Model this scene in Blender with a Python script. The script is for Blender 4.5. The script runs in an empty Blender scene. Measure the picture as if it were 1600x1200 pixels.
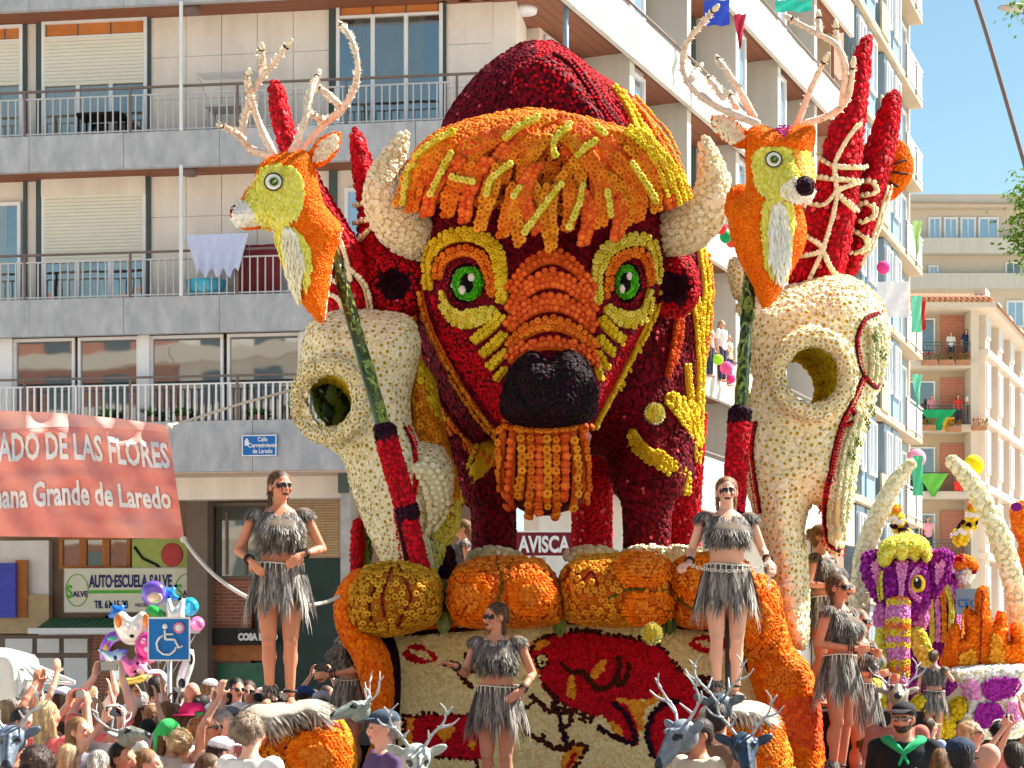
import bpy, bmesh, math, random
import numpy as np
from mathutils import Vector, Matrix, Euler, noise
from mathutils.geometry import delaunay_2d_cdt
rnd = random.Random(7)
npr = np.random.RandomState(7)
S = bpy.context.scene
COL = S.collection
# ---------------------------------------------------------------- camera, sky, sun, exposure
F, HZ, CH = 3000.0, 1040.0, 2.0
cam_d = bpy.data.cameras.new('camera'); cam = bpy.data.objects.new('camera', cam_d); COL.objects.link(cam)
cam.location = (0, 0, CH); cam.rotation_euler = (math.radians(90), 0, 0)
cam_d.sensor_width = 36; cam_d.lens = 36 * F / 1600; cam_d.shift_y = (HZ - 600) / 1600
cam_d.clip_start = 0.5; cam_d.clip_end = 2000
S.camera = cam
SUN_EL, SUN_AZ = math.radians(50), math.radians(67)      # azimuth from +Y towards +X
world = bpy.data.worlds.new('World'); S.world = world; world.use_nodes = True
wn = world.node_tree; bg = wn.nodes['Background']
sky = wn.nodes.new('ShaderNodeTexSky'); sky.sky_type = 'NISHITA'; sky.sun_disc = False
sky.sun_elevation = SUN_EL; sky.sun_rotation = SUN_AZ; sky.air_density = 1.0; sky.dust_density = 0.2; sky.ozone_density = 1.0
tint = wn.nodes.new('ShaderNodeMix'); tint.data_type = 'RGBA'; tint.blend_type = 'MULTIPLY'; tint.inputs[0].default_value = 1.0; tint.inputs[7].default_value = (0.95, 1.06, 0.92, 1)
wn.links.new(sky.outputs[0], tint.inputs[6]); wn.links.new(tint.outputs[2], bg.inputs[0]); bg.inputs[1].default_value = 0.051
sun_d = bpy.data.lights.new('sun', 'SUN'); sun_d.energy = 4.3; sun_d.angle = math.radians(0.5); sun_d.color = (1.0, 0.94, 0.84)
sun = bpy.data.objects.new('sun', sun_d); COL.objects.link(sun)
sv = Vector((math.cos(SUN_EL) * math.sin(SUN_AZ), math.cos(SUN_EL) * math.cos(SUN_AZ), math.sin(SUN_EL)))
sun.rotation_euler = sv.to_track_quat('Z', 'Y').to_euler(); sun.location = (30, 20, 40)
S.view_settings.view_transform = 'Standard'; S.view_settings.look = 'None'
S.view_settings.exposure = 1.78; S.view_settings.gamma = 1.0; S.view_settings.use_curve_mapping = False
S.cycles.max_bounces = 6; S.cycles.diffuse_bounces = 3; S.cycles.glossy_bounces = 3
# ---------------------------------------------------------------- helpers
def P(px, py, Y): return Vector(((px - 800) / F * Y, Y, CH + (HZ - py) / F * Y))
def lin(c):
    c = c / 255.0
    return c / 12.92 if c <= 0.04045 else ((c + 0.055) / 1.055) ** 2.4
def rgb(r, g, b, k=1.0): return (lin(r) * k, lin(g) * k, lin(b) * k, 1.0)
WM = {}
def empty(name, loc=(0, 0, 0), rz=0.0, label=None, cat=None, group=None, kind=None, parent=None):
    o = bpy.data.objects.new(name, None); COL.objects.link(o)
    o.location = loc; o.rotation_euler = (0, 0, rz); o.empty_display_size = 0.2
    WM[o.name] = Matrix.Translation(Vector(loc)) @ Matrix.Rotation(rz, 4, 'Z')
    if parent: o.parent = parent; WM[o.name] = WM[parent.name] @ WM[o.name]
    tag(o, label, cat, group, kind); return o
def tag(o, label=None, cat=None, group=None, kind=None):
    if label: o['label'] = label
    if cat: o['category'] = cat
    if group: o['group'] = group
    if kind: o['kind'] = kind
    return o
def link(name, me, parent=None, kind=None):
    o = bpy.data.objects.new(name, me); COL.objects.link(o)
    WM[o.name] = Matrix.Identity(4)
    if parent: o.parent = parent; WM[o.name] = WM[parent.name].copy()
    if kind: o['kind'] = kind
    return o
def mesh(name, verts, faces, mats, parent=None, world=False, smooth=True, mi=None, kind=None, cols=None, loc=None):
    """ONE mesh object; world=True: verts are world coordinates, brought into the parent's frame"""
    me = bpy.data.meshes.new(name)
    v = np.array([tuple(p) for p in verts], dtype=float).reshape(-1, 3)
    if world and parent is not None:
        M = np.array(WM[parent.name].inverted()); v = v @ M[:3, :3].T + M[:3, 3]
    me.from_pydata(v.tolist(), [], [tuple(f) for f in faces])
    for m in (mats if isinstance(mats, (list, tuple)) else [mats]): me.materials.append(m)
    if mi is not None: me.polygons.foreach_set('material_index', mi)
    if smooth: me.polygons.foreach_set('use_smooth', [True] * len(me.polygons))
    if cols is not None:
        a = me.color_attributes.new('Col', 'FLOAT_COLOR', 'POINT'); a.data.foreach_set('color', np.array(cols, dtype=float).ravel())
    me.update()
    return link(name, me, parent, kind)
def copy_part(src, name, parent, loc=(0, 0, 0), rot=None, scale=None, mat=None):
    o = src.copy(); o.name = name; COL.objects.link(o); o.parent = parent; o.location = loc
    if rot is not None: o.rotation_euler = rot
    if scale is not None: o.scale = scale if hasattr(scale, '__len__') else (scale,) * 3
    return o
def copy_tree(o, parent=None):
    c = o.copy(); COL.objects.link(c); c.parent = parent
    if parent is None: WM[c.name] = WM.get(o.name, Matrix.Identity(4)).copy()
    for ch in list(o.children): copy_tree(ch, c)
    return c
WORK = bpy.data.scenes.new('work')
def baked(o):
    """evaluate one object's modifiers in a scene of its own"""
    WORK.collection.objects.link(o)
    with bpy.context.temp_override(scene=WORK, view_layer=WORK.view_layers[0]):
        dg = bpy.context.evaluated_depsgraph_get(); me = bpy.data.meshes.new_from_object(o.evaluated_get(dg), depsgraph=dg)
    bpy.data.objects.remove(o); return me
# ---------------------------------------------------------------- geometry makers (return verts, faces)
def cat(*parts):
    V, Fc = [], []
    for v, f in parts:
        n = len(V); V += [tuple(p) for p in v]; Fc += [tuple(i + n for i in q) for q in f]
    return V, Fc
def boxg(x0, x1, y0, y1, z0, z1):
    v = [(x, y, z) for z in (z0, z1) for y in (y0, y1) for x in (x0, x1)]
    return v, [(0, 2, 3, 1), (4, 5, 7, 6), (0, 1, 5, 4), (2, 6, 7, 3), (0, 4, 6, 2), (1, 3, 7, 5)]
def box(name, x0, x1, y0, y1, z0, z1, mat, parent=None, bevel=0.0):
    v, f = boxg(min(x0, x1), max(x0, x1), min(y0, y1), max(y0, y1), min(z0, z1), max(z0, z1))
    o = mesh(name, v, f, mat, parent, smooth=False)
    if bevel:
        b = o.modifiers.new('bevel', 'BEVEL'); b.width = bevel; b.segments = 2; b.limit_method = 'NONE'
    return o
def crom(pts, n=6, closed=False):
    pts = [np.array(p, float) for p in pts]; N = len(pts); out = []
    rng = range(N if closed else N - 1)
    for i in rng:
        if closed: a, b, c, d = pts[i - 1], pts[i], pts[(i + 1) % N], pts[(i + 2) % N]
        else: a, b, c, d = pts[max(i - 1, 0)], pts[i], pts[i + 1], pts[min(i + 2, N - 1)]
        for k in range(n):
            t = k / n
            out.append(0.5 * ((2 * b) + (-a + c) * t + (2 * a - 5 * b + 4 * c - d) * t * t + (-a + 3 * b - 3 * c + d) * t ** 3))
    if not closed: out.append(pts[-1])
    return np.array(out)
def tubeg(path, radii, seg=10, cap=True, flat=1.0, up=(0, 1, 0)):
    """tube through 3D points; flat squeezes it along the `up`-ish axis"""
    path = [Vector(p) for p in path]; n = len(path)
    if not hasattr(radii, '__len__'): radii = [radii] * n
    V, Fc = [], []
    u = Vector(up)
    for i, p in enumerate(path):
        t = (path[min(i + 1, n - 1)] - path[max(i - 1, 0)])
        if t.length < 1e-9: t = Vector((0, 0, 1))
        t.normalize()
        a = u - t * u.dot(t)
        if a.length < 1e-3: a = Vector((1, 0, 0.01)) - t * Vector((1, 0, 0.01)).dot(t)
        a.normalize(); b = t.cross(a); u = a
        for k in range(seg):
            an = 2 * math.pi * k / seg
            V.append(p + (a * math.cos(an) * flat + b * math.sin(an)) * radii[i])
    for i in range(n - 1):
        for k in range(seg):
            k2 = (k + 1) % seg
            Fc.append((i * seg + k, i * seg + k2, (i + 1) * seg + k2, (i + 1) * seg + k))
    if cap:
        V.append(path[0] - (path[1] - path[0]).normalized() * radii[0] * 0.5); V.append(path[-1] + (path[-1] - path[-2]).normalized() * radii[-1] * 0.6)
        a, b = len(V) - 2, len(V) - 1
        for k in range(seg):
            k2 = (k + 1) % seg
            Fc.append((a, k2, k)); Fc.append((b, (n - 1) * seg + k, (n - 1) * seg + k2))
    return V, Fc
def tube_px(pts, n=6, Y=None):
    """pts (px, py, Y, radius_px) -> smooth 3D path and radii in metres"""
    c = crom(pts, n); return [P(a[0], a[1], a[2]) for a in c], [a[3] * a[2] / F for a in c]
def ellg(c, r, seg=16, rings=10, rot=None):
    V, Fc = [], []
    for i in range(rings + 1):
        th = math.pi * i / rings
        for k in range(seg):
            ph = 2 * math.pi * k / seg
            v = Vector((r[0] * math.sin(th) * math.cos(ph), r[1] * math.sin(th) * math.sin(ph), r[2] * math.cos(th)))
            if rot is not None: v = rot @ v
            V.append((c[0] + v.x, c[1] + v.y, c[2] + v.z))
    for i in range(rings):
        for k in range(seg):
            k2 = (k + 1) % seg; Fc.append((i * seg + k, (i + 1) * seg + k, (i + 1) * seg + k2, i * seg + k2))
    return V, Fc
def capsg(p, q, r1, r2, seg=12):
    p, q = Vector(p), Vector(q); d = (q - p); L = d.length; d = d / L if L > 1e-6 else Vector((0, 0, 1))
    path, rad = [], []
    for k in range(4): a = math.pi / 2 * (1 - k / 4); path.append(p - d * r1 * math.sin(a)); rad.append(max(r1 * math.cos(a), 1e-4))
    for k in range(5): t = k / 4; path.append(p + (q - p) * t); rad.append(r1 + (r2 - r1) * t)
    for k in range(1, 5): a = math.pi / 2 * k / 4; path.append(q + d * r2 * math.sin(a)); rad.append(max(r2 * math.cos(a), 1e-4))
    return tubeg(path, rad, seg)
def loftg(rings, seg=20, cap=True):
    """rings (z, rx, ry, cx, cy, [power]) stacked up"""
    V, Fc = [], []
    for r in rings:
        z, rx, ry, cx, cy = r[:5]
        for k in range(seg):
            a = 2 * math.pi * k / seg; V.append((cx + rx * math.cos(a), cy + ry * math.sin(a), z))
    n = len(rings)
    for i in range(n - 1):
        for k in range(seg):
            k2 = (k + 1) % seg; Fc.append((i * seg + k, i * seg + k2, (i + 1) * seg + k2, (i + 1) * seg + k))
    if cap: Fc.append(tuple(reversed(range(seg)))); Fc.append(tuple(range((n - 1) * seg, n * seg)))
    return V, Fc
# ---------------------------------------------------------------- polygons, puffed-up shapes
def inside(px, py, poly):
    px = np.asarray(px, float); py = np.asarray(py, float); r = np.zeros(px.shape, bool)
    x, y = poly[:, 0], poly[:, 1]; j = len(poly) - 1
    for i in range(len(poly)):
        c = ((y[i] > py) != (y[j] > py)) & (px < (x[j] - x[i]) * (py - y[i]) / (y[j] - y[i] + 1e-12) + x[i]); r ^= c; j = i
    return r
def edist(px, py, poly):
    p = np.stack([np.asarray(px, float).ravel(), np.asarray(py, float).ravel()], 1); best = np.full(len(p), 1e9)
    for i in range(len(poly)):
        a, b = poly[i - 1], poly[i]; ab = b - a; t = np.clip(((p - a) @ ab) / (ab @ ab + 1e-9), 0, 1)
        best = np.minimum(best, np.hypot(*(p - (a + t[:, None] * ab)).T))
    return best.reshape(np.shape(px))
def resample(poly, step):
    poly = np.asarray(poly, float); out = []
    for i in range(len(poly)):
        a, b = poly[i], poly[(i + 1) % len(poly)]; L = np.hypot(*(b - a)); n = max(1, int(round(L / step)))
        for k in range(n): out.append(a + (b - a) * k / n)
    return np.array(out)
class Puff:
    """a solid with a given front outline, own distance, size and thickness"""
    def __init__(s, pts, Y, T, R, back=None, extra=None, smooth=4, g=9.0, tilt=None):
        s.poly = crom(pts, smooth, True) if smooth else np.array(pts, float)
        s.poly = resample(s.poly, g); s.Y, s.T, s.R, s.back, s.extra, s.g, s.tilt = Y, T, R, (T if back is None else back), extra, g, tilt
    def h(s, px, py):
        d = edist(px, py, s.poly) * np.where(inside(px, py, s.poly), 1, 0); k = np.clip(d / s.R, 0, 1)
        r = np.sqrt(1 - (1 - k) ** 2); hh = s.T * r
        if s.extra is not None: hh = hh + s.extra(np.asarray(px, float), np.asarray(py, float)) * r
        return hh
    def base(s, px, py): return s.Y + (s.tilt(px, py) if s.tilt is not None else 0)
    def at(s, px, py, off=0.0):
        y = float(s.base(px, py)) - float(s.h(np.array([px], float), np.array([py], float))[0]) - off
        return P(px, py, y)
    def geo(s):
        lo, hi = s.poly.min(0), s.poly.max(0); g = s.g; pts = []
        yy = lo[1]; row = 0
        while yy < hi[1]:
            xs = np.arange(lo[0] + (g / 2 if row % 2 else 0), hi[0], g); pts += [(x, yy) for x in xs]; yy += g * 0.87; row += 1
        pts = np.array(pts); m = inside(pts[:, 0], pts[:, 1], s.poly); pts = pts[m]; m = edist(pts[:, 0], pts[:, 1], s.poly) > g * 0.45; pts = pts[m]
        nb = len(s.poly); allp = np.vstack([s.poly, pts])
        r = delaunay_2d_cdt([Vector(p) for p in allp], [], [list(range(nb))], 1, 1e-4)
        v2 = np.array([tuple(v) for v in r[0]]); tr = [tuple(f) for f in r[2]]
        d = edist(v2[:, 0], v2[:, 1], s.poly); isb = d < 1e-3
        h = np.where(isb, 0, s.h(v2[:, 0], v2[:, 1])); k = np.clip(d / s.R, 0, 1); hb = s.back * np.sqrt(1 - (1 - k) ** 2)
        b = s.base(v2[:, 0], v2[:, 1]) + np.zeros(len(v2))
        V = [P(a[0], a[1], y) for a, y in zip(v2, b - h)]; idx = {}
        for i in range(len(v2)):
            if isb[i]: idx[i] = i
            else: idx[i] = len(V); q = P(v2[i][0], v2[i][1], b[i]); V.append(q + Vector((0, hb[i], 0)))
        a0 = v2[tr[0][1]] - v2[tr[0][0]]; a1 = v2[tr[0][2]] - v2[tr[0][0]]; cw = a0[0] * a1[1] - a0[1] * a1[0]
        fr = tr if cw < 0 else [t[::-1] for t in tr]
        Fc = list(fr) + [tuple(idx[i] for i in reversed(t)) for t in fr]
        s.nfront = len(fr); return V, Fc
def px_of(p):
    p = np.asarray(p, float); return 800 + F * p[:, 0] / p[:, 1], HZ - F * (p[:, 2] - CH) / p[:, 1]
def scatter(V, Fc, sp, cull=-0.35, seed=1, dens=5.0):
    """evenly spread points (world) with normals over a surface"""
    rs = np.random.RandomState(seed); V = np.array([tuple(v) for v in V]); T = []
    for f in Fc:
        for k in range(1, len(f) - 1): T.append((f[0], f[k], f[k + 1]))
    T = np.array(T); a, b, c = V[T[:, 0]], V[T[:, 1]], V[T[:, 2]]; n = np.cross(b - a, c - a); ar = np.linalg.norm(n, axis=1) + 1e-12
    fn = n / ar[:, None]
    vn = np.zeros_like(V)                       # smooth vertex normals
    for k in range(3): np.add.at(vn, T[:, k], n)
    vn /= (np.linalg.norm(vn, axis=1) + 1e-12)[:, None]
    ctr = (a + b + c) / 3 - np.array([0, 0, CH]); ctr /= np.linalg.norm(ctr, axis=1)[:, None]
    w = ar * (((fn * ctr).sum(1)) < -cull); tot = w.sum() / 2
    N = int(tot / (sp * sp) * dens) + 5; i = rs.choice(len(T), N, p=w / w.sum()); u, v = rs.rand(N), rs.rand(N); m = u + v > 1; u[m], v[m] = 1 - u[m], 1 - v[m]
    p = a[i] + (b - a)[i] * u[:, None] + (c - a)[i] * v[:, None]
    nn = vn[T[i, 0]] * (1 - u - v)[:, None] + vn[T[i, 1]] * u[:, None] + vn[T[i, 2]] * v[:, None]; nn /= (np.linalg.norm(nn, axis=1) + 1e-9)[:, None]
    grid = {}; keep = []; q = np.floor(p / sp).astype(int); r2 = (sp * 0.82) ** 2; pl = p.tolist(); ql = q.tolist()
    for j in range(N):
        x, y, z = ql[j]; P0 = pl[j]; ok = True
        for dx in (-1, 0, 1):
            for dy in (-1, 0, 1):
                for dz in (-1, 0, 1):
                    for o in grid.get((x + dx, y + dy, z + dz), ()):
                        if (P0[0] - o[0]) ** 2 + (P0[1] - o[1]) ** 2 + (P0[2] - o[2]) ** 2 < r2: ok = False; break
                    if not ok: break
                if not ok: break
            if not ok: break
        if ok: grid.setdefault((x, y, z), []).append(P0); keep.append(j)
    return p[keep], nn[keep]
# ---------------------------------------------------------------- materials
def nt(name):
    m = bpy.data.materials.new(name); m.use_nodes = True; t = m.node_tree; return m, t, t.nodes['Principled BSDF']
def N(t, ty, **kw):
    n = t.nodes.new(ty)
    for k, v in kw.items():
        if hasattr(n, k) and not k[0].isupper(): setattr(n, k, v)
        else: n.inputs[k].default_value = v
    return n
def mat(name, col, rough=0.7, var=0.12, vs=6.0, bump=0.0, bs=60.0, spec=0.3, metal=0.0, col2=None, streak=None, coord='Object', emit=0.0, trans=0.0):
    m, t, b = nt(name); b.inputs['Roughness'].default_value = rough; b.inputs['Specular IOR Level'].default_value = spec; b.inputs['Metallic'].default_value = metal
    tc = N(t, 'ShaderNodeTexCoord'); mp = N(t, 'ShaderNodeMapping'); t.links.new(tc.outputs[coord], mp.inputs[0])
    if streak: mp.inputs['Scale'].default_value = streak
    no = N(t, 'ShaderNodeTexNoise', Scale=vs, Detail=5.0, Roughness=0.6); t.links.new(mp.outputs[0], no.inputs['Vector'])
    cr = N(t, 'ShaderNodeValToRGB'); c2 = col2 or tuple(min(1, c * (1 + var)) for c in col[:3]) + (1,); c1 = tuple(c * (1 - var) for c in col[:3]) + (1,) if col2 is None else col
    cr.color_ramp.elements[0].position = 0.3; cr.color_ramp.elements[1].position = 0.7
    cr.color_ramp.elements[0].color = c1; cr.color_ramp.elements[1].color = c2
    t.links.new(no.outputs[0], cr.inputs[0]); t.links.new(cr.outputs[0], b.inputs['Base Color'])
    if bump:
        n2 = N(t, 'ShaderNodeTexNoise', Scale=bs, Detail=4.0); t.links.new(tc.outputs[coord], n2.inputs['Vector'])
        bp = N(t, 'ShaderNodeBump', Strength=bump, Distance=0.02); t.links.new(n2.outputs[0], bp.inputs['Height']); t.links.new(bp.outputs[0], b.inputs['Normal'])
    if emit: b.inputs['Emission Color'].default_value = col; b.inputs['Emission Strength'].default_value = emit
    if trans: b.inputs['Transmission Weight'].default_value = trans
    return m
def flower_mat(name, col, hue=0.015, val=0.25, col2=None, trans=0.12):
    """petals: colour drawn per flower between two tones"""
    m, t, b = nt(name); b.inputs['Roughness'].default_value = 0.75; b.inputs['Specular IOR Level'].default_value = 0.15
    oi = N(t, 'ShaderNodeObjectInfo'); cr = N(t, 'ShaderNodeValToRGB'); e = cr.color_ramp.elements
    c2 = col2 or tuple(min(1, c * (1 + val)) for c in col[:3]) + (1,)
    e[0].position = 0; e[0].color = tuple(c * (1 - val) for c in col[:3]) + (1,); e[1].position = 1; e[1].color = c2
    t.links.new(oi.outputs['Random'], cr.inputs[0]); t.links.new(cr.outputs[0], b.inputs['Base Color'])
    tr = N(t, 'ShaderNodeBsdfTranslucent'); t.links.new(cr.outputs[0], tr.inputs[0]); mx = N(t, 'ShaderNodeMixShader'); mx.inputs[0].default_value = trans
    t.links.new(b.outputs[0], mx.inputs[1]); t.links.new(tr.outputs[0], mx.inputs[2]); t.links.new(mx.outputs[0], t.nodes['Material Output'].inputs[0])
    return m
def vc_mat(name, rough=0.55, sss=0.0, bump=0.0, bs=80, tint=None, spec=0.3, trans=0.0):
    m, t, b = nt(name); a = N(t, 'ShaderNodeVertexColor', layer_name='Col'); b.inputs['Roughness'].default_value = rough; b.inputs['Specular IOR Level'].default_value = spec
    t.links.new(a.outputs[0], b.inputs['Base Color'])
    if sss: b.inputs['Subsurface Weight'].default_value = sss; b.inputs['Subsurface Radius'].default_value = (0.02, 0.008, 0.004); b.inputs['Subsurface Scale'].default_value = 0.5
    if bump:
        tc = N(t, 'ShaderNodeTexCoord'); n2 = N(t, 'ShaderNodeTexNoise', Scale=float(bs), Detail=4.0); t.links.new(tc.outputs['Object'], n2.inputs['Vector'])
        bp = N(t, 'ShaderNodeBump', Strength=bump, Distance=0.01); t.links.new(n2.outputs[0], bp.inputs['Height']); t.links.new(bp.outputs[0], b.inputs['Normal'])
    return m
def glass_mat(name, col, refl=0.45, wav=0.35, ws=1.6, rough=0.02):
    m, t, b = nt(name); b.inputs['Base Color'].default_value = col; b.inputs['Roughness'].default_value = 0.5
    gl = N(t, 'ShaderNodeBsdfGlossy'); gl.inputs['Roughness'].default_value = rough; gl.inputs['Color'].default_value = (0.9, 0.93, 0.95, 1)
    tc = N(t, 'ShaderNodeTexCoord'); n2 = N(t, 'ShaderNodeTexNoise', Scale=ws, Detail=2.0); t.links.new(tc.outputs['Object'], n2.inputs['Vector'])
    bp = N(t, 'ShaderNodeBump', Strength=wav, Distance=0.03); t.links.new(n2.outputs[0], bp.inputs['Height']); t.links.new(bp.outputs[0], gl.inputs['Normal'])
    lw = N(t, 'ShaderNodeLayerWeight', Blend=0.35); mr = N(t, 'ShaderNodeMapRange'); mr.inputs['To Min'].default_value = refl; mr.inputs['To Max'].default_value = 1.0
    t.links.new(lw.outputs['Fresnel'], mr.inputs[0]); mx = N(t, 'ShaderNodeMixShader'); t.links.new(mr.outputs[0], mx.inputs[0])
    t.links.new(b.outputs[0], mx.inputs[1]); t.links.new(gl.outputs[0], mx.inputs[2]); t.links.new(mx.outputs[0], t.nodes['Material Output'].inputs[0])
    return m
def clear_glass(name, refl=.3):
    m, t, b = nt(name); tr = N(t, 'ShaderNodeBsdfTransparent'); tr.inputs[0].default_value = (.82, .86, .84, 1); gl = N(t, 'ShaderNodeBsdfGlossy'); gl.inputs['Roughness'].default_value = .03
    tc = N(t, 'ShaderNodeTexCoord'); n2 = N(t, 'ShaderNodeTexNoise', Scale=1.3, Detail=2.0); t.links.new(tc.outputs['Object'], n2.inputs['Vector']); bp = N(t, 'ShaderNodeBump', Strength=.25, Distance=.03); t.links.new(n2.outputs[0], bp.inputs['Height']); t.links.new(bp.outputs[0], gl.inputs['Normal'])
    lw = N(t, 'ShaderNodeLayerWeight', Blend=.35); mr = N(t, 'ShaderNodeMapRange'); mr.inputs['To Min'].default_value = refl; t.links.new(lw.outputs['Fresnel'], mr.inputs[0]); mx = N(t, 'ShaderNodeMixShader'); t.links.new(mr.outputs[0], mx.inputs[0]); t.links.new(tr.outputs[0], mx.inputs[1]); t.links.new(gl.outputs[0], mx.inputs[2]); t.links.new(mx.outputs[0], t.nodes['Material Output'].inputs[0]); return m
def brick_mat(name, c1, c2, mortar, scale=1.0, bw=0.24, bh=0.065):
    m, t, b = nt(name); b.inputs['Roughness'].default_value = 0.85
    tc = N(t, 'ShaderNodeTexCoord'); sx = N(t, 'ShaderNodeSeparateXYZ'); cx = N(t, 'ShaderNodeCombineXYZ'); t.links.new(tc.outputs['Object'], sx.inputs[0])
    t.links.new(sx.outputs[0], cx.inputs[0]); t.links.new(sx.outputs[2], cx.inputs[1])
    br = N(t, 'ShaderNodeTexBrick'); br.inputs['Color1'].default_value = c1; br.inputs['Color2'].default_value = c2; br.inputs['Mortar'].default_value = mortar
    br.inputs['Scale'].default_value = 1.0; br.inputs['Brick Width'].default_value = bw; br.inputs['Row Height'].default_value = bh; br.inputs['Mortar Size'].default_value = 0.008
    t.links.new(cx.outputs[0], br.inputs['Vector']); t.links.new(br.outputs[0], b.inputs['Base Color'])
    bp = N(t, 'ShaderNodeBump', Strength=0.6, Distance=0.01); bp.invert = True; t.links.new(br.outputs['Fac'], bp.inputs['Height']); t.links.new(bp.outputs[0], b.inputs['Normal'])
    return m
# ---------------------------------------------------------------- flowers
FT = {}
def template(name, V, Fc, mats, mi, flat=False):
    me = bpy.data.meshes.new(name); me.from_pydata([tuple(v) for v in V], [], [tuple(f) for f in Fc])
    for m in mats: me.materials.append(m)
    me.polygons.foreach_set('material_index', mi)
    if not flat: me.polygons.foreach_set('use_smooth', [True] * len(me.polygons))
    o = bpy.data.objects.new(name, me); FT[name] = o; return o
def rose(name, pm, cm, prof, seg=12, wob=0.12, nc=1):
    V, Fc, mi = [], [], []
    for i, (r, z) in enumerate(prof):
        for k in range(seg):
            a = 2 * math.pi * (k + 0.5 * (i % 2)) / seg; rr = r * (1 + (wob if k % 2 else -wob) * (1 if i < len(prof) - 2 else 0.3)); V.append((rr * math.cos(a), rr * math.sin(a), z + 0.05 * (1 if k % 2 else -1) * r))
    for i in range(len(prof) - 1):
        for k in range(seg):
            k2 = (k + 1) % seg; Fc.append((i * seg + k, i * seg + k2, (i + 1) * seg + k2, (i + 1) * seg + k)); mi.append(1 if i >= len(prof) - 1 - nc else 0)
    V.append((0, 0, prof[-1][1] * 0.96)); c = len(V) - 1
    for k in range(seg): Fc.append(((len(prof) - 1) * seg + k, (len(prof) - 1) * seg + (k + 1) % seg, c)); mi.append(1)
    return template(name, V, Fc, [pm, cm], mi)
BTN = [(0.75, -0.25), (1.0, 0.1), (0.92, 0.42), (0.6, 0.62), (0.36, 0.52), (0.24, 0.44)]
DSY = [(0.3, -0.1), (1.0, 0.12), (0.62, 0.24), (0.36, 0.2), (0.34, 0.34), (0.18, 0.4)]
def fuzz(name, m, seed=1, sub=1, am=0.35):
    bm = bmesh.new(); bmesh.ops.create_icosphere(bm, subdivisions=sub, radius=1.0); rs = random.Random(seed)
    for v in bm.verts: v.co *= 1 + am * (rs.random() - 0.5) * 2; v.co.z = v.co.z * 0.6 + 0.15
    bm.verts.index_update(); V = [tuple(v.co) for v in bm.verts]; Fc = [[v.index for v in f.verts] for f in bm.faces]; bm.free()
    return template(name, V, Fc, [m], [0] * len(Fc), flat=True)
_GN = {}
def gn_group(tpl):
    if tpl.name in _GN: return _GN[tpl.name]
    g = bpy.data.node_groups.new('flowers_' + tpl.name, 'GeometryNodeTree')
    g.interface.new_socket('Geometry', in_out='INPUT', socket_type='NodeSocketGeometry'); g.interface.new_socket('Geometry', in_out='OUTPUT', socket_type='NodeSocketGeometry')
    gi = g.nodes.new('NodeGroupInput'); go = g.nodes.new('NodeGroupOutput'); oi = g.nodes.new('GeometryNodeObjectInfo'); oi.inputs['Object'].default_value = tpl; oi.inputs['As Instance'].default_value = True
    ip = g.nodes.new('GeometryNodeInstanceOnPoints')
    nr = g.nodes.new('GeometryNodeInputNamedAttribute'); nr.data_type = 'FLOAT_VECTOR'; nr.inputs['Name'].default_value = 'rot'
    sc = g.nodes.new('GeometryNodeInputNamedAttribute'); sc.data_type = 'FLOAT'; sc.inputs['Name'].default_value = 'scl'
    L = g.links.new
    L(gi.outputs[0], ip.inputs['Points']); L(oi.outputs['Geometry'], ip.inputs['Instance']); L(nr.outputs[0], ip.inputs['Rotation']); L(sc.outputs[0], ip.inputs['Scale']); L(ip.outputs[0], go.inputs[0])
    _GN[tpl.name] = g; return g
def eul(n, spin):
    q = Vector(n).to_track_quat('Z', 'Y') @ Euler((0, 0, spin)).to_quaternion(); return tuple(q.to_euler())
def flowers(name, pts, nrm, size, tpl, parent, parts=0, jit=0.15, sink=0.0, pname=None):
    """every flower is geometry; the first `parts` (best seen) are objects of their own, the rest one stuff object"""
    if len(pts) == 0: return None
    tpl = FT[tpl] if isinstance(tpl, str) else tpl
    M = WM[parent.name].inverted(); Mi = np.array(M); p = np.asarray(pts, float); nn = np.asarray(nrm, float)
    p = p + nn * sink; p = p @ Mi[:3, :3].T + Mi[:3, 3]; n2 = nn @ Mi[:3, :3].T
    n2 = n2 + npr.normal(0, 0.12, n2.shape); sz = size * (1 + jit * (npr.rand(len(p)) * 2 - 1)); sp = npr.rand(len(p)) * 6.28
    rot = [eul(a, s) for a, s in zip(n2, sp)]
    order = list(range(len(p))); k = 0
    if parts:
        order.sort(key=lambda i: nn[i][1]); k = min(parts, len(p))
        for i in order[:k]:
            o = bpy.data.objects.new(pname or 'flower', tpl.data); COL.objects.link(o); o.parent = parent; o.location = p[i]; o.rotation_euler = rot[i]; o.scale = (sz[i],) * 3
    r = order[k:]
    if not r: return None
    me = bpy.data.meshes.new(name); me.from_pydata([tuple(p[i]) for i in r], [], [])
    a = me.attributes.new('rot', 'FLOAT_VECTOR', 'POINT'); a.data.foreach_set('vector', np.array([rot[i] for i in r]).ravel())
    b = me.attributes.new('scl', 'FLOAT', 'POINT'); b.data.foreach_set('value', sz[r])
    o = link(name, me, parent, 'stuff'); md = o.modifiers.new('flowers', 'NODES'); md.node_group = gn_group(tpl); return o
FM = {}
def fm(name, c, c2=None, val=0.2): FM[name] = flower_mat(name, c, val=val, col2=c2); return FM[name]
fm('wine', rgb(94, 5, 25), rgb(140, 9, 38)); fm('crimson', rgb(180, 6, 22), rgb(226, 16, 42)); fm('rose', rgb(235, 90, 100))
fm('orange', rgb(240, 112, 22), rgb(252, 152, 44)); fm('redorange', rgb(238, 84, 36), rgb(250, 112, 50)); fm('amber', rgb(236, 138, 24), rgb(250, 176, 50)); fm('amber_eye', rgb(196, 84, 10))
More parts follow.
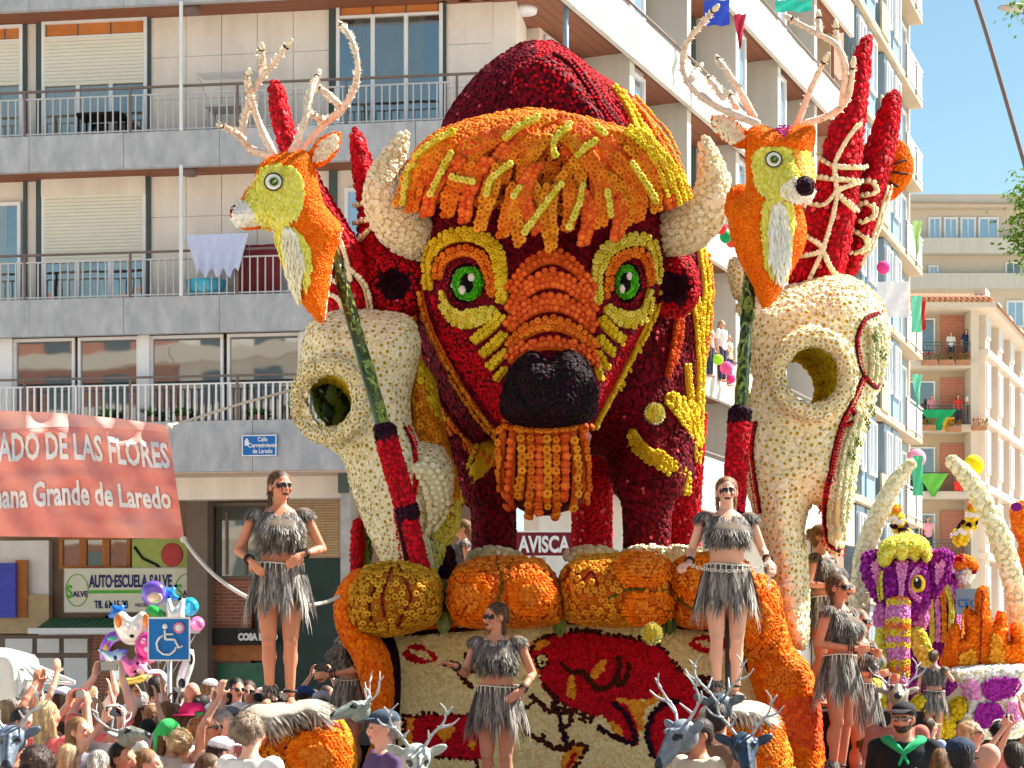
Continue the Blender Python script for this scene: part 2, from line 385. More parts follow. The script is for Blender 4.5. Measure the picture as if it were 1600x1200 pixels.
fm('yellow', rgb(240, 198, 14), rgb(250, 226, 60)); fm('lemon', rgb(232, 224, 60), rgb(246, 240, 120)); fm('yellow_eye', rgb(190, 170, 16))
fm('cream', rgb(246, 236, 190), rgb(254, 250, 222), val=0.06); fm('cream_eye', rgb(190, 158, 30)); fm('white', rgb(240, 238, 225), rgb(252, 250, 245), val=0.06)
fm('palegreen', rgb(198, 200, 160), rgb(224, 222, 186), val=0.08); fm('palegreen_eye', rgb(160, 165, 100))
fm('plum', rgb(30, 9, 22), rgb(52, 14, 38)); fm('green', rgb(50, 170, 16), rgb(100, 215, 40)); fm('leafgreen', rgb(56, 88, 24), rgb(100, 130, 40))
fm('mustard', rgb(222, 152, 28), rgb(244, 186, 56)); fm('mustard_eye', rgb(130, 80, 14)); fm('tangerine', rgb(255, 108, 4), rgb(255, 140, 14)); fm('purple', rgb(140, 22, 136), rgb(186, 52, 176))
fm('pink', rgb(230, 120, 200), rgb(248, 164, 222)); fm('black', rgb(22, 14, 18)); fm('brown', rgb(70, 26, 12)); fm('sand', rgb(240, 216, 140), rgb(250, 236, 180), val=0.12)
rose('f_orange', FM['orange'], FM['amber_eye'], BTN); rose('f_redorange', FM['redorange'], FM['orange'], BTN); rose('f_amber', FM['amber'], FM['amber_eye'], BTN)
rose('f_yellow', FM['yellow'], FM['yellow_eye'], BTN); rose('f_lemon', FM['lemon'], FM['yellow_eye'], BTN); rose('f_mustard', FM['mustard'], FM['mustard_eye'], BTN)
rose('f_cream', FM['cream'], FM['cream'], BTN); rose('f_palegreen', FM['palegreen'], FM['palegreen_eye'], BTN); rose('f_daisy', FM['cream'], FM['cream_eye'], DSY, seg=14, wob=0.16, nc=2)
rose('f_white', FM['white'], FM['cream_eye'], DSY, seg=14, wob=0.16, nc=2)
for nm in ('wine', 'crimson', 'rose', 'plum', 'green', 'tangerine', 'orange', 'yellow', 'lemon', 'white', 'cream', 'black', 'brown', 'purple', 'pink', 'leafgreen', 'sand', 'redorange', 'amber', 'palegreen'):
    fuzz('z_' + nm, FM[nm], seed=len(nm))
M = {}
M['wine'] = mat('dark_red_felt', rgb(70, 4, 18), 0.9, 0.2, 20, 0.4, 90); M['crimson'] = mat('crimson_felt', rgb(140, 6, 20), 0.9, 0.2, 20)
M['orange'] = mat('orange_felt', rgb(205, 92, 16), 0.9, 0.15, 12); M['tang'] = mat('tangerine_felt', rgb(255, 108, 6), 0.9, 0.1, 30, 0.5, 120)
M['yellow'] = mat('yellow_felt', rgb(215, 175, 20), 0.9, 0.15, 12); M['cream'] = mat('cream_felt', rgb(222, 208, 156), 0.9, 0.12, 12, 0.4, 60)
M['plum'] = mat('plum_felt', rgb(36, 6, 26), 0.9, 0.2, 12); M['green'] = mat('green_felt', rgb(50, 150, 20), 0.9, 0.2, 20); M['black'] = mat('black_paint', rgb(18, 14, 18), 0.6, 0.1, 8)
M['brown'] = mat('brown_stain', rgb(66, 26, 14), 0.8); M['leafbase'] = mat('dark_leaf_base', rgb(40, 60, 18), 0.8, 0.3, 9); M['mustard'] = mat('mustard_felt', rgb(176, 104, 16), 0.9, 0.2, 10)
M['white'] = mat('white_paint', rgb(232, 232, 228), 0.5, 0.05, 4); M['silver'] = mat('grey_silver_paint', rgb(120, 132, 146), 0.4, 0.3, 14, 0.3, 30, 0.5)
# ================================================================ setting
M['asphalt'] = mat('asphalt', rgb(88, 88, 90), .9, .2, 8, .3, 200); M['paving'] = mat('pale_paving', rgb(190, 182, 168), .85, .12, 3, .2, 60)
v = [(-150, -80, 0), (150, -80, 0), (150, 600, 0), (-150, 600, 0)]; tag(mesh('ground', v, [(0,1,2,3)], M['paving'], smooth=False), kind='structure')
v = [(-3.2, -60, .004), (5.6, -60, .004), (5.6, 20, .004), (16, 75, .004), (30, 160, .004), (22, 160, .004), (8, 75, .004), (-3.2, 24, .004)]; tag(mesh('road', v, [tuple(range(8))], M['asphalt'], smooth=False), kind='structure')
def frame(name, o, ex, **kw):
    t = empty(name, (o[0], o[1], 0), math.atan2(ex[1], ex[0]), **kw); L = math.hypot(*ex); ex = (ex[0]/L, ex[1]/L); return t, (o, ex, (-ex[1], ex[0]))
def loc(fr, px, py, dy=0.0):
    o, ex, ey = fr; dx = (px - 800) / F; x = (o[0] + dy * ey[0] - dx * (o[1] + dy * ey[1])) / (dx * ex[1] - ex[0]); Y = o[1] + x * ex[1] + dy * ey[1]; return x, CH + (HZ - py) / F * Y
M['granite'] = mat('granite_panels', rgb(162, 164, 171), .75, .14, 3.0, .4, 140, streak=(1.6, 1.6, .7), col2=rgb(198, 199, 205)); M['cream_wall'] = mat('cream_wall', rgb(222, 211, 202), .8, .05, 1.6, .15, 60, col2=rgb(238, 229, 221), streak=(2, 2, .6)); M['wood_soffit'] = mat('brown_slat_soffit', rgb(140, 88, 66), .6, .15, 2, streak=(.3, 9, 1))
M['white_fr'] = mat('white_window_frame', rgb(232, 232, 236), .4, .04, 3); M['shutter'] = mat('cream_roller_shutter', rgb(226, 222, 208), .6, .04, 4); M['dark_strip'] = mat('dark_green_strip', rgb(74, 88, 86), .5, .1, 2); M['orange_pane'] = mat('amber_blind', rgb(196, 122, 66), .5, .15, 3)
M['rail'] = mat('grey_rail', rgb(196, 194, 194), .45, .06, 3, metal=.2); M['rail_top'] = mat('brown_handrail', rgb(120, 104, 100), .5, .1, 3); M['white_rib'] = mat('white_ribbed_panel', rgb(206, 200, 190), .6, .07, 1.2, streak=(3, 3, .2)); M['brickm'] = brick_mat('red_brown_brick', rgb(150, 84, 66), rgb(172, 104, 82), rgb(170, 150, 136))
M['stone_cream'] = brick_mat('cream_long_brick', rgb(206, 178, 140), rgb(190, 162, 126), rgb(150, 130, 104), bw=.5, bh=.05); M['gl_dark'] = glass_mat('dark_glass', rgb(52, 58, 58), .22, .07, .9); M['gl_house'] = glass_mat('house_glass', rgb(138, 136, 124), .26, .25, 1.6); M['gl_blue'] = glass_mat('blue_glass', rgb(110, 140, 165), .45, .25, 1.5)
M['porch'] = mat('pale_porch_ceiling', rgb(214, 190, 176), .8, .06, 1.5); M['wood'] = mat('varnished_wood', rgb(176, 108, 54), .5, .2, 6, streak=(1, 8, 1)); M['green_awn'] = mat('green_awning', rgb(70, 120, 92), .7, .1, 4); M['tile'] = mat('clay_roof_tile', rgb(176, 122, 92), .85, .2, 5); M['bluegl'] = mat('pale_blue_panel', rgb(128, 152, 172), .5, .1, 1)
def shutter_slats(parent, x0, x1, y, z0, z1, m):
    n = max(3, int((z1 - z0) / .06)); V, Fc = [], []
    for i in range(n): a = z0 + (z1 - z0) * i / n; b = z0 + (z1 - z0) * (i + 1) / n; V, Fc = cat((V, Fc), boxg(x0, x1, y - .018, y, a + .006, b), boxg(x0, x1, y, y + .01, a, a + .006))
    return mesh('shutter', V, Fc, m, parent, smooth=False, kind='stuff')
M['gl_clear'] = clear_glass('clear_glass', .3); M['room_shade_sheet'] = mat('painted_room_shade', rgb(62, 58, 54), .9, .3, 2); M['curtain'] = mat('pale_curtain', rgb(214, 206, 192), .9, .08, 6, streak=(8, 1, .3)); M['curtain_blue'] = mat('grey_curtain', rgb(168, 166, 160), .9, .1, 6, streak=(8, 1, .3))
def curtain(w, a, b, y, z0, z1):
    mesh('room_shade_sheet', *boxg(a, b, y - .006, y - .001, z0, z1), M['room_shade_sheet'], w, smooth=False)  # thin dark sheet; the shade of an unlit interior is its colour
    wd = b - a; sd = rnd.choice([0, 0, 1, 2]); spans = [(a, b)] if sd == 0 else [(a, a + wd * .55)] if sd == 1 else [(a + wd * .4, b)]
    for p, q in spans:
        n = max(6, int((q - p) / .04)); zt = z0 + (z1 - z0) * rnd.choice([0, 0, .3]); V = []
        for i in range(n + 1): x = p + (q - p) * i / n; yy = y - .014 + .006 * math.sin(i * 1.9 + rnd.uniform(-.3, .3)); V += [(x, yy, zt), (x, yy, z1)]
        mesh('curtain', V, [(2*i, 2*i+2, 2*i+3, 2*i+1) for i in range(n)], M[rnd.choice(['curtain', 'curtain', 'curtain_blue'])], w)
def window(parent, x0, x1, z0, z1, y, cols=2, gl='gl_house', fm_='white_fr', sh=0.0, head=0.0, t=.06, dep=.07):
    w = mesh('window', *cat(boxg(x0, x0 + t, y - dep, y, z0, z1), boxg(x1 - t, x1, y - dep, y, z0, z1), boxg(x0 + t, x1 - t, y - dep, y, z1 - t, z1), boxg(x0 + t, x1 - t, y - dep, y, z0, z0 + t)), M[fm_], parent, smooth=False)
    zh = z1 - t - head
    if head:
        mesh('crossbar', *boxg(x0 + t, x1 - t, y - dep * .9, y, zh - t * .7, zh), M[fm_], w, smooth=False)
        for c in range(3): a = x0 + t + (x1 - x0 - 2 * t) * c / 3; b = x0 + t + (x1 - x0 - 2 * t) * (c + 1) / 3; mesh('header_pane', *boxg(a + .02, b - .02, y - .03, y - .01, zh, z1 - t), M['orange_pane'], w, smooth=False)
        zh -= t * .7
    for c in range(cols):
        a = x0 + t + (x1 - x0 - 2 * t) * c / cols; b = x0 + t + (x1 - x0 - 2 * t) * (c + 1) / cols; mesh('pane', *boxg(a + (.02 if c else 0), b - .0, y - .022, y - .008, z0 + t, zh), M['gl_clear' if gl == 'gl_house' else gl], w, smooth=False)
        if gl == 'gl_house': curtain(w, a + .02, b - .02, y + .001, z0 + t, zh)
        if c: mesh('mullion', *boxg(a - .035, a + .035, y - dep * .8, y, z0 + t, zh), M[fm_], w, smooth=False)
    if sh > 0: shutter_slats(w, x0 + t, x1 - t, y - dep * .85, zh - (zh - z0) * sh, zh, M['shutter'])
    return w
def railing(parent, x0, x1, y, z0, z1, sp=.135, r=.011, top='rail_top', m='rail', post=1.9):
    rl = mesh('railing', *cat(boxg(x0, x1, y - .025, y + .025, z1 - .035, z1), ), M[top], parent, smooth=False)
    mesh('lower_rail', *boxg(x0, x1, y - .012, y + .012, z0 + .03, z0 + .055), M[m], rl, smooth=False); mesh('upper_rail', *boxg(x0, x1, y - .012, y + .012, z1 - .16, z1 - .135), M[m], rl, smooth=False)
    me = bpy.data.meshes.new('baluster'); v, f = boxg(-r, r, -r, r, z0, z1 - .14); me.from_pydata(v, [], f); me.materials.append(M[m]); n = int((x1 - x0) / sp)
    if n < 300:
        for i in range(n + 1): o = bpy.data.objects.new('baluster', me); COL.objects.link(o); o.parent = rl; o.location = (x0 + i * sp, y, 0)
    for i in range(int((x1 - x0) / post) + 1): mesh('post', *boxg(x0 + i * post - .02, x0 + i * post + .02, y - .02, y + .02, z0 - .15, z1 - .03), M['rail_top'], rl, smooth=False)
    return rl
# ---------------------------------------------------------------- the apartment block on the corner: left face
bL, FL = frame('apartment_building', (.75, 32), (.9906, -.136), label='large corner apartment block with grey granite balcony bands and brown slatted soffits', cat='building')
def zl(py, px=0, dy=0): return loc(FL, px, py, dy)[1]
def xl(px, dy=0): return loc(FL, px, 500, dy)[0]
WD = .85; x_end = -15
levels = {'A': (zl(18), zl(18) + .62), 'B': (zl(270), zl(215)), 'C': (zl(527), zl(470)), 'D': (zl(737, 300), zl(658, 300))}
R_ex = (.397, .918)
wl = cat(boxg(x_end, -1.0, WD, WD + .3, levels['D'][0] - .4, 14.5), boxg(-1.0, -.8, WD, 2.7, levels['D'][0] - .4, 14.5)); mesh('wall', *wl, M['cream_wall'], bL, smooth=False)
for k, (z0, z1) in levels.items():
    xs = [x_end, -12.6, -10.9, -9.2, -7.5, -5.8, -4.1, -2.4, -.9, 0] if k != 'D' else [x_end, -12, -8.6, -5.22, -3.4, -1.6, 0]
    for a, b in zip(xs[:-1], xs[1:]): mesh('granite_panel', *boxg(a + .004, b - .004, rnd.uniform(0, .006), .12, z0, z1), M['granite'], bL, smooth=False)
    mesh('slab', *boxg(x_end, -.1, .12, WD + .6, z0 + .12, z1 - .06), M['granite'], bL, smooth=False)
    if k != 'D':                                               # slatted wooden soffit
        for i in range(8): mesh('soffit_board', *boxg(x_end, -.12, .13 + i * .09, .13 + i * .09 + .082, z0 + .05 - .002 * (i % 2), z0 + .118), M['wood_soffit'], bL, smooth=False)
# tiles of the cream wall
for (p0, p1, za, zb) in [(236, 515, levels['B'][1], levels['A'][0]), (236, 515, levels['C'][1], levels['B'][0]), (697, 770, levels['B'][1], levels['A'][0])]:
    a, b = xl(p0, WD), xl(p1, WD); n = max(1, int((b - a) / .6)); zs = [za, za + (zb - za) * .36, za + (zb - za) * .7, zb + .1]
    for i in range(n):
        for j in range(3): mesh('wall_tile', *boxg(a + (b - a) * i / n + .006, a + (b - a) * (i + 1) / n - .006, WD - .02 - rnd.uniform(0, .004), WD - .001, zs[j] + .005, zs[j + 1] - .005), M['cream_wall'], bL, smooth=False)
def winpx(p0, p1, y0, y1, **kw): a, z1 = loc(FL, p0, y0, WD); b, _ = loc(FL, p1, y0, WD); z0 = loc(FL, p0, y1, WD)[1]; return window(bL, a, b, z0, z1, WD - .03, **kw)
zB, zC = levels['B'][1] - .05, levels['C'][1] - .05
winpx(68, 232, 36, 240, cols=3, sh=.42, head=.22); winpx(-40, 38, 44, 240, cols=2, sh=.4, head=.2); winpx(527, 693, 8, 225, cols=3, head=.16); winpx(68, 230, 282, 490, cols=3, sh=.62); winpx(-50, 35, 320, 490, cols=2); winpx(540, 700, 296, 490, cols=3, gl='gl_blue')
mesh('shutter_box', *boxg(xl(68, WD), xl(230, WD), WD - .12, WD - .02, zl(310, 68, WD), zl(283, 68, WD)), M['cream_wall'], bL, smooth=False)
for p0, p1 in ((38, 43), (58, 68), (232, 237), (515, 527), (693, 698)):
    for za, zb in ((levels['B'][1], levels['A'][0] + .1), (levels['C'][1], levels['B'][0] + .1)): mesh('dark_strip', *boxg(xl(p0, WD), xl(p1, WD), WD - .06, WD - .002, za, zb), M['dark_strip'], bL, smooth=False)
for za, zb in ((levels['B'][1], levels['A'][0]), (levels['C'][1], levels['B'][0])): mesh('drain_pipe', *tubeg([(xl(283, -.06), -.06, za - .02), (xl(283, -.06), -.06, zb)], .033, 10, False), M['white_fr'], bL)
for px, py in ((300, 17), (297, 270)): x, z = loc(FL, px, py, .3); mesh('soffit_light', *loftg([(z - .06, .07, .07, x, .3), (z - .05, .12, .12, x, .3), (z + .1, .13, .13, x, .3)], 14), M['rail_top'], bL)
railing(bL, x_end, -.1, .06, levels['B'][1], zl(143, 0), top='rail_top'); railing(bL, x_end, -.1, .06, levels['C'][1], zl(398, 0))
# glazed band of the first floor
zt, zb_ = levels['C'][0] + .02, levels['D'][1] - .02
for a, b in zip([-60, 22, 122, 235, 355, 480, 600], [0, 117, 218, 349, 470, 590, 700]): window(bL, xl(a, .35), xl(b, .35), zb_, zt, .4, cols=1, gl='gl_dark', t=.05)
for p0, p1 in ((0, 22), (218, 236), (470, 481), (590, 601)): mesh('wide_mullion', *boxg(xl(p0, .35), xl(p1, .35), .25, .42, zb_, zt), M['white_fr'], bL, smooth=False)
mesh('inner_wall', *boxg(x_end, -.5, .9, 1.0, zb_, zt), M['granite'], bL, smooth=False)
railing(bL, x_end, -.1, .06, levels['D'][1] - .05, zl(592, 0), sp=.125, r=.016, top='rail_top', m='white_fr')
# ground floor behind the crowd
GD = 3.4; gz = levels['D'][0]
mesh('porch_ceiling', *boxg(x_end, 0, .1, GD + .2, gz - .02, gz + .1), M['porch'], bL, smooth=False)
def gbox(nm, p0, p1, y0, y1, dy, th, m, **kw): a, z1 = loc(FL, p0, y0, dy); b, _ = loc(FL, p1, y0, dy); z0 = loc(FL, p0, y1, dy)[1]; return box(nm, a, b, dy, dy + th, z0, z1, M[m] if isinstance(m, str) else m, bL, **kw)
M['lower_wall'] = mat('taupe_wall', rgb(150, 128, 110), .8, .15, 2); M['taupe'] = mat('taupe_column', rgb(128, 112, 102), .7, .1, 2); M['dkgreen'] = mat('dark_green_shopfront', rgb(28, 58, 56), .4, .3, 1.5); M['greystone'] = mat('grey_stone_column', rgb(176, 172, 168), .8, .2, 5, .4, 30)
mesh('ground_floor_wall', *boxg(x_end, -1.5, GD + .25, GD + .5, 0, gz), M['lower_wall'], bL, smooth=False)  # ground-floor wall, taupe all over
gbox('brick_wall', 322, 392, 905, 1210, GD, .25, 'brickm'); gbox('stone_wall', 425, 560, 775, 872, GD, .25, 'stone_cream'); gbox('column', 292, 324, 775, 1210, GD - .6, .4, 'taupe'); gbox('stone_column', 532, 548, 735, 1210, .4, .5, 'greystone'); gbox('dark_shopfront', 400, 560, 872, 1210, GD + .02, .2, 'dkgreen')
w = gbox('shop_window', 324, 418, 786, 905, GD - .1, .1, 'taupe'); gbox('window_glass', 329, 413, 792, 900, GD - .12, .02, 'gl_dark')
for p in (352, 382, 404): gbox('leaning_slat', p, p + 4, 800, 898, GD - .15, .02, 'taupe')
gbox('white_wall', 0, 76, 845, 930, GD, .2, 'white_fr'); gbox('blue_board', -20, 24, 880, 965, GD - .3, .08, mat('blue_board', rgb(70, 80, 190), .5)); gbox('wooden_door', 24, 42, 875, 965, GD - .2, .08, 'wood'); gbox('stone_ledge', -30, 76, 930, 990, GD - .15, .2, mat('sandstone', rgb(190, 165, 130), .85, .15, 4))
for p0, p1 in ((95, 132), (132, 168), (168, 206)): x0, z1 = loc(FL, p0, 838, GD); x1, _ = loc(FL, p1, 838, GD); window(bL, x0, x1, loc(FL, p0, 890, GD)[1], z1, GD - .02, cols=1, gl='gl_dark', fm_='wood', t=.07)
gbox('white_band', 60, 330, 984, 992, GD - .35, .3, 'white_fr')
for p0, p1 in ((8, 50), (58, 92), (100, 136)):
    for y0, y1 in ((998, 1020), (1028, 1080)): gbox('white_shop_pane', p0, p1, y0, y1, GD - .08, .05, 'white_fr')
gbox('shop_front_frame', -20, 142, 992, 1110, GD - .02, .1, 'taupe'); gbox('brick_pier', 140, 170, 992, 1210, GD, .2, 'brickm'); gbox('red_shop_door', 280, 300, 1020, 1110, GD + .0, .1, mat('red_tiled_panel', rgb(160, 50, 44), .5, .2, 12)); gbox('wood_fascia', 326, 425, 1008, 1032, GD - .1, .1, 'wood'); gbox('green_shop_glass', 340, 425, 1036, 1090, GD - .05, .05, mat('teal_shop_glass', rgb(46, 110, 88), .3, .3, 3)); gbox('taupe_pier', 296, 312, 1000, 1210, GD - .15, .2, 'taupe')
gbox('air_outlet', 528, 544, 740, 770, .35, .3, 'dark_strip')
# awning: sloping ribbed sheet
aw = empty('awning', WM[bL.name] @ Vector((xl(205, GD), GD - .5, zl(985, 205, GD))), math.atan2(-.136, .9906), label='green and white striped awning folded out over the shops under the driving school sign', cat='awning')
L_ = xl(330, GD) - xl(84, GD); s0 = -L_ / 2
for i in range(26): a = s0 + L_ * i / 26; mesh('awning_rib', [(a + .01, -.45, 0), (a + L_ / 26 - .01, -.45, 0), (a + L_ / 26 - .01, .35, .24), (a + .01, .35, .24), (a + .01, -.45, -.03), (a + L_ / 26 - .01, -.45, -.03), (a + L_ / 26 - .01, .35, .2), (a + .01, .35, .2)], [(0,1,2,3), (7,6,5,4), (0,4,5,1), (0,3,7,4), (1,5,6,2)], M['green_awn'], aw, smooth=False)
box('awning_bar', s0 - .1, s0 + L_ + .1, -.52, -.44, -.08, .03, M['white_fr'], aw, bevel=.01)
def text_obj(s, name, size, m, parent, loc_, font_w=1.0, ext=.004, rot=(math.radians(90), 0, 0), align='LEFT', off=0.0, space=1.0):
    c = bpy.data.curves.new(name, 'FONT'); c.body = s; c.size = size; c.extrude = ext; c.align_x = align; c.offset = off; c.space_character = space; o = bpy.data.objects.new(name + '_tmp', c)
    me = baked(o); me.materials.clear(); me.materials.append(m); ob = link(name, me, parent); ob.location = loc_; ob.rotation_euler = rot; ob.scale = (font_w, 1, 1); ob['kind'] = 'stuff' if False else ''; del ob['kind']; return ob
ink = mat('navy_lettering', rgb(40, 48, 110), .6); grn = mat('green_line', rgb(90, 180, 60), .6); red_i = mat('dark_red_sign', rgb(120, 26, 44), .5); wht = mat('white_lettering', rgb(240, 240, 240), .5); blu = mat('traffic_blue', rgb(20, 110, 190), .4, .03); blk = mat('black_sign', rgb(24, 26, 28), .5)
def sign(name, fr, parentf, p0, p1, y0, y1, dy, m, label, cat_='sign', border=None, bw=.02):
    x0, z1 = loc(fr, p0, y0, dy); x1, _ = loc(fr, p1, y0, dy); z0 = loc(fr, p0, y1, dy)[1]; W = WM[parentf.name] @ Vector(((x0 + x1) / 2, dy, (z0 + z1) / 2)); t = empty(name, W, parentf.rotation_euler[2], label=label, cat=cat_); w, h = (x1 - x0) / 2, (z1 - z0) / 2
    box('board', -w, w, 0, .05, -h, h, m, t, bevel=.008)
    if border: 
        for b in ((-w, w, h - bw, h), (-w, w, -h, -h + bw), (-w, -w + bw, -h + bw, h - bw), (w - bw, w, -h + bw, h - bw)): mesh('border', *boxg(b[0], b[1], -.006, .0, b[2], b[3]), border, t, smooth=False)
    return t, w, h
s, w, h = sign('shop_sign', FL, bL, 100, 313, 888, 957, GD - .35, mat('white_sign_board', rgb(225, 222, 205), .5, .05), 'white driving school sign with navy lettering and green line above the awning', border=M['rail'])
text_obj('AUTO·ESCUELA SALVE', 'lettering', .32, ink, s, (-w + .50, -.012, .06), .50, off=.010); text_obj('Tfl. 61 15 33', 'lettering', .2, ink, s, (-w + .60, -.012, -h + .08), .65, off=.006); text_obj('MATRICULA', 'lettering', .1, ink, s, (-w + 1.4, -.012, -h + .1), .8)
mesh('green_line', *boxg(-w + .5, w - .5, -.008, -.001, -.06, -.0), grn, s, smooth=False)
for sx in (-w + .26, w - .26):
    pts = [(sx + .22 * math.cos(a), -.01, .3 * math.sin(a)) for a in np.linspace(0, 6.283, 28)]; mesh('logo_ring', *tubeg(pts, .008, 6, False), grn, s); text_obj('S', 'logo_letter', .34, grn, s, (sx - .2, -.014, -.14), .7, off=.008); text_obj('ALVE', 'logo_letters', .15, ink, s, (sx - .08, -.014, -.12), .85, off=.004)
s, w, h = sign('picture_sign', FL, bL, 206, 293, 842, 893, GD - .3, mat('lime_sign', rgb(168, 184, 100), .5, .1), 'small lime green sign with a red patch above the driving school sign'); lump_ = Vector((0, 0, 0))
mesh('red_shape', *ellg((w * .45, -.01, 0), (w * .4, .012, h * .75), 14, 8), mat('red_print', rgb(190, 70, 70), .6), s); mesh('curve_line', *tubeg([(-w * .9, -.01, h * .5), (-w * .6, -.01, -h * .2), (-w * .1, -.01, -h * .6), (w * .1, -.01, -h)], .03, 6), blk, s)
s, w, h = sign('street_name_plate', FL, bL, 378, 432, 680, 713, -.06, blu, 'blue street name plate with white text on the granite band', border=wht, bw=.018)
for i, l in enumerate(('Calle', 'Corregimiento', 'de Laredo')): text_obj(l, 'lettering', .105, wht, s, (.06, -.008, .07 - i * .1), .8, align='CENTER', off=.002)
mesh('emblem', *cat(boxg(-w + .05, -w + .12, -.008, 0, -.0, .09), boxg(-w + .065, -w + .105, -.008, 0, .09, .12)), wht, s, smooth=False)
s, w, h = sign('shop_sign', FL, bL, 328, 425, 982, 1008, GD - .3, blk, 'black shop fascia with white capitals behind the legs of the left dancer'); text_obj('COSA INMO', 'lettering', .17, wht, s, (-.05, -.012, -.06), .8, off=.012)
# things on the balconies
def cloth_sheet(name, label, fr, par, p0, p1, y0, y1, dy, m, amp=.03, taper=.0, cat_='laundry'):
    x0, z1 = loc(fr, p0, y0, dy); x1, _ = loc(fr, p1, y0, dy); z0 = loc(fr, p0, y1, dy)[1]; t = WM[par.name] @ Vector(((x0 + x1) / 2, dy, z1)); V, Fc = [], []; nx, nz = 24, 10; W = (x1 - x0)
    for j in range(nz + 1):
        for i in range(nx + 1):
            u, w_ = i / nx - .5, j / nz; V.append((u * W * (1 - taper * w_), amp * math.sin(i * 1.3 + w_ * 2) * (.3 + w_) + .01, -w_ * (z1 - z0) * (1 - .12 * math.sin(i * .9) * w_)))
    V += [(a[0], a[1] + .01, a[2]) for a in V]; n = (nx + 1) * (nz + 1)
    for j in range(nz):
        for i in range(nx): a = j * (nx + 1) + i; Fc += [(a, a + 1, a + nx + 2, a + nx + 1), (n + a, n + a + nx + 1, n + a + nx + 2, n + a + 1)]
    o = mesh(name, V, Fc, m); o.location = t; o.rotation_euler = (0, 0, par.rotation_euler[2]); tag(o, label, cat_); return o
cloth_sheet('laundry_sheet', 'pale blue and white sheet drying over the second balcony rail', FL, bL, 290, 388, 367, 428, -.05, mat('pale_blue_cloth', rgb(196, 204, 236), .8, .08, 9), taper=.35)
gb = empty('balcony_cabinet', WM[bL.name] @ Vector((xl(402, .5), .5, levels['C'][1])), bL.rotation_euler[2], label='dark red folding screen standing on the second balcony', cat='screen')
for i in range(3): box('screen_leaf', -.42 + i * .28, -.15 + i * .28, -.02 + .03 * (i % 2), .01 + .03 * (i % 2), -.05, .95, mat('dark_red_board', rgb(128, 40, 48), .6, .1), gb)
tb = empty('blue_tub', WM[bL.name] @ Vector((xl(322, .3), .3, levels['C'][1] - .0)), label='turquoise plastic tub on the second balcony below the laundry', cat='tub'); mesh('tub', *loftg([(0, .26, .2, 0, 0), (.3, .36, .27, 0, 0), (.31, .34, .25, 0, 0), (.05, .24, .18, 0, 0)], 18), mat('turquoise_plastic', rgb(80, 180, 210), .4), tb)
def table(px, par, fr, z, label, m):
    t = empty('balcony_table', WM[par.name] @ Vector((loc(fr, px, 500, .45)[0], .45, z)), par.rotation_euler[2], label=label, cat='table'); box('tabletop', -.42, .42, -.25, .25, .5, .54, m, t, bevel=.01)
    for sx in (-.36, .36):
        for sy in (-.2, .2): mesh('leg', *tubeg([(sx, sy, 0), (sx, sy, .5)], .02, 6), m, t)
table(160, bL, FL, levels['B'][1] - .1, 'dark table on the third balcony, in front of the half-shuttered window', M['black']); table(362, bL, FL, levels['B'][1] - .05, 'grey folded table on the third balcony left of the stag antlers', M['rail'])
rk = empty('drying_rack', WM[bL.name] @ Vector((xl(362, .3), .3, levels['B'][1] + .5)), bL.rotation_euler[2], label='light metal drying rack on the third balcony beside the stag antlers', cat='drying rack')
for i in range(7): mesh('wire', *tubeg([(-.55, -.2 + i * .06, .5), (.45, -.2 + i * .06, .5)], .006, 5), M['rail'], rk)
for sx in (-.55, .45): mesh('rack_leg', *tubeg([(sx, -.2, .5), (sx + (.3 if sx < 0 else -.3), .16, -.45)], .01, 5), M['rail'], rk)
PLANT = mat('plant_leaf', rgb(70, 120, 40), .6, .4, 20)
for i, px in enumerate((238, 286, 402, 455, 170)):
    p_ = WM[bL.name] @ Vector((xl(px, .25), .22, levels['D'][1] - .04)); t = empty('potted_plant', p_, label=['leafy green pot plant at the left end of the glazed balcony','green pot plant behind the balusters near the rope','yellow-green pot plant low on the glazed balcony','trailing pot plant under the right end of the glazed balcony','small pot plant above the red banner'][i], cat='pot plant', group='pot plants on the glazed balcony')
    mesh('pot', *loftg([(0, .09, .09, 0, 0), (.15, .12, .12, 0, 0)], 12), M['tile'], t); V, Fc = [], []
    for k in range(60): a = rnd.uniform(0, 6.28); l = rnd.uniform(.1, .34); d = Vector((math.cos(a) * 1.2, math.sin(a), rnd.uniform(.2, 1.3))).normalized() * l; b = len(V); s_ = Vector((-d.y, d.x, 0)).normalized() * .03; c_ = Vector((0, 0, .15)) + d * .5; V += [Vector((0,0,.14)), c_ - s_, c_ + s_, Vector((0,0,.14)) + d - Vector((0,0,.08 * l))]; Fc.append((b, b+1, b+3, b+2))
    mesh('foliage', V, Fc, PLANT, t, kind='stuff')
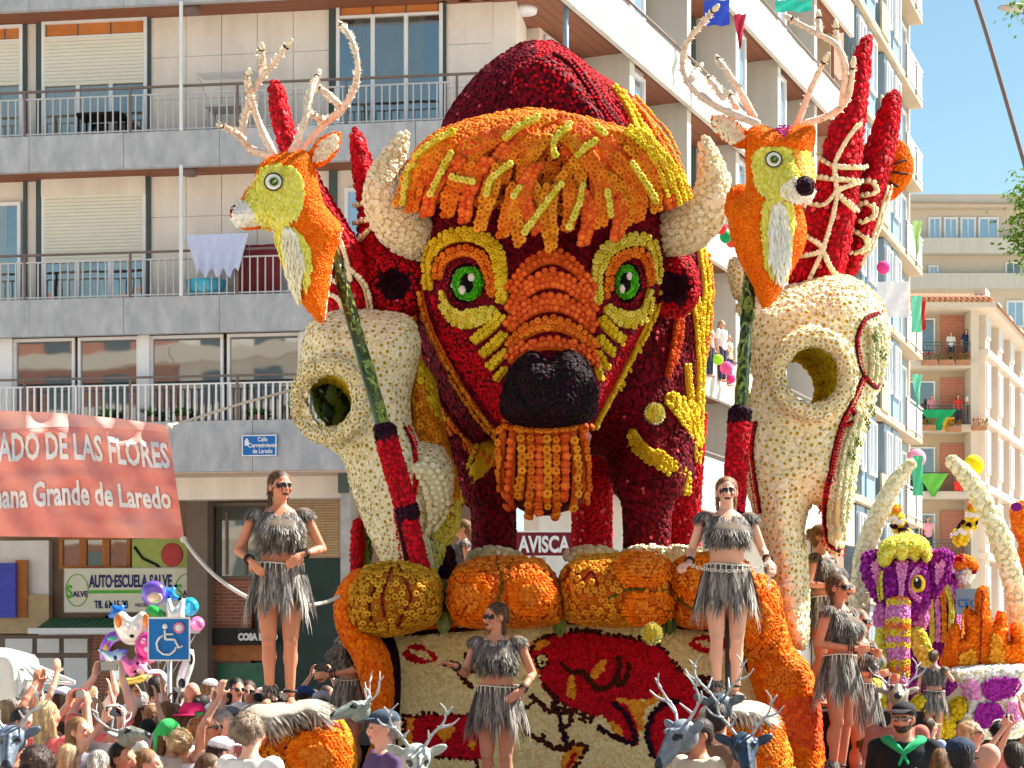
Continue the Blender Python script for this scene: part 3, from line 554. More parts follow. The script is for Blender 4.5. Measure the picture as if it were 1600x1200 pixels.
# ---------------------------------------------------------------- right face of the same block
bR, FR = frame('apartment_wing', (.75, 32), R_ex, label='sunlit right wing of the corner block with white ribbed balcony bands receding along the street', cat='building')
XE = 21.2; RW = 1.15
mesh('wall', *boxg(2.0, XE, RW, RW + .3, 0, 15.5), M['cream_wall'], bR, smooth=False)
lv = dict(levels); lv['Z'] = (levels['A'][0] + 2.84, levels['A'][1] + 2.84); lv['Y'] = (levels['A'][0] + 5.6, levels['A'][1] + 5.6); lv['X'] = (levels['A'][0] + 8.4, levels['A'][1] + 8.4)
mesh('upper_wall', *boxg(2.0, XE, RW, RW + .3, 15.5, 24), M['cream_wall'], bR, smooth=False)
for k, (z0, z1) in lv.items():
    z0b = z0 - .12; n = int(XE / .42)
    for i in range(n): mesh('white_panel', *boxg(i * XE / n + .006 + .002, (i + 1) * XE / n - .006, rnd.uniform(-.012, 0), .1, z0b, z1 + .12), M['white_rib'], bR, smooth=False)
    mesh('slab', *boxg(.1, XE, .12, 2.5, z0 + .12, z0 + .25), M['granite'], bR, smooth=False)
    for i in range(12): mesh('soffit_board', *boxg(.1, XE, .11 + i * .2, .11 + i * .2 + .19, z0 + .05 - .003 * (i % 2), z0 + .118), M['wood_soffit'], bR, smooth=False)
    mesh('handrail', *tubeg([(0, -.02, z1 + .2), (XE, -.02, z1 + .2)], .03, 6), M['rail_top'], bR)
ks = ['D', 'C', 'B', 'A', 'Z', 'Y']; tops = [lv['C'], lv['B'], lv['A'], lv['Z'], lv['Y'], lv['X']]
for k, tp in zip(ks, tops):
    z0, z1 = lv[k][1], tp[0] + .1
    for j, x in enumerate(np.arange(2.1, XE - 2.5, 3.4)):
        window(bR, x + .1, x + 1.5, z0 + .1, z1 - .15, RW - .02, cols=2, gl='gl_blue' if j % 2 else 'gl_house', sh=rnd.choice([0, .3, .55]), head=.0)
        mesh('pillar', *boxg(x + 1.85, x + 2.1, .14, RW, z0 - .05, z1), M['white_rib'], bR, smooth=False); mesh('dark_strip', *boxg(x + 1.6, x + 1.84, RW - .1, RW - .002, z0 - .05, z1), M['dark_strip'], bR, smooth=False)
        if j % 3 != 1: mesh('side_wall', *boxg(x + 2.15, x + 3.2, .35, .45, z0 - .05, z1), M['bluegl'] if j % 2 else M['cream_wall'], bR, smooth=False); window(bR, x + 2.25, x + 3.1, z0 + .25, z1 - .2, .34, cols=1, gl='gl_blue')
for za, zb in ((levels['A'][0] - 2.3, levels['A'][0]), (levels['A'][1], levels['A'][0] + 2.84)): mesh('corner_pole', *tubeg([(.9, .2, za), (.9, .2, zb)], .05, 10), M['bluegl'], bR)
x, z = loc(FL, 863, 62, .9); mesh('terrace_lamp', *loftg([(levels['A'][0] - .03, .2, .2, 1.0, 1.0), (levels['A'][0] + .05, .22, .22, 1.0, 1.0)], 18), M['white_fr'], bR)
# ---------------------------------------------------------------- next block along the street
b2, F2 = frame('apartment_building', (9.02, 51.4), (.358, .934), label='tall pale blue and beige apartment tower beyond the white wing, cut by the sky', cat='building')
M['beige'] = mat('beige_panels', rgb(186, 166, 142), .8, .08, 1.5, .2, 20); M['brownbrick'] = brick_mat('brown_brick', rgb(140, 100, 84), rgb(160, 118, 98), rgb(150, 130, 118))
mesh('wall', *boxg(0, 12.2, 0.5, 1.0, 0, 27), M['beige'], b2, smooth=False); mesh('brick_strip', *boxg(0.1, 1.5, .42, .5, 0, 27), M['brownbrick'], b2, smooth=False); mesh('end_wall', *boxg(12.2, 12.4, .4, 9, 0, 27), M['white_rib'], b2, smooth=False)
for i in range(9):
    z = 1.2 + i * 2.75
    mesh('slab', *boxg(0, 12.3, -.02, .5, z - .2, z), M['beige'], b2, smooth=False)
    for x0, x1 in ((1.7, 2.9), (3.2, 4.6), (6.0, 7.2), (7.5, 8.7)): mesh('bay', *boxg(x0, x1, .12, .5, z, z + 2.5), M['bluegl'], b2, smooth=False); window(b2, x0 + .1, x1 - .1, z + .75, z + 2.3, .11, cols=2, gl='gl_blue')
    mesh('parapet', *boxg(4.7, 5.9, -.06, 0, z, z + .9), M['beige'], b2, smooth=False); mesh('recess', *boxg(9.4, 12.0, .46, .5, z, z + 2.5), M['bluegl'], b2, smooth=False); window(b2, 9.8, 11.6, z + .1, z + 2.2, .44, cols=2, gl='gl_dark'); railing(b2, 9.0, 12.2, -.04, z, z + .95, sp=.16, m='white_fr', top='white_fr'); railing(b2, .1, 1.6, -.04, z, z + .95, sp=.16, m='dark_strip', top='dark_strip')
# ---------------------------------------------------------------- brick block with balconies at the right
b3, F3 = frame('brick_apartment_house', (20.3, 84), (1, 0.02), label='red brick and cream house with a tiled roof and flowered balconies at the right', cat='building')
def z3(py): return CH + (HZ - py) / F * 84
W3 = -3.5
M['redbrick'] = brick_mat('red_brick', rgb(176, 96, 72), rgb(192, 112, 86), rgb(196, 160, 140)); M['whitecol'] = mat('white_render', rgb(206, 192, 178), .7, .04, 1)
mesh('wall', *boxg(W3, -.3, .9, 1.2, 0, z3(480)), M['beige'], b3, smooth=False)
for i, yb in enumerate((577, 676, 780, 885, 990)):
    zz = z3(yb); zt_ = z3(yb - 90); mesh('balcony_slab', *boxg(W3, .05, -.3, .9, zz - .0, zz + .32), M['whitecol'], b3, smooth=False); mesh('brick_panel', *boxg(-1.35, -.32, .82, .9, zz + .32, zt_), M['redbrick'], b3, smooth=False)
    window(b3, W3 + .5, -1.6, zz + .35, zt_ - .15, .88, cols=2, gl='gl_dark'); railing(b3, W3, .0, -.25, zz + .3, zz + 1.15, sp=.16, m='dark_strip', top='dark_strip')
mesh('corner_column', *boxg(-.3, .05, -.28, .9, 0, z3(480)), M['whitecol'], b3, smooth=False)
s3 = empty('brick_house_side', (20.35, 84.0, 0), math.atan2(1, .42), label='long brick side of the tiled-roof house with white bays running off to the right', cat='building')
mesh('wall', *boxg(0.9, 34, .3, .6, 0, z3(490)), M['redbrick'], s3, smooth=False)
for i in range(6):
    zz = 1.0 + i * 3.0; mesh('slab', *boxg(.9, 34, -.35, .3, zz - .3, zz), M['whitecol'], s3, smooth=False)
    for j in range(9): x0 = 1.0 + j * 3.6; mesh('bay_column', *boxg(x0, x0 + 1.2, -.2, .3, zz, zz + 2.7), M['whitecol'], s3, smooth=False); window(s3, x0 + .15, x0 + 1.05, zz + .5, zz + 2.4, -.21, cols=2, gl='gl_blue'); window(s3, x0 + 1.5, x0 + 3.2, zz + .1, zz + 2.3, .28, cols=2, gl='gl_dark')
rf = empty('tiled_roof', (0, 0, z3(487)), parent=b3)
mesh('eave', *boxg(-3.9, .6, -1.1, 3, 0, .22), M['whitecol'], rf, smooth=False); v = [(.4, -1.12, .03), (15.2, 32.5, .03), (13.7, 33.2, .03), (-1.0, -.5, .03)]; mesh('side_eave', v + [(a, b, c + .25) for a, b, c in v], [(0,3,2,1), (4,5,6,7), (0,1,5,4), (1,2,6,5), (2,3,7,6), (3,0,4,7)], M['whitecol'], rf, smooth=False)
for i in range(19): x0 = -3.9 + i * .235; mesh('roof_tile_row', *tubeg([(x0, -1.15, .3), (x0 + .3, 2.2, 1.1)], .12, 6), M['tile'], rf)
mesh('roof_slope', [(-4, -1.1, .23), (.6, -1.1, .23), (1.2, 3, 1.1), (-4, 3, 1.1), (15.3, 32.5, .26), (13, 34, 1.2)], [(0,1,2,3), (1,4,5,2)], M['tile'], rf, smooth=False)
b4, F4 = frame('apartment_building', (27.4, 128), (1, .0), label='distant pale apartment house with long balconies and a low brown roof under the sky', cat='building')
def z4(py): return CH + (HZ - py) / F * 128
mesh('wall', *boxg(-2, 14, 0, 8, 0, z4(326)), M['whitecol'], b4, smooth=False)
for yb in (400, 455, 560): mesh('balcony_band', *boxg(-2, 14, -1.0, 0, z4(yb), z4(yb) + 1.0), M['white_rib'], b4, smooth=False)
mesh('parapet', *boxg(-2.1, 14, -.8, 0, z4(328), z4(308)), M['whitecol'], b4, smooth=False)
for i, (p0, p1, y0, y1, g_) in enumerate([(1450,1470,340,388,'gl_blue'), (1474,1496,340,388,'gl_blue'), (1500,1524,340,388,'bluegl'), (1528,1560,340,388,'bluegl'), (1450,1466,415,452,'gl_blue'), (1570,1596,410,450,'gl_dark'), (1572,1600,470,512,'gl_blue')]): window(b4, (p0-800)/F*128-27.4, (p1-800)/F*128-27.4, z4(y1), z4(y0), -.02, cols=2, gl=g_ if g_ != 'bluegl' else 'gl_blue', t=.12, dep=.12)
rv_ = [(-2, -1, z4(312)), (4.5, -1, z4(325)), (4.5, 8, z4(325)), (-2, 8, z4(312)), (-2, 3, z4(297)), (2.0, 3, z4(306))]; mesh('roof', [(-2.4,-1,z4(322)), (9,-1,z4(325)), (9,8,z4(325)), (-2.4,8,z4(322)), (-1.2,3,z4(304)), (.8,3,z4(304))], [(0,1,5,4), (1,2,5), (2,3,4,5), (3,0,4)], M['tile'], b4, smooth=False); box('chimney', .1, .7, 2.6, 3.2, z4(310), z4(300), M['tile'], b4)
# ---------------------------------------------------------------- the houses across the street, behind the photographer (they show in the panes)
for i, (x0, x1) in enumerate(((-34, -14), (-13.9, 9), (9.1, 30), (-56, -34.1), (-80, -56.1))):
    t = empty('street_house', ((x0 + x1) / 2, -26, 0), label=['cream house across the street on the left, seen in the window reflections', 'brick and cream house across the street, seen in the window reflections', 'pale house across the street on the right, seen in the window reflections', 'white-banded house second from the left end of the reflected street', 'cream house at the left end of the reflected street'][i], cat='building'); w = (x1 - x0) / 2
    mesh('wall', *boxg(-w, w, -8, 0, 0, 21), M['cream_wall' if i not in (1, 3) else 'redbrick'], t, smooth=False)
    for f_ in range(6):
        mesh('balcony_band', *boxg(-w, w, 0, .8, 2.9 + f_ * 2.9, 3.6 + f_ * 2.9), M['whitecol'], t, smooth=False)
        for k in range(6): x = -w + 1.2 + k * (2 * w - 2) / 6; mesh('window', *boxg(x, x + 1.5, 0, .04, 3.7 + f_ * 2.9, 5.4 + f_ * 2.9), M['gl_dark'], t, smooth=False)
        for k in range(3): x = -w + 3.1 + k * (2 * w - 2) / 3; mesh('brick_pier', *boxg(x, x + .7, 0, .1, 0, 13), M['redbrick'], t, smooth=False) if f_ == 0 else None
# shop under the float's gap
pv = empty('shop_sign', P(850, 850, 29.5), label='dark red AVISCA sign with white capitals seen between the bison legs', cat='sign'); box('board', -.46, .46, 0, .06, -.2, .2, red_i, pv, bevel=.01); text_obj('AVISCA', 'lettering', .34, wht, pv, (0, -.012, -.12), .68, align='CENTER', off=.012)
for b_ in ((-.46, .46, .18, .2), (-.46, .46, -.2, -.18)): mesh('border', *boxg(b_[0], b_[1], -.008, 0, b_[2], b_[3]), wht, pv, smooth=False)
mesh('sign_post', *boxg(-.03, .03, .02, .08, -3.7, -.2), M['rail'], pv, smooth=False)
# ================================================================ flower sculptures
def uvn(puff, px, py, off=0.0):
    """points and normals on the front of a puffed solid"""
    px = np.asarray(px, float); py = np.asarray(py, float); e = 1.5
    def pos(x, y):
        Y = puff.base(x, y) - puff.h(x, y); return np.stack([(x - 800) / F * Y, Y + 0 * x, CH + (HZ - y) / F * Y], -1)
    p = pos(px, py); a = pos(px + e, py) - pos(px - e, py); b = pos(px, py - e) - pos(px, py + e)
    n = np.cross(a, b); n /= (np.linalg.norm(n, axis=1) + 1e-9)[:, None]
    n = np.where(n[:, 1:2] > 0, -n, n); n[:, 1] -= 0.25; n /= np.linalg.norm(n, axis=1)[:, None]
    return p + n * off, n
def stroke(puff, pts, w, tpl, parent, base=None, sp=9.0, off=0.03, name='flower_row', parts=0, n=6, size=None, pname=None):
    """a raised band that follows the surface, planted with rows of flowers; w in reference units, may taper"""
    w = list(w) if hasattr(w, '__len__') else [w] * len(pts)
    c = crom([(a[0], a[1], ww) for a, ww in zip(pts, w)], n); d = np.r_[0, np.cumsum(np.hypot(*np.diff(c[:, :2], axis=0).T))]; L = d[-1]
    s = puff.Y / F
    if base is not None:
        k = max(3, int(L / 8)); t = np.linspace(0, L, k); x, y, ww = (np.interp(t, d, c[:, i]) for i in range(3)); p, nn = uvn(puff, x, y, off - 0.035)
        v, f = tubeg([Vector(q) for q in p], [max(0.02, 0.5 * q * s) for q in ww], 8, True, 1.0, up=(0, 1, 0))
        pr = np.array([tuple(q) for q in v]); M0 = np.repeat(p, 8, axis=0); q8 = pr[:len(M0)]; nn8 = np.repeat(nn, 8, axis=0); dd = q8 - M0; along = (dd * nn8).sum(1)[:, None]
        fl = min(0.6, 0.045 / max(0.02, 0.5 * max(ww) * s)); pr[:len(M0)] = M0 + dd - nn8 * along * (1 - fl); mesh(name + '_bed', pr, f, base, parent, world=True)
    rows = max(1, int(round(np.mean(w) / sp))); X, Y_ = [], []
    for i in range(int(L / sp) + 1):
        t = min(L, i * sp + 0.3 * sp); x, y, ww = (np.interp(t, d, c[:, j]) for j in range(3)); x2, y2 = (np.interp(min(L, t + 2), d, c[:, j]) for j in range(2)); x1, y1 = (np.interp(max(0, t - 2), d, c[:, j]) for j in range(2))
        tx, ty = x2 - x1, y2 - y1; l = math.hypot(tx, ty) + 1e-6; tx, ty = tx / l, ty / l
        rr = max(1, int(round(ww / sp)))
        for r in range(rr):
            o = (r - (rr - 1) / 2) * (ww / max(rr, 1)); sh = (r % 2) * sp * 0.5
            X.append(x - ty * o + tx * sh + rnd.uniform(-.12, .12) * sp); Y_.append(y + tx * o + ty * sh + rnd.uniform(-.12, .12) * sp)
    p, nn = uvn(puff, X, Y_, off); return flowers(name, p, nn, (size or sp * 0.58) * s, tpl, parent, parts=parts, pname=pname)
def patch(puff, poly, tpl, parent, sp=8.0, off=0.02, name='flower_patch', smooth=4, parts=0, size=None, dots=None):
    poly = crom(poly, smooth, True) if smooth else np.array(poly, float); lo, hi = poly.min(0), poly.max(0); X, Y_ = [], []
    y = lo[1]; r = 0
    while y < hi[1]:
        x = lo[0] + (sp / 2 if r % 2 else 0)
        while x < hi[0]: X.append(x + rnd.uniform(-.15, .15) * sp); Y_.append(y + rnd.uniform(-.15, .15) * sp); x += sp
        y += sp * 0.87; r += 1
    X, Y_ = np.array(X), np.array(Y_); m = inside(X, Y_, poly)
    if not m.any(): return
    p, nn = uvn(puff, X[m], Y_[m], off); return flowers(name, p, nn, (size or sp * 0.6) * puff.Y / F, tpl, parent, parts=parts)
def clad(name, V, Fc, sp, tpl, parent, regions=(), speck=None, cull=-0.25, seed=1, size=None, parts=0, sink=0.0, holes=()):
    """plant a whole surface; regions = [(outline, template)] choose other flowers inside an outline"""
    p, n = scatter(V, Fc, sp, cull=cull, seed=seed); x, y = px_of(p); lab = np.zeros(len(p), int)
    for i, (poly, _) in enumerate(regions): lab[inside(x, y, np.array(poly, float))] = i + 1
    for h in holes: lab[inside(x, y, np.array(h, float))] = -1
    size = size or sp * 0.62
    if speck:
        m = (npr.rand(len(p)) < speck[1]) & (lab == 0); lab[m] = 99; flowers(name + '_specks', p[m], n[m], size * 0.75, speck[0], parent, sink=sink + size * .35)
    for i in range(len(regions) + 1):
        m = lab == i; flowers(name, p[m], n[m], size, tpl if i == 0 else regions[i - 1][1], parent, parts=parts if i == 0 else 0, sink=sink)
def tubeclad(name, pts, tpl, parent, sp, basemat, seg=14, n=6, size=None, cap=True, flat=1.0, speck=None, parts=0, seed=1, cull=-0.25, regions=()):
    path, rad = tube_px(pts, n); v, f = tubeg(path, rad, seg, cap, flat); mesh(name, v, f, basemat, parent, world=True)
    clad(name + '_flowers', v, f, sp, tpl, parent, speck=speck, size=size, parts=parts, seed=seed, cull=cull, regions=regions); return path, rad
# ---------------------------------------------------------------- the bison
DECK = 2.75
bison = empty('bison_sculpture', (0.45, 18.0, DECK), label='giant dark red bison covered in flowers with a shaggy orange fringe and green eyes', cat='bison sculpture')
body = Puff([(690,225),(695,185),(745,118),(800,75),(838,64),(880,72),(930,112),(975,140),(1010,175),(1045,225),(1068,290),(1088,350),(1103,410),(1107,480),(1099,560),(1092,640),(1088,700),(1078,755),(1040,785),(985,785),(962,735),(930,705),(820,705),(790,745),(745,790),(722,775),(700,700),(672,620),(655,500),(650,300)],
            18.5, 0.95, 150, back=2.2, g=11)
bv, bf = body.geo(); mesh('body', bv, bf, M['wine'], bison, world=True)
clad('body_flowers', bv, bf, 0.036, 'z_wine', bison, speck=('z_rose', 0.012), size=0.026,
     regions=[([(838,55),(1010,140),(1040,330),(960,330),(880,190),(835,100)], 'z_crimson'), ([(690,232),(690,222),(700,220),(700,232)], 'z_plum')])  # crimson region: the hump's sunlit right face put into the flower colour
ridge = Puff([(800,118),(815,100),(850,88),(885,110),(920,150),(958,205),(930,208),(880,200),(830,190),(812,180)], 17.75, 0.16, 14, g=7)
rv, rf = ridge.geo(); mesh('hump_ridge', rv, rf, M['wine'], bison, world=True); clad('hump_flowers', rv, rf, 0.04, 'z_wine', bison, size=0.032, speck=('z_crimson', .5))
stroke(body, [(862,92),(890,108),(922,148),(952,190),(972,215)], [10,16,20,22,18], 'z_crimson', bison, M['wine'], sp=6, off=0.1, name='hump_crest')
for pts, w, tp, bm_ in [([(958,138),(985,180),(1010,240),(1045,300)], [10,16,20,22], 'f_yellow', 'yellow'), ([(985,158),(1030,215),(1062,285),(1078,330)], [14,22,24,20], 'f_amber', 'orange'),
                   ([(1000,205),(1030,255),(1058,315)], [16,20,20], 'f_yellow', 'yellow'), ([(1085,335),(1092,400),(1098,450),(1094,520)], 13, 'f_yellow', 'yellow'), ([(1101,400),(1105,460),(1101,520),(1094,560)], 10, 'f_amber', 'orange'),
                   ([(1078,450),(1086,510),(1089,580),(1087,640),(1086,690)], 13, 'f_yellow', 'yellow'), ([(1058,492),(1054,530),(1048,560),(1040,588)], [16,16,14,9], 'f_redorange', 'orange'), ([(1070,490),(1072,440)], 10, 'f_lemon', 'yellow'),
                   ([(1070,570),(1074,620),(1084,660)], 10, 'f_yellow', 'yellow'), ([(1040,622),(1062,640),(1078,672),(1086,720)], [20,36,24,8], 'f_yellow', 'yellow'),
                   ([(988,672),(1003,698),(1032,722),(1062,742),(1070,765)], [16,22,24,22,10], 'f_yellow', 'yellow'), ([(765,695),(752,730),(735,760),(716,792)], [36,34,26,10], 'f_yellow', 'yellow'),
                   ([(648,490),(655,560),(685,625),(722,680),(768,725)], [10,14,16,16,12], 'f_orange', 'orange'), ([(645,470),(650,520),(668,590),(705,655)], 8, 'f_yellow', 'yellow'),
                   ([(668,610),(690,680),(700,740),(716,795)], 12, 'f_yellow', 'yellow')]:
    stroke(body, pts, w, tp, bison, M[bm_], sp=8, off=0.05, name='flower_stripe')
for pts, lbl in [([(745,690,18.2,58),(762,760,18.1,40),(771,800,18.1,34),(771,930,18.1,34)], None), ([(1015,690,18.2,70),(1012,760,18.1,55),(1011,800,18.1,37),(1011,930,18.1,37)], None)]:
    tubeclad('leg', pts, 'z_wine', bison, 0.036, M['wine'], seed=3, size=0.026, speck=('z_rose', 0.02))
for pts in [[(925,650,20.3,40),(925,720,20.3,33),(925,800,20.3,31),(925,930,20.3,31)], [(1064,650,20.3,40),(1066,760,20.3,30),(1066,820,20.3,28),(1066,930,20.3,28)]]:
    tubeclad('leg', pts, 'z_crimson', bison, 0.04, M['crimson'], seed=4, size=0.03, speck=('z_rose', 0.06))  # rear legs: sunlight on them is put into the brighter crimson
for x, y in ((771,870),(1011,868),(925,868),(1066,868)):
    tubeclad('hoof_trim', [(x-38,y+2,17.75,9),(x,y-6,17.65,10),(x+38,y+2,17.75,9)], 'f_cream', bison, 0.05, M['cream'], seg=8, seed=2)
def hx(x, y): return 0.22 * np.exp(-((x-860)/80)**2) * np.clip((y-370)/60, 0, 1) + 0.5 * np.exp(-((x-858)/72)**2 - ((y-625)/85)**2) - 0.1 * np.exp(-((x-732)/26)**2 - ((y-443)/28)**2) - 0.1 * np.exp(-((x-979)/22)**2 - ((y-441)/28)**2)
head = Puff([(668,330),(660,400),(655,450),(668,510),(700,580),(740,640),(775,688),(800,710),(840,720),(880,716),(905,694),(935,652),(970,590),(1000,530),(1025,470),(1038,420),(1040,330),(1000,280),(900,250),(780,250),(700,280)], 17.35, 0.5, 85, back=0.6, extra=hx, g=9)
hv, hf = head.geo(); mesh('head', hv, hf, M['wine'], bison, world=True)
ckL = crom([(672,462),(700,478),(720,510),(750,550),(785,600),(790,650),(775,655),(735,600),(695,540)], 4, True); ckR = crom([(1026,470),(1000,505),(975,535),(945,590),(932,640),(945,630),(985,560),(1015,500)], 4, True)
clad('head_flowers', hv, hf, 0.032, 'z_wine', bison, regions=[(ckL, 'z_crimson'), (ckR, 'z_crimson')], size=0.023, seed=5)
for i, (yt, yb, sg) in enumerate([(393,418,50),(423,452,50),(459,490,40),(497,522,36),(530,552,30)]):
    x = np.linspace(-62, 62, 15); pts = [(861 + a, (yt + yb) / 2 + sg * (a / 62) ** 2 - (6 if i == 4 and abs(a) > 30 else 0)) for a in x]
    stroke(head, pts, [max(12, (yb - yt) * (.98 - 0.25 * abs(a) / 62)) for a in x], 'f_redorange' if i != 3 else 'f_orange', bison, M['orange'], sp=9.2, off=0.06, name='snout_band', parts=45, n=3, size=4.9)
EY = 'f_yellow'
for pts, w, tp, b_ in [([(674,452),(675,402),(704,372),(746,371),(780,402),(787,472)], [14,20,22,22,22,20], 'f_yellow', 'yellow'), ([(688,436),(695,408),(722,393),(752,402),(767,430),(771,464)], [14,18,18,18,16,12], 'f_orange', 'orange'),
                    ([(931,475),(931,430),(947,394),(978,377),(1008,378),(1020,400),(1022,440)], [20,20,22,22,20,16,12], 'f_lemon', 'yellow'), ([(946,466),(951,425),(968,402),(996,396),(1009,414),(1012,446)], [12,14,15,16,14,12], 'f_orange', 'orange'),
                    ([(692,456),(700,482),(722,500),(750,497),(775,486)], [8,16,28,28,18], 'f_lemon', 'yellow'), ([(945,482),(962,495),(985,500),(1004,484),(1012,452)], [16,24,26,18,8], 'f_lemon', 'yellow'),
                    ([(742,534),(766,515),(786,497)], [14,18,16], 'f_yellow', 'yellow'), ([(755,555),(772,543),(790,526)], [14,16,14], 'f_yellow', 'yellow'), ([(767,576),(780,565),(792,552)], [12,14,12], 'f_yellow', 'yellow'), ([(779,594),(786,585),(793,576)], 11, 'f_yellow', 'yellow'),
                    ([(935,500),(950,515),(966,530)], [14,18,14], 'f_yellow', 'yellow'), ([(932,529),(942,540),(954,551)], [13,16,13], 'f_yellow', 'yellow'), ([(930,552),(937,562),(944,573)], 12, 'f_yellow', 'yellow'), ([(928,572),(932,582),(934,592)], 10, 'f_yellow', 'yellow'),
                    ([(661,456),(672,502),(700,562),(735,620),(772,668),(800,692)], [8,10,12,13,14,14], 'f_amber', 'orange'), ([(1031,456),(1014,496),(986,555),(956,612),(925,668)], [8,10,13,14,12], 'f_yellow', 'yellow'),
                    ([(778,674),(800,690),(850,697),(895,690),(912,678)], [12,16,14,14,10], 'f_orange', 'orange')]:
    stroke(head, pts, w, tp, bison, M[b_], sp=8.2, off=0.05, name='face_stripe')
def eye(puff, cx, cy, rx, ry, parent, off=0.05, k=1.0, iris='green', white=True):
    e = empty_child(parent, 'eye')
    def disc(nm, ax, ay, x, y, o_, m, fl, sp):
        q = Puff([(x + ax * math.cos(a), y + ay * math.sin(a)) for a in np.linspace(0, 6.283, 13)[:-1]], puff.at(x, y, o_).y, 0.03, ax * 0.5, g=max(2.5, ax / 3), back=0.05)
        v, f = q.geo(); mesh(nm, v, f, m, e, world=True)
        if fl: clad(nm + '_petals', v, f, sp, fl, e, size=sp * 0.6)
    disc('eye_socket', rx * 1.5, ry * 1.42, cx, cy, off, M['plum'], 'z_crimson', 0.028); disc('eye_outline', rx * 1.22, ry * 1.18, cx, cy, off + 0.03, M['black'], 'z_plum', 0.022)
    if white: disc('eye_white', rx * 1.08, ry * 0.62, cx, cy + 3, off + 0.045, M['white'], None, 0.02)
    disc('iris', rx, ry, cx, cy, off + 0.06, M['green'], 'z_' + iris, 0.024); disc('pupil', rx * 0.4, ry * 0.55, cx - rx * .08, cy, off + 0.09, M['black'], 'z_black', 0.018)
    disc('highlight', rx * 0.2, ry * 0.22, cx + rx * .22, cy - ry * .36, off + 0.12, M['white'], 'z_white', 0.012); disc('highlight', rx * 0.2, ry * 0.24, cx - rx * .35, cy + ry * .38, off + 0.12, M['white'], 'z_white', 0.012)
def empty_child(parent, name):
    o = bpy.data.objects.new(name, None); COL.objects.link(o); o.parent = parent; o.empty_display_size = 0.1; WM[o.name] = WM[parent.name].copy(); return o
eye(head, 731, 443, 25, 27, bison, off=0.04); eye(head, 979, 441, 19, 27, bison, off=0.04)
ns = Puff([(784,645),(787,605),(805,568),(830,550),(858,562),(886,549),(914,562),(930,602),(930,640),(908,660),(855,668),(808,662)], 16.38, 0.36, 40, back=0.3, g=8, extra=lambda x, y: -0.07 * np.exp(-((x-815)/14)**2 - ((y-615)/20)**2) - 0.07 * np.exp(-((x-905)/14)**2 - ((y-615)/20)**2))
v, f = ns.geo(); mesh('nose', v, f, M['plum'], bison, world=True); clad('nose_flowers', v, f, 0.034, 'z_black', bison, size=0.026, speck=('z_plum', 0.4))
for pts, nm in [([(566,410),(580,388),(615,390),(650,402),(670,425),(665,470),(650,490),(618,496),(582,480),(564,448)], 'L'), ([(1012,425),(1038,400),(1072,399),(1091,428),(1091,468),(1066,494),(1028,492),(1008,462)], 'R')]:
    c = np.mean(pts, 0); er = Puff(pts, 17.5, 0.3, 40, back=0.25, g=9, extra=lambda x, y, c=c: -0.22 * np.exp(-((x-c[0])/26)**2 - ((y-c[1]-4)/24)**2)); v, f = er.geo(); mesh('ear', v, f, M['wine'], bison, world=True)
    clad('ear_flowers', v, f, 0.036, 'z_crimson', bison, size=0.027, regions=[([(c[0]+28*math.cos(a), c[1]+4+25*math.sin(a)) for a in np.linspace(0,6.28,14)[:-1]], 'z_plum')], speck=('z_rose', 0.015))
for pts in ([(672,374,17.35,34),(648,364,17.25,39),(622,344,17.1,40),(602,312,17.0,33),(602,276,17.0,25),(615,246,17.0,17),(627,222,17.0,11),(633,210,17.0,6)],
            [(1030,362,17.35,33),(1056,360,17.25,37),(1084,348,17.1,37),(1108,318,17.0,31),(1115,282,17.0,24),(1109,252,17.0,17),(1103,228,17.0,10),(1101,216,17.0,6)]):
    tubeclad('horn', pts, 'f_cream', bison, 0.048, M['cream'], size=0.031, parts=150, seg=18, seed=9, cull=0.0)
# shaggy fringe
hair = Puff([(638,318),(632,298),(640,252),(665,220),(700,199),(760,181),(820,171),(870,175),(935,189),(990,210),(1035,255),(1060,305),(1048,328),(1015,325),(970,330),(900,345),(820,340),(740,330),(690,318)], 17.12, 0.62, 100, back=0.9, g=10)
v, f = hair.geo(); mesh('hair_cap', v, f, M['wine'], bison, world=True); clad('hair_flowers', v, f, 0.045, 'f_orange', bison, size=0.03, seed=12)
fr_Y = Puff([(600,150),(1100,150),(1100,460),(600,460)], 17.12, 0.0, 10, smooth=0, extra=lambda x, y: 0.83 * np.sqrt(np.clip(1 - ((x-848)/232)**2 - ((np.minimum(y, 330)-330)/190)**2, 0, 1)) * 1.0, g=200)
fr_Y.h = lambda x, y: 0.62 * np.sqrt(np.clip(1 - ((np.asarray(x, float)-848)/225)**2, 0, 1)) ** 0.8 * np.clip(1 - (np.clip(250 - np.asarray(y, float), 0, 90) / 100) ** 2, 0, 1) ** 0.5 + 0.04
tips = [(640,318,-.1),(654,331,-.1),(676,335,-.15),(704,339,-.1),(730,348,-.05),(753,361,0.2),(788,370,.25),(813,382,.0),(838,362,-.3),(861,388,-.35),(885,362,0),(909,384,.1),(935,352,.15),(959,377,.25),(974,353,.2),(991,346,.2),(1018,332,.15),(1040,325,.1)]
cyc = ['f_amber','f_orange','f_redorange','f_orange','f_redorange','f_amber','f_orange','f_amber','f_redorange']
hr = random.Random(4)
def strand(x0, y0, x1, y1, bend, w, tp, off):
    mx, my = (x0 + x1) / 2 + bend * 40, (y0 + y1) / 2 - 6; stroke(fr_Y, [(x0, y0), (mx, my), (x1, y1)], [w * 0.8, w, w * 0.75], tp, bison, M['mustard'], sp=8.4, off=off, name='hair_strand', parts=12, n=6, pname='flower', size=6.2)
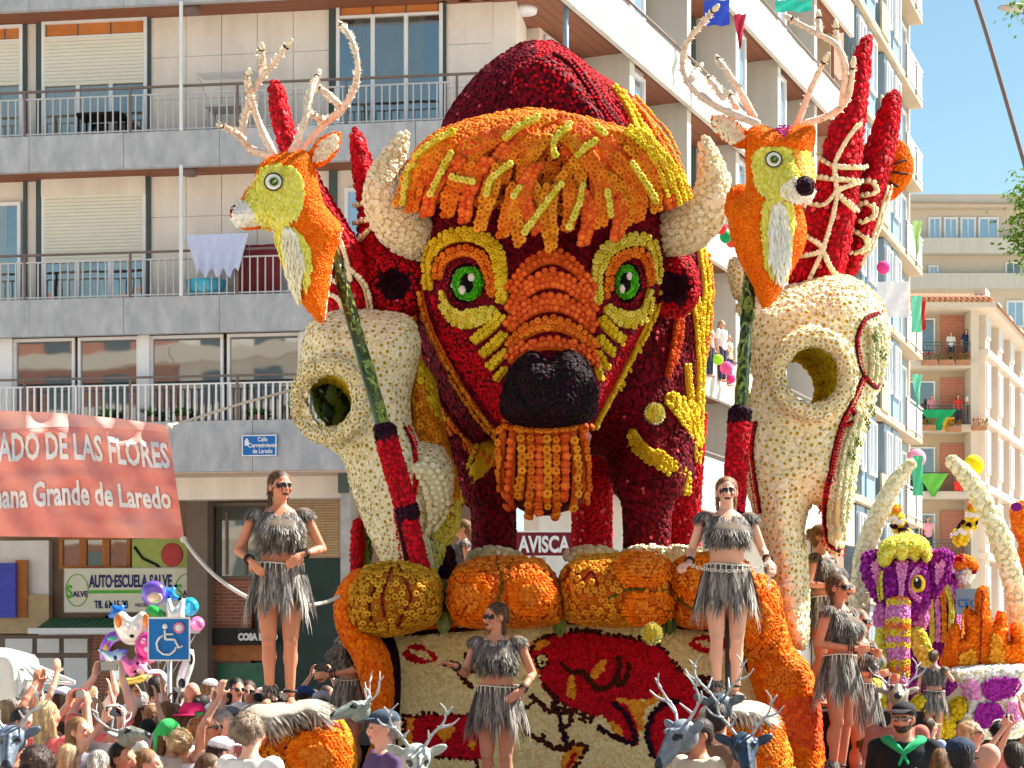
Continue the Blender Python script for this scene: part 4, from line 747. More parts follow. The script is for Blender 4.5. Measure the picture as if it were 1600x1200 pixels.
for i in range(9):
    a = i / 8; x1 = 655 + a * 370; strand(868 + (x1 - 868) * 0.18, 186 + 10 * abs(a - .5), x1, 215 + 75 * abs(a * 2 - 1) ** 1.5 + 14, 0.5 * (1 if x1 < 860 else -1) * -1, 17, cyc[i % 3], 0.02)
for i in range(15):
    a = i / 14; x1 = 650 + a * 390 + hr.uniform(-6, 6); y1 = 290 + 20 * math.sin(i * 2.1) + 16 * (1 - abs(2 * a - 1)); strand(862 + (x1 - 862) * 0.42, 212 + 8 * math.cos(i), x1, y1, (-.5 if x1 < 860 else .5) * (1 + .6 * math.sin(i)), 19, cyc[(i * 2) % 9], 0.06)
for pts, w in (([(975,212),(1015,250),(1036,310)], 16), ([(990,216),(1032,258),(1052,318)], 18), ([(1005,232),(1046,275),(1058,315)], 14)): stroke(fr_Y, pts, w, 'f_yellow', bison, M['yellow'], sp=8, off=.12, name='yellow_mane')
for i, (x1, y1, bd) in enumerate(tips): strand(862 + (x1 - 862) * (0.72 if abs(x1-862) > 60 else .9), y1 - 88 - 16 * math.sin(i * 1.7), x1, y1, bd + (-.2 if x1 < 860 else .2), 22 if i % 3 else 26, cyc[i % 9], 0.1)
for pts in [[(650,300),(652,270),(664,262)],[(645,325),(648,290)],[(682,312),(695,280),(712,246)],[(712,283),(730,288),(746,290)],[(764,312),(772,285),(800,262)],[(804,315),(812,300)],[(820,370),(845,335),(876,292)],[(885,362),(900,330),(907,295)],[(898,250),(915,238),(928,230)],[(866,252),(864,232),(888,210)],[(950,345),(946,320),(944,300)],[(1015,322),(998,290),(980,262)],[(790,228),(812,212),(840,200)],[(928,210),(940,222)],[(660,252),(690,228),(715,218)]]:
    stroke(fr_Y, pts, 9, 'f_lemon', bison, M['yellow'], sp=7.6, off=0.15, name='yellow_strand', size=5.2)
beard = Puff([(785,668),(915,668),(914,720),(908,785),(880,800),(850,806),(812,796),(790,765),(782,720)], 16.7, 0.34, 36, back=0.3, smooth=3, g=9)
v, f = beard.geo(); mesh('beard_core', v, f, M['wine'], bison, world=True)
for i, x in enumerate(np.linspace(789, 907, 10)):
    yb = 795 + 12 * math.sin(i * 2.4) - 0.0035 * (x - 850) ** 2 * 1.5; stroke(beard, [(x, 676), (x + 1, 735), (x + (850 - x) * 0.02, yb)], 13.5, ['f_orange','f_redorange','f_amber'][i % 3], bison, M['orange'], sp=11.6, off=0.07, name='beard_strand', parts=10, size=7.0)
stroke(beard, [(788,674),(820,679),(850,680),(885,678),(912,673)], 14, 'f_orange', bison, M['orange'], sp=7.5, off=.09, name='lip_flowers')
# ---------------------------------------------------------------- deer heads on leafy poles
leaf_v, leaf_f = [], []
for i in range(5):
    t = i / 4; w = 0.30 * math.sin(math.pi * min(1, t * 0.92 + 0.06)) ** 0.7
    leaf_v += [(-w, 0.06 * math.sin(t * 3) + .05, -t), (0, 0.12 * math.sin(t * 3), -t), (w, 0.06 * math.sin(t * 3) + .05, -t)]
for i in range(4):
    for k in range(2): leaf_f.append((i*3+k, i*3+k+1, (i+1)*3+k+1, (i+1)*3+k))
leaf_m = mat('glossy_leaf', rgb(58, 92, 26), 0.38, 0.35, 3.0, spec=0.6, col2=rgb(120, 142, 50)); leaf_me = bpy.data.meshes.new('leaf'); leaf_me.from_pydata(leaf_v, [], leaf_f); leaf_me.materials.append(leaf_m); leaf_me.polygons.foreach_set('use_smooth', [True] * len(leaf_f))
leaf_ms = [leaf_m, mat('dark_leaf', rgb(34, 62, 20), 0.4, 0.3, 3.0, spec=0.6), mat('light_leaf', rgb(110, 134, 50), 0.45, 0.3, 3.0, spec=0.5)]; leaf_mes = [leaf_me]
for q in leaf_ms[1:]: c = leaf_me.copy(); c.materials[0] = q; leaf_mes.append(c)
def leafy(p, q, r, parent, step=0.028, L=0.15, n=6):
    """leaves shingled round a pole, each one its own part"""
    p, q = Vector(p), Vector(q); ax = (p - q).normalized(); inv = WM[parent.name].inverted(); k = 0; D = (q - p).length; s = 0
    while s < D:
        for j in range(n):
            an = 2 * math.pi * (j + 0.5 * (k % 2)) / n + rnd.uniform(-.2, .2); o = Vector((math.cos(an), math.sin(an), 0)); o = (o - ax * o.dot(ax)).normalized()
            if o.y > 0.45: continue
            z = (ax + o * 0.10 + Vector((rnd.uniform(-.12, .12), rnd.uniform(-.12, .12), 0))).normalized(); y = (-o + z * o.dot(z)).normalized(); x = y.cross(z)
            ob = bpy.data.objects.new('leaf', rnd.choice(leaf_mes)); COL.objects.link(ob); ob.parent = parent; l = L * rnd.uniform(.85, 1.2)
            ob.matrix_local = inv @ (Matrix.Translation(p + (q - p) * (s / D) + o * r) @ Matrix((x, y, z)).transposed().to_4x4() @ Matrix.Scale(l, 4))
        s += step * n * 0.42; k += 1
fur_ms = {}
def needles(name, puff, poly, colr, parent, sp=5.0, L=0.055, w=0.011, down=(0.1, 1.0), off=0.01, curl=0.5, smooth=4, col2=None):
    """short overlapping petals combed one way, joined as one part"""
    base_t = 'z_white' if colr[2] > .55 else 'z_lemon' if colr[0] > .7 and colr[2] < .2 else 'z_amber' if colr[2] < .3 else 'z_cream'; patch(puff, poly, base_t, parent, sp=4.2, off=max(off, 0.012), name='under_petals', smooth=smooth, size=3.4)
    poly = crom(poly, smooth, True) if smooth else np.array(poly, float); lo, hi = poly.min(0), poly.max(0); X, Y_ = [], []; y = lo[1]; r = 0
    while y < hi[1]:
        x = lo[0] + (sp / 2 if r % 2 else 0)
        while x < hi[0]: X.append(x + rnd.uniform(-.3, .3) * sp); Y_.append(y + rnd.uniform(-.3, .3) * sp); x += sp
        y += sp; r += 1
    X, Y_ = np.array(X), np.array(Y_); m = inside(X, Y_, poly); p, nn = uvn(puff, X[m], Y_[m], off); V, Fc, C = [], [], []
    for a, n in zip(p, nn):
        a, n = Vector(a), Vector(n); d = Vector((down[0] + rnd.uniform(-.25, .25), 0, -down[1] + rnd.uniform(-.2, .2))); d = (d - n * d.dot(n)).normalized(); s_ = n.cross(d) * w * rnd.uniform(.8, 1.3); l = L * rnd.uniform(.7, 1.25)
        b = len(V); V += [a - s_ * .6, a + s_ * .6, a + d * l * .5 + n * l * .22 - s_, a + d * l * .5 + n * l * .22 + s_, a + d * l + n * l * curl * .5]; Fc += [(b, b+1, b+3, b+2), (b+2, b+3, b+4)]
        k = rnd.uniform(.78, 1.12); cc = colr if (col2 is None or rnd.random() < .6) else col2; C += [(min(1, cc[0]*k), min(1, cc[1]*k), min(1, cc[2]*k), 1)] * 5
    if V: mesh(name, V, Fc, petal_m, parent, world=True, cols=C, kind='stuff')
petal_m = vc_mat('combed_petals', 0.7)
bark_m = mat('twig_wrapped_in_petals', rgb(214, 186, 168), 0.8, 0.3, 22, 0.8, 50, col2=rgb(238, 222, 206)); tip_m = mat('pale_tip', rgb(225, 216, 190), 0.8, 0.1, 20, 0.5, 60)
def antler(parent, branches, Y, r0=6.5):
    V, Fc = [], []; fv, ff = [], []; tips_ = []
    for br in branches:
        n = len(br); path, rad = tube_px([(x, y, Y + 0.25 * math.sin(i * .9 + br[0][0]), r0 * (1 - 0.42 * i / (n - 1))) for i, (x, y) in enumerate(br)], 5)
        rad = [q * rnd.uniform(.85, 1.15) for q in rad]; V2, F2 = tubeg(path, rad, 7); V, Fc = cat((V, Fc), (V2, F2))
        for i in range(2, len(path) - 1):                     # ruffled petals along each branch
            for k in range(5):
                t = (path[min(i+1, len(path)-1)] - path[i-1]).normalized(); an = rnd.uniform(0, 6.28); o = Vector((math.cos(an), math.sin(an) * .8, math.sin(an))); o = (o - t * o.dot(t)).normalized(); b = len(fv); p0 = path[i] + t * rnd.uniform(-.03, .03) + o * rad[i] * .8; s_ = t.cross(o) * 0.012
                fv += [p0 - s_, p0 + s_, p0 + o * 0.028 + t * rnd.uniform(.0, .04)]; ff.append((b, b+1, b+2))
        mesh('antler_tip', *tubeg([path[-1], path[-1] + (path[-1] - path[-2]).normalized() * 0.06], [rad[-1] * 1.35, rad[-1] * .8], 7), tip_m, parent, world=True)
        bnd = tubeg([path[-2] - (path[-1]-path[-2]) * .1, path[-2] + (path[-1]-path[-2]) * .25], [rad[-2] * 1.25] * 2, 7); mesh('dark_binding', *bnd, M['brown'], parent, world=True)
    o = mesh('antler', V, Fc, bark_m, parent, world=True); mesh('antler_petals', fv, ff, tip_m, parent, world=True, smooth=False, kind='stuff')
YD = 15.7
YEL, WHT, PNK = rgb(238, 228, 96), rgb(240, 240, 228), rgb(236, 196, 170)
def flat_disc(parent, name, puff, cx, cy, rx, ry, off, m):
    V = [puff.at(cx, cy, off + 0.02)] + [puff.at(cx + rx * math.cos(a), cy + ry * math.sin(a), off) for a in np.linspace(0, 6.283, 17)[:-1]]; Fc = [(0, 1 + k, 1 + (k + 1) % 16) for k in range(16)]; mesh(name, V, Fc, m, parent, world=True)
def deer_eye(parent, puff, cx, cy, r):
    e = empty_child(parent, 'eye'); flat_disc(e, 'eye_outline', puff, cx, cy, r, r * .98, 0.05, M['black']); flat_disc(e, 'eye_white', puff, cx, cy, r * .85, r * .82, 0.06, M['white']); flat_disc(e, 'iris', puff, cx + 1, cy, r * .52, r * .5, 0.075, leaf_ms[2]); flat_disc(e, 'iris_ring', puff, cx + 1, cy, r * .38, r * .34, 0.085, M['black']); flat_disc(e, 'pupil', puff, cx + 1, cy, r * .22, r * .2, 0.1, leaf_ms[2])
dl = empty('deer_sculpture', (-1.55, YD, 2.2), label='orange stag head in profile facing left on a leafy pole, with petal-wrapped antlers', cat='deer sculpture', group='stag heads on leafy poles')
dp = Puff([(422,246),(450,237),(483,238),(490,259),(497,291),(508,324),(534,357),(521,397),(512,454),(505,505),(471,471),(444,422),(434,380),(430,358),(409,353),(379,355),(366,345),(360,334),(365,322),(380,314),(393,293),(400,272),(408,256)], YD, 0.34, 30, back=0.34, smooth=3, g=6)
v, f = dp.geo(); mesh('head_and_neck', v, f, M['tang'], dl, world=True); clad('head_fuzz', v, f, 0.021, 'z_tangerine', dl, size=0.0145, cull=-0.05, holes=[[(400,275),(411,263),(438,259),(462,266),(472,296),(470,324),(452,348),(434,357),(366,350),(362,325)]])
needles('cheek_petals', dp, [(401,280),(414,264),(440,259),(464,267),(473,296),(470,326),(454,346),(434,356),(402,352),(395,330),(386,314)], YEL, dl, sp=4.2, down=(0.3, .8), col2=rgb(240, 236, 130))
needles('muzzle_petals', dp, [(372,318),(384,314),(398,330),(410,345),(404,354),(378,355),(367,346),(366,332)], WHT, dl, sp=4, L=.04, down=(-.6, .3)); needles('brow_petals', dp, [(380,312),(395,288),(404,276),(408,280),(396,304),(386,318)], rgb(150, 100, 70), dl, sp=3.5, L=.03)
needles('throat_petals', dp, [(433,360),(455,355),(472,372),(484,395),(482,446),(472,430),(470,466),(456,450),(444,412),(435,385)], YEL, dl, sp=4.2, L=.08); needles('chest_petals', dp, [(446,362),(458,362),(472,400),(474,425),(471,466),(459,448),(449,405)], rgb(240, 232, 200), dl, sp=4, L=.08, off=0.03)
q = Puff([(361,332),(364,323),(374,321),(380,328),(374,342),(366,344)], YD - .05, .12, 8, back=.1, g=4); v, f = q.geo(); mesh('nose', v, f, M['wine'], dl, world=True); clad('nose_petals', v, f, .02, 'z_wine', dl, size=.014)
for pts, g_ in (([(483,240),(500,216),(530,207),(529,232),(513,252),(490,260)], 0),):
    q = Puff(pts, YD - .05, .07, 10, back=.08, g=5); v, f = q.geo(); mesh('ear', v, f, M['tang'], dl, world=True); clad('ear_fuzz', v, f, .024, 'z_tangerine', dl, size=.016); needles('ear_petals', q, [(492,250),(504,224),(526,213),(524,230),(510,246)], PNK, dl, sp=4, L=.05, down=(-.7, .6), off=.04)
deer_eye(dl, dp, 427, 284, 15)
antler(dl, [[(428,244),(393,234),(377,214),(358,202),(344,196)],[(428,242),(405,193),(394,160),(386,130),(388,114)],[(378,212),(385,173),(401,132),(428,99),(450,70)],[(411,114),(409,90),(409,74)]], YD)
antler(dl, [[(456,238),(475,193),(485,148),(497,116)],[(466,238),(503,197),(536,169),(555,132),(558,95),(548,58),(532,38)],[(528,163),(512,146),(497,137)],[(505,188),(486,177)]], YD)
trim = stroke(dp, [(534,357),(521,397),(512,454),(505,503)], 3.5, 'f_white', dl, None, sp=4, off=.01, name='neck_trim')
def pole(parent, a, b, c, d, e, Y0, r):
    pa, pb, pc, pd, pe = (P(*q, Y0) for q in (a, b, c, d, e)); s = Y0 / F
    mesh('pole', *tubeg([pa, pe], r * .6 * s, 10), leaf_ms[1], parent, world=True); leafy(pa, pb, r * .72 * s, parent)
    for p0, p1, rr, t, mm in ((pb, pc, r * 1.05, 'z_plum', 'plum'), (pc, pd, r * 1.12, 'z_crimson', 'crimson'), (pd, pd + (pd - pc).normalized() * .09, r * 1.1, 'z_plum', 'plum'), (pd + (pd - pc).normalized() * .09, pe, r * .85, 'z_crimson', 'crimson')):
        v, f = tubeg([p0, (p0 + p1) / 2, p1], rr * s, 12); mesh('pole_wrap', v, f, M[mm], parent, world=True); clad('pole_flowers', v, f, .036, t, parent, size=.028)
pole(dl, (518,385), (601,668), (604,688), (634,792), (662,905), YD + .15, 15)
dr = empty('deer_sculpture', (1.85, YD, 2.2), label='orange stag head turned to the front on a leafy pole, beside the webbed red spikes', cat='deer sculpture', group='stag heads on leafy poles')
def dx(x, y): return .28 * np.exp(-((x-1250)/26)**2 - ((y-288)/26)**2) + .06 * np.exp(-((x-1215)/50)**2 - ((y-215)/16)**2)
dq = Puff([(1168,206),(1188,196),(1212,203),(1248,196),(1272,197),(1272,226),(1266,245),(1270,280),(1271,300),(1260,317),(1252,322),(1259,352),(1256,386),(1232,432),(1200,479),(1180,448),(1156,400),(1140,352),(1144,320),(1166,292),(1166,240)], YD, .36, 30, back=.36, smooth=3, g=6, extra=dx)
v, f = dq.geo(); mesh('head_and_neck', v, f, M['tang'], dr, world=True); clad('head_fuzz', v, f, .021, 'z_tangerine', dr, size=.0145, cull=-0.05, holes=[[(1180,240),(1200,228),(1240,236),(1264,238),(1272,280),(1268,312),(1232,312),(1188,298),(1178,264)]])
needles('cheek_petals', dq, [(1180,242),(1200,229),(1240,236),(1264,240),(1270,275),(1236,290),(1222,312),(1188,298),(1178,264)], YEL, dr, sp=4.2, down=(0, 1), col2=rgb(240, 236, 130)); needles('muzzle_petals', dq, [(1226,290),(1250,282),(1270,298),(1262,315),(1232,311)], WHT, dr, sp=3.8, L=.035, down=(-.5, .3), off=.02)
needles('brow_petals', dq, [(1238,238),(1246,238),(1258,276),(1250,278)], rgb(160, 130, 90), dr, sp=3.5, L=.03, off=.02); needles('throat_petals', dq, [(1198,316),(1236,320),(1237,360),(1234,394),(1228,432),(1200,424),(1193,384),(1190,344)], YEL, dr, sp=4.2, L=.08)
needles('chest_petals', dq, [(1210,322),(1225,322),(1231,372),(1229,416),(1214,436),(1202,400),(1203,350)], WHT, dr, sp=4, L=.09, off=.03)
q = Puff([(1244,290),(1247,280),(1260,276),(1271,284),(1270,300),(1258,304),(1247,299)], YD - .62, .12, 8, back=.1, g=4); v, f = q.geo(); mesh('nose', v, f, M['plum'], dr, world=True); clad('nose_petals', v, f, .02, 'z_plum', dr, size=.014)
q = Puff([(1168,206),(1138,184),(1112,182),(1120,208),(1144,226),(1168,230)], YD - .05, .07, 10, back=.08, g=5); v, f = q.geo(); mesh('ear', v, f, M['tang'], dr, world=True); clad('ear_fuzz', v, f, .024, 'z_tangerine', dr, size=.016); needles('ear_petals', q, [(1160,218),(1138,192),(1117,188),(1124,206),(1146,222)], PNK, dr, sp=4, L=.05, down=(.6, -.5), off=.04)
deer_eye(dr, dq, 1209, 249, 13.5)
patch(dq, [(1214,204),(1236,200),(1226,220),(1218,214)], 'z_purple', dr, sp=4, off=.03)
antler(dr, [[(1186,194),(1132,172),(1090,145),(1068,108),(1073,68),(1096,38),(1117,14)],[(1178,184),(1152,136),(1133,108),(1122,92)],[(1150,168),(1142,148)],[(1080,124),(1094,104)],[(1130,152),(1118,134),(1108,122)]], YD)
antler(dr, [[(1246,194),(1268,136),(1290,92)],[(1258,194),(1304,176),(1326,148),(1333,100)],[(1316,162),(1321,112),(1308,72),(1276,52),(1233,28)],[(1308,74),(1306,42)],[(1280,54),(1279,26)]], YD)
pole(dr, (1172,425), (1157,640), (1155,662), (1146,800), (1140,960), YD + .2, 15)
# ---------------------------------------------------------------- skulls with webbed red spikes
def skull(label, outl, hole, Y, parts_fn, hr_, label_hole=None):
    t = empty('skull_sculpture', (P(np.mean([a[0] for a in outl]), 900, Y).x, Y, DECK), label=label, cat='skull sculpture', group='cream animal skulls beside the bison')
    hc = hole
    def ex(x, y): d = np.hypot((x-hc[0])/hc[2], (y-hc[1])/hc[3]); return 0.16 * np.exp(-((d - 1.25) / .25) ** 2)
    pf = Puff(outl, Y, .5, 75, back=.45, g=9, extra=ex, smooth=3); V, Fc = pf.geo()
    V2 = np.array([tuple(q) for q in V]); x, y = px_of(V2); cc = []
    for fc in Fc:
        mx, my = np.mean(x[list(fc)]), np.mean(y[list(fc)]); cc.append(((mx-hc[0])/hc[2])**2 + ((my-hc[1])/hc[3])**2 > 1)
    Fk = [fc for fc, k in zip(Fc, cc) if k]; mesh('skull', V, Fk, M['cream'], t, world=True)
    n = 26; inner = []
    for j, k in enumerate((0, .33, .66, 1)):                      # wall of the eye hole, front to back
        for i in range(n):
            a = 2 * math.pi * i / n; px, py = hc[0] + hc[2] * math.cos(a) * (1.06 - .0 * j), hc[1] + hc[3] * math.sin(a) * 1.06; yf = float(pf.base(px, py)) - float(pf.h(np.array([px]), np.array([py]))[0]) + .02; p0 = P(px, py, yf); inner.append(p0 + Vector((-(.1 * k), (Y + .3 - yf) * k, .0)))
    fi = [(j*n+i, (j+1)*n+i, (j+1)*n+(i+1) % n, j*n+(i+1) % n) for j in range(3) for i in range(n)]; mesh('eye_hole_wall', inner, fi, M['mustard'], t, world=True); clad('eye_hole_flowers', inner, fi, .06, 'f_yellow', t, size=.036, cull=-2)
    clad('skull_flowers', V, Fk, .064, 'f_daisy', t, size=.04, parts=260, seed=21, cull=0.0); clad('skull_fill', V, Fk, .04, 'z_cream', t, size=.03, seed=22, cull=0.0, sink=-.005)
    path = [pf.at(hc[0] + hc[2] * 1.22 * math.cos(a), hc[1] + hc[3] * 1.22 * math.sin(a), .0) for a in np.linspace(0, 6.283, 30)]; v, f = tubeg(path, .075, 8, False); mesh('eye_ring', v, f, M['cream'], t, world=True); clad('eye_ring_flowers', v, f, .06, 'f_daisy', t, size=.038)
    return t, pf
skR, pfR = skull('cream daisy skull right of the bison, its yellow eye hole open to the street', [(1150,478),(1180,462),(1212,452),(1260,440),(1310,430),(1348,442),(1376,470),(1390,515),(1384,575),(1362,640),(1345,700),(1336,760),(1326,812),(1312,866),(1292,852),(1286,800),(1268,788),(1256,830),(1262,880),(1264,950),(1262,1000),(1250,1016),(1226,992),(1204,940),(1192,860),(1178,800),(1160,740),(1150,680),(1168,630),(1178,590),(1168,540),(1162,505)], (1270,586,46,48), 16.9, None, None)
for pts, w in [([(1372,490),(1350,500),(1337,535),(1343,580),(1365,605),(1372,600)], 7), ([(1345,590),(1322,640),(1306,690),(1296,740),(1290,800),(1296,845),(1310,860)], 9), ([(1182,660),(1176,700),(1180,740),(1190,800)], 8), ([(1325,635),(1335,655),(1318,665)], 6)]: stroke(pfR, pts, w, 'z_crimson', skR, M['wine'], sp=5, off=.05, name='red_line')
stroke(pfR, [(1360,510),(1366,545),(1360,590)], [22,26,20], 'f_palegreen', skR, M['cream'], sp=7, off=.06, name='pale_panel'); stroke(pfR, [(1340,640),(1322,700),(1312,770),(1308,840)], [14,20,22,14], 'f_palegreen', skR, M['cream'], sp=7, off=.05, name='pale_panel')
for x, y in ((1352,640),(1345,660),(1331,690),(1322,712),(1360,530),(1370,555)): patch(pfR, [(x-4,y-7),(x+4,y-7),(x+4,y+7),(x-4,y+7)], 'z_leafgreen', skR, sp=4, off=.07)
q = Puff([(1140,408),(1158,404),(1180,420),(1186,450),(1170,476),(1150,466),(1140,440)], 16.9, .2, 20, back=.2, g=7); v, f = q.geo(); mesh('jaw_knob', v, f, M['cream'], skR, world=True); clad('jaw_knob_flowers', v, f, .05, 'f_daisy', skR, size=.034)
skL, pfL = skull('cream daisy skull left of the bison with a dark leafy eye hole', [(478,520),(492,498),(520,488),(560,485),(605,488),(642,498),(656,540),(648,580),(640,620),(642,660),(656,690),(690,700),(708,740),(700,790),(672,830),(668,870),(655,905),(625,905),(598,880),(575,830),(552,770),(535,715),(500,690),(476,660),(464,620),(468,570)], (516,626,40,46), 17.0, None, None)
tubeclad('leafy_core', [(500,600,17.35,14),(520,632,17.4,26),(540,668,17.4,16)], 'z_leafgreen', skL, .04, M['leafbase'], size=.04)
leafy(P(512, 585, 17.3), P(530, 670, 17.3), .12, skL, step=.05, L=.2)
for pts, w in [([(630,668),(645,700),(650,740),(645,775)], 8), ([(622,790),(630,830),(640,880)], [12,18,20])]: stroke(pfL, pts, w, 'z_crimson', skL, M['wine'], sp=5, off=.05, name='red_line')
stroke(pfL, [(655,730),(672,760),(676,790),(665,820)], [30,36,30,16], 'f_cream', skL, M['cream'], sp=8, off=.08, name='pale_panel'); stroke(pfL, [(650,845),(656,880),(664,930)], [34,40,40], 'f_palegreen', skL, M['cream'], sp=6, off=.1, name='pale_panel')
mn = Puff([(640,555),(675,590),(688,650),(700,700),(715,760),(716,820),(700,850),(690,880),(672,905),(655,900),(652,860),(665,820),(655,760),(640,700),(636,640)], 17.3, .3, 25, back=.4, g=8, smooth=3); v, f = mn.geo(); mesh('mane', v, f, M['mustard'], skL, world=True); clad('mane_flowers', v, f, .05, 'f_amber', skL, size=.033, regions=[([(630,540),(720,540),(720,700),(680,650)], 'f_yellow'), ([(660,780),(720,780),(720,920),(650,920)], 'f_lemon')], seed=30)
q = Puff([(680,820),(700,840),(712,880),(718,940),(690,950),(676,900),(668,860)], 17.35, .12, 14, back=.2, g=8); v, f = q.geo(); mesh('red_jaw', v, f, M['wine'], skL, world=True); clad('red_jaw_flowers', v, f, .036, 'z_plum', skL, size=.026)
q = Puff([(552,815),(566,815),(568,860),(562,905),(550,905),(548,860)], 17.2, .1, 6, back=.1, g=6); v, f = q.geo(); mesh('red_strip', v, f, M['crimson'], skL, world=True); clad('red_strip_flowers', v, f, .036, 'z_crimson', skL, size=.026); leafy(P(575, 818, 17.25), P(572, 900, 17.25), .06, skL, step=.05, L=.16)
def spike(t, pts, Y, lines, tpl='z_crimson', bk=.3):
    q = Puff(pts, Y, .26, 22, back=bk, smooth=3, g=8); v, f = q.geo(); mesh('spike', v, f, M['crimson'], t, world=True); clad('spike_flowers', v, f, .046, tpl, t, size=.034, speck=('z_rose', .05), seed=len(pts), cull=-.1)
    for l in lines: stroke(q, l, 5.5, 'f_cream', t, M['cream'], sp=5.5, off=.06, name='web_line', size=3.6)
    return q
spR = empty('red_spike', (2.9, 17.2, 4.9), label='tallest red flower spike with a cream web pattern, behind the right stag', cat='flower spike', group='red flower spikes behind the stags')
spike(spR, [(1358,54),(1340,72),(1332,110),(1322,160),(1298,195),(1282,256),(1264,320),(1232,434),(1262,450),(1306,448),(1324,400),(1338,320),(1346,240),(1354,160),(1361,80)], 17.2, [[(1338,195),(1304,256),(1306,312),(1284,392),(1260,444)],[(1280,242),(1304,262),(1344,262)],[(1270,278),(1304,282),(1338,284)],[(1262,318),(1286,322),(1308,300),(1336,286)],[(1308,305),(1332,330)],[(1258,368),(1284,392),(1252,402)],[(1284,392),(1296,420),(1310,440)]])
spR2 = empty('red_spike', (3.3, 17.6, 4.9), label='shorter red flower spike with cream loops, at the right edge of the sculpture', cat='flower spike', group='red flower spikes behind the stags')
spike(spR2, [(1397,141),(1380,158),(1365,200),(1348,252),(1338,340),(1322,410),(1334,430),(1358,376),(1382,300),(1400,222),(1407,160)], 17.6, [[(1338,290),(1360,284),(1366,300),(1350,308),(1338,304)],[(1336,330),(1356,318),(1362,334),(1348,350)],[(1326,372),(1340,362),(1350,380),(1336,398)],[(1384,290),(1366,350),(1346,415)]])
spL = empty('red_spike', (-1.9, 17.4, 4.7), label='red flower spike rising behind the antlers of the left stag', cat='flower spike', group='red flower spikes behind the stags')
spike(spL, [(428,126),(420,138),(425,185),(440,240),(480,350),(500,420),(508,480),(540,506),(576,494),(570,405),(530,330),(470,228),(452,175),(440,132)], 17.4, [[(520,350),(540,400),(548,440)],[(516,400),(545,420),(566,450),(572,490)],[(508,455),(530,470),(540,500)],[(510,430),(530,445)]])
spL2 = empty('red_spike', (-1.45, 17.6, 4.9), label='red flower spike leaning against the left bison horn', cat='flower spike', group='red flower spikes behind the stags')
spike(spL2, [(556,199),(548,212),(552,270),(560,330),(560,390),(580,430),(620,420),(606,370),(590,320),(583,262),(568,216)], 17.6, [[(560,322),(575,318),(590,325)],[(560,350),(580,345),(600,360)],[(562,380),(575,365),(585,350)]])
oc = empty('orange_claw', (3.45, 18.0, 5.9), label='curled orange flower tail with dark bands, showing behind the right red spike', cat='flower tail')
tubeclad('tail', [(1340,248,18,12),(1372,236,18,16),(1398,240,18,20),(1405,266,18,20),(1392,290,18,18),(1380,306,18,12)], 'z_tangerine', oc, .03, M['tang'], size=.022)
for a in ((1388,228,1384,250),(1415,250,1390,258),(1418,272,1388,268),(1404,292,1384,282)): mesh('dark_band', *tubeg([P(a[0],a[1],17.85), P(a[2],a[3],17.85)], .012, 6), M['brown'], oc, world=True)
q = Puff([(1134,330),(1140,298),(1158,288),(1168,300),(1160,325),(1146,340)], 16.2, .15, 12, back=.2, g=6); v, f = q.geo(); mesh('shoulder_piece', v, f, M['tang'], dr, world=True); clad('shoulder_fuzz', v, f, .026, 'z_tangerine', dr, size=.018)
# ---------------------------------------------------------------- painted flower panel and the float round it
flo = empty('parade_float', (0.4, 16.0, 0.0), label='parade float with a flower panel showing cave paintings of a red bison and a deer', cat='parade float')
pan = Puff([(598,992),(760,978),(900,970),(1040,976),(1172,990),(1262,1210),(1262,1330),(600,1330)], 16.2, .06, 8, back=.25, smooth=0, g=13, tilt=lambda x, y: (1060 - np.asarray(y, float)) * 0.0022)
v, f = pan.geo(); mesh('panel', v, f, M['cream'], flo, world=True)
pt, pn = scatter(v, f, .0195, cull=0.3, seed=40, dens=8); x, y = px_of(pt)
bisP = crom([(828,1020),(842,1001),(870,991),(904,986),(937,990),(980,996),(1013,1003),(1037,1016),(1060,1044),(1089,1073),(1113,1096),(1120,1130),(1100,1185),(1060,1195),(1022,1182),(1010,1160),(1020,1120),(1038,1098),(1000,1094),(985,1110),(998,1140),(996,1166),(968,1153),(942,1120),(923,1120),(880,1101),(851,1082),(842,1056),(834,1036)], 3, True)
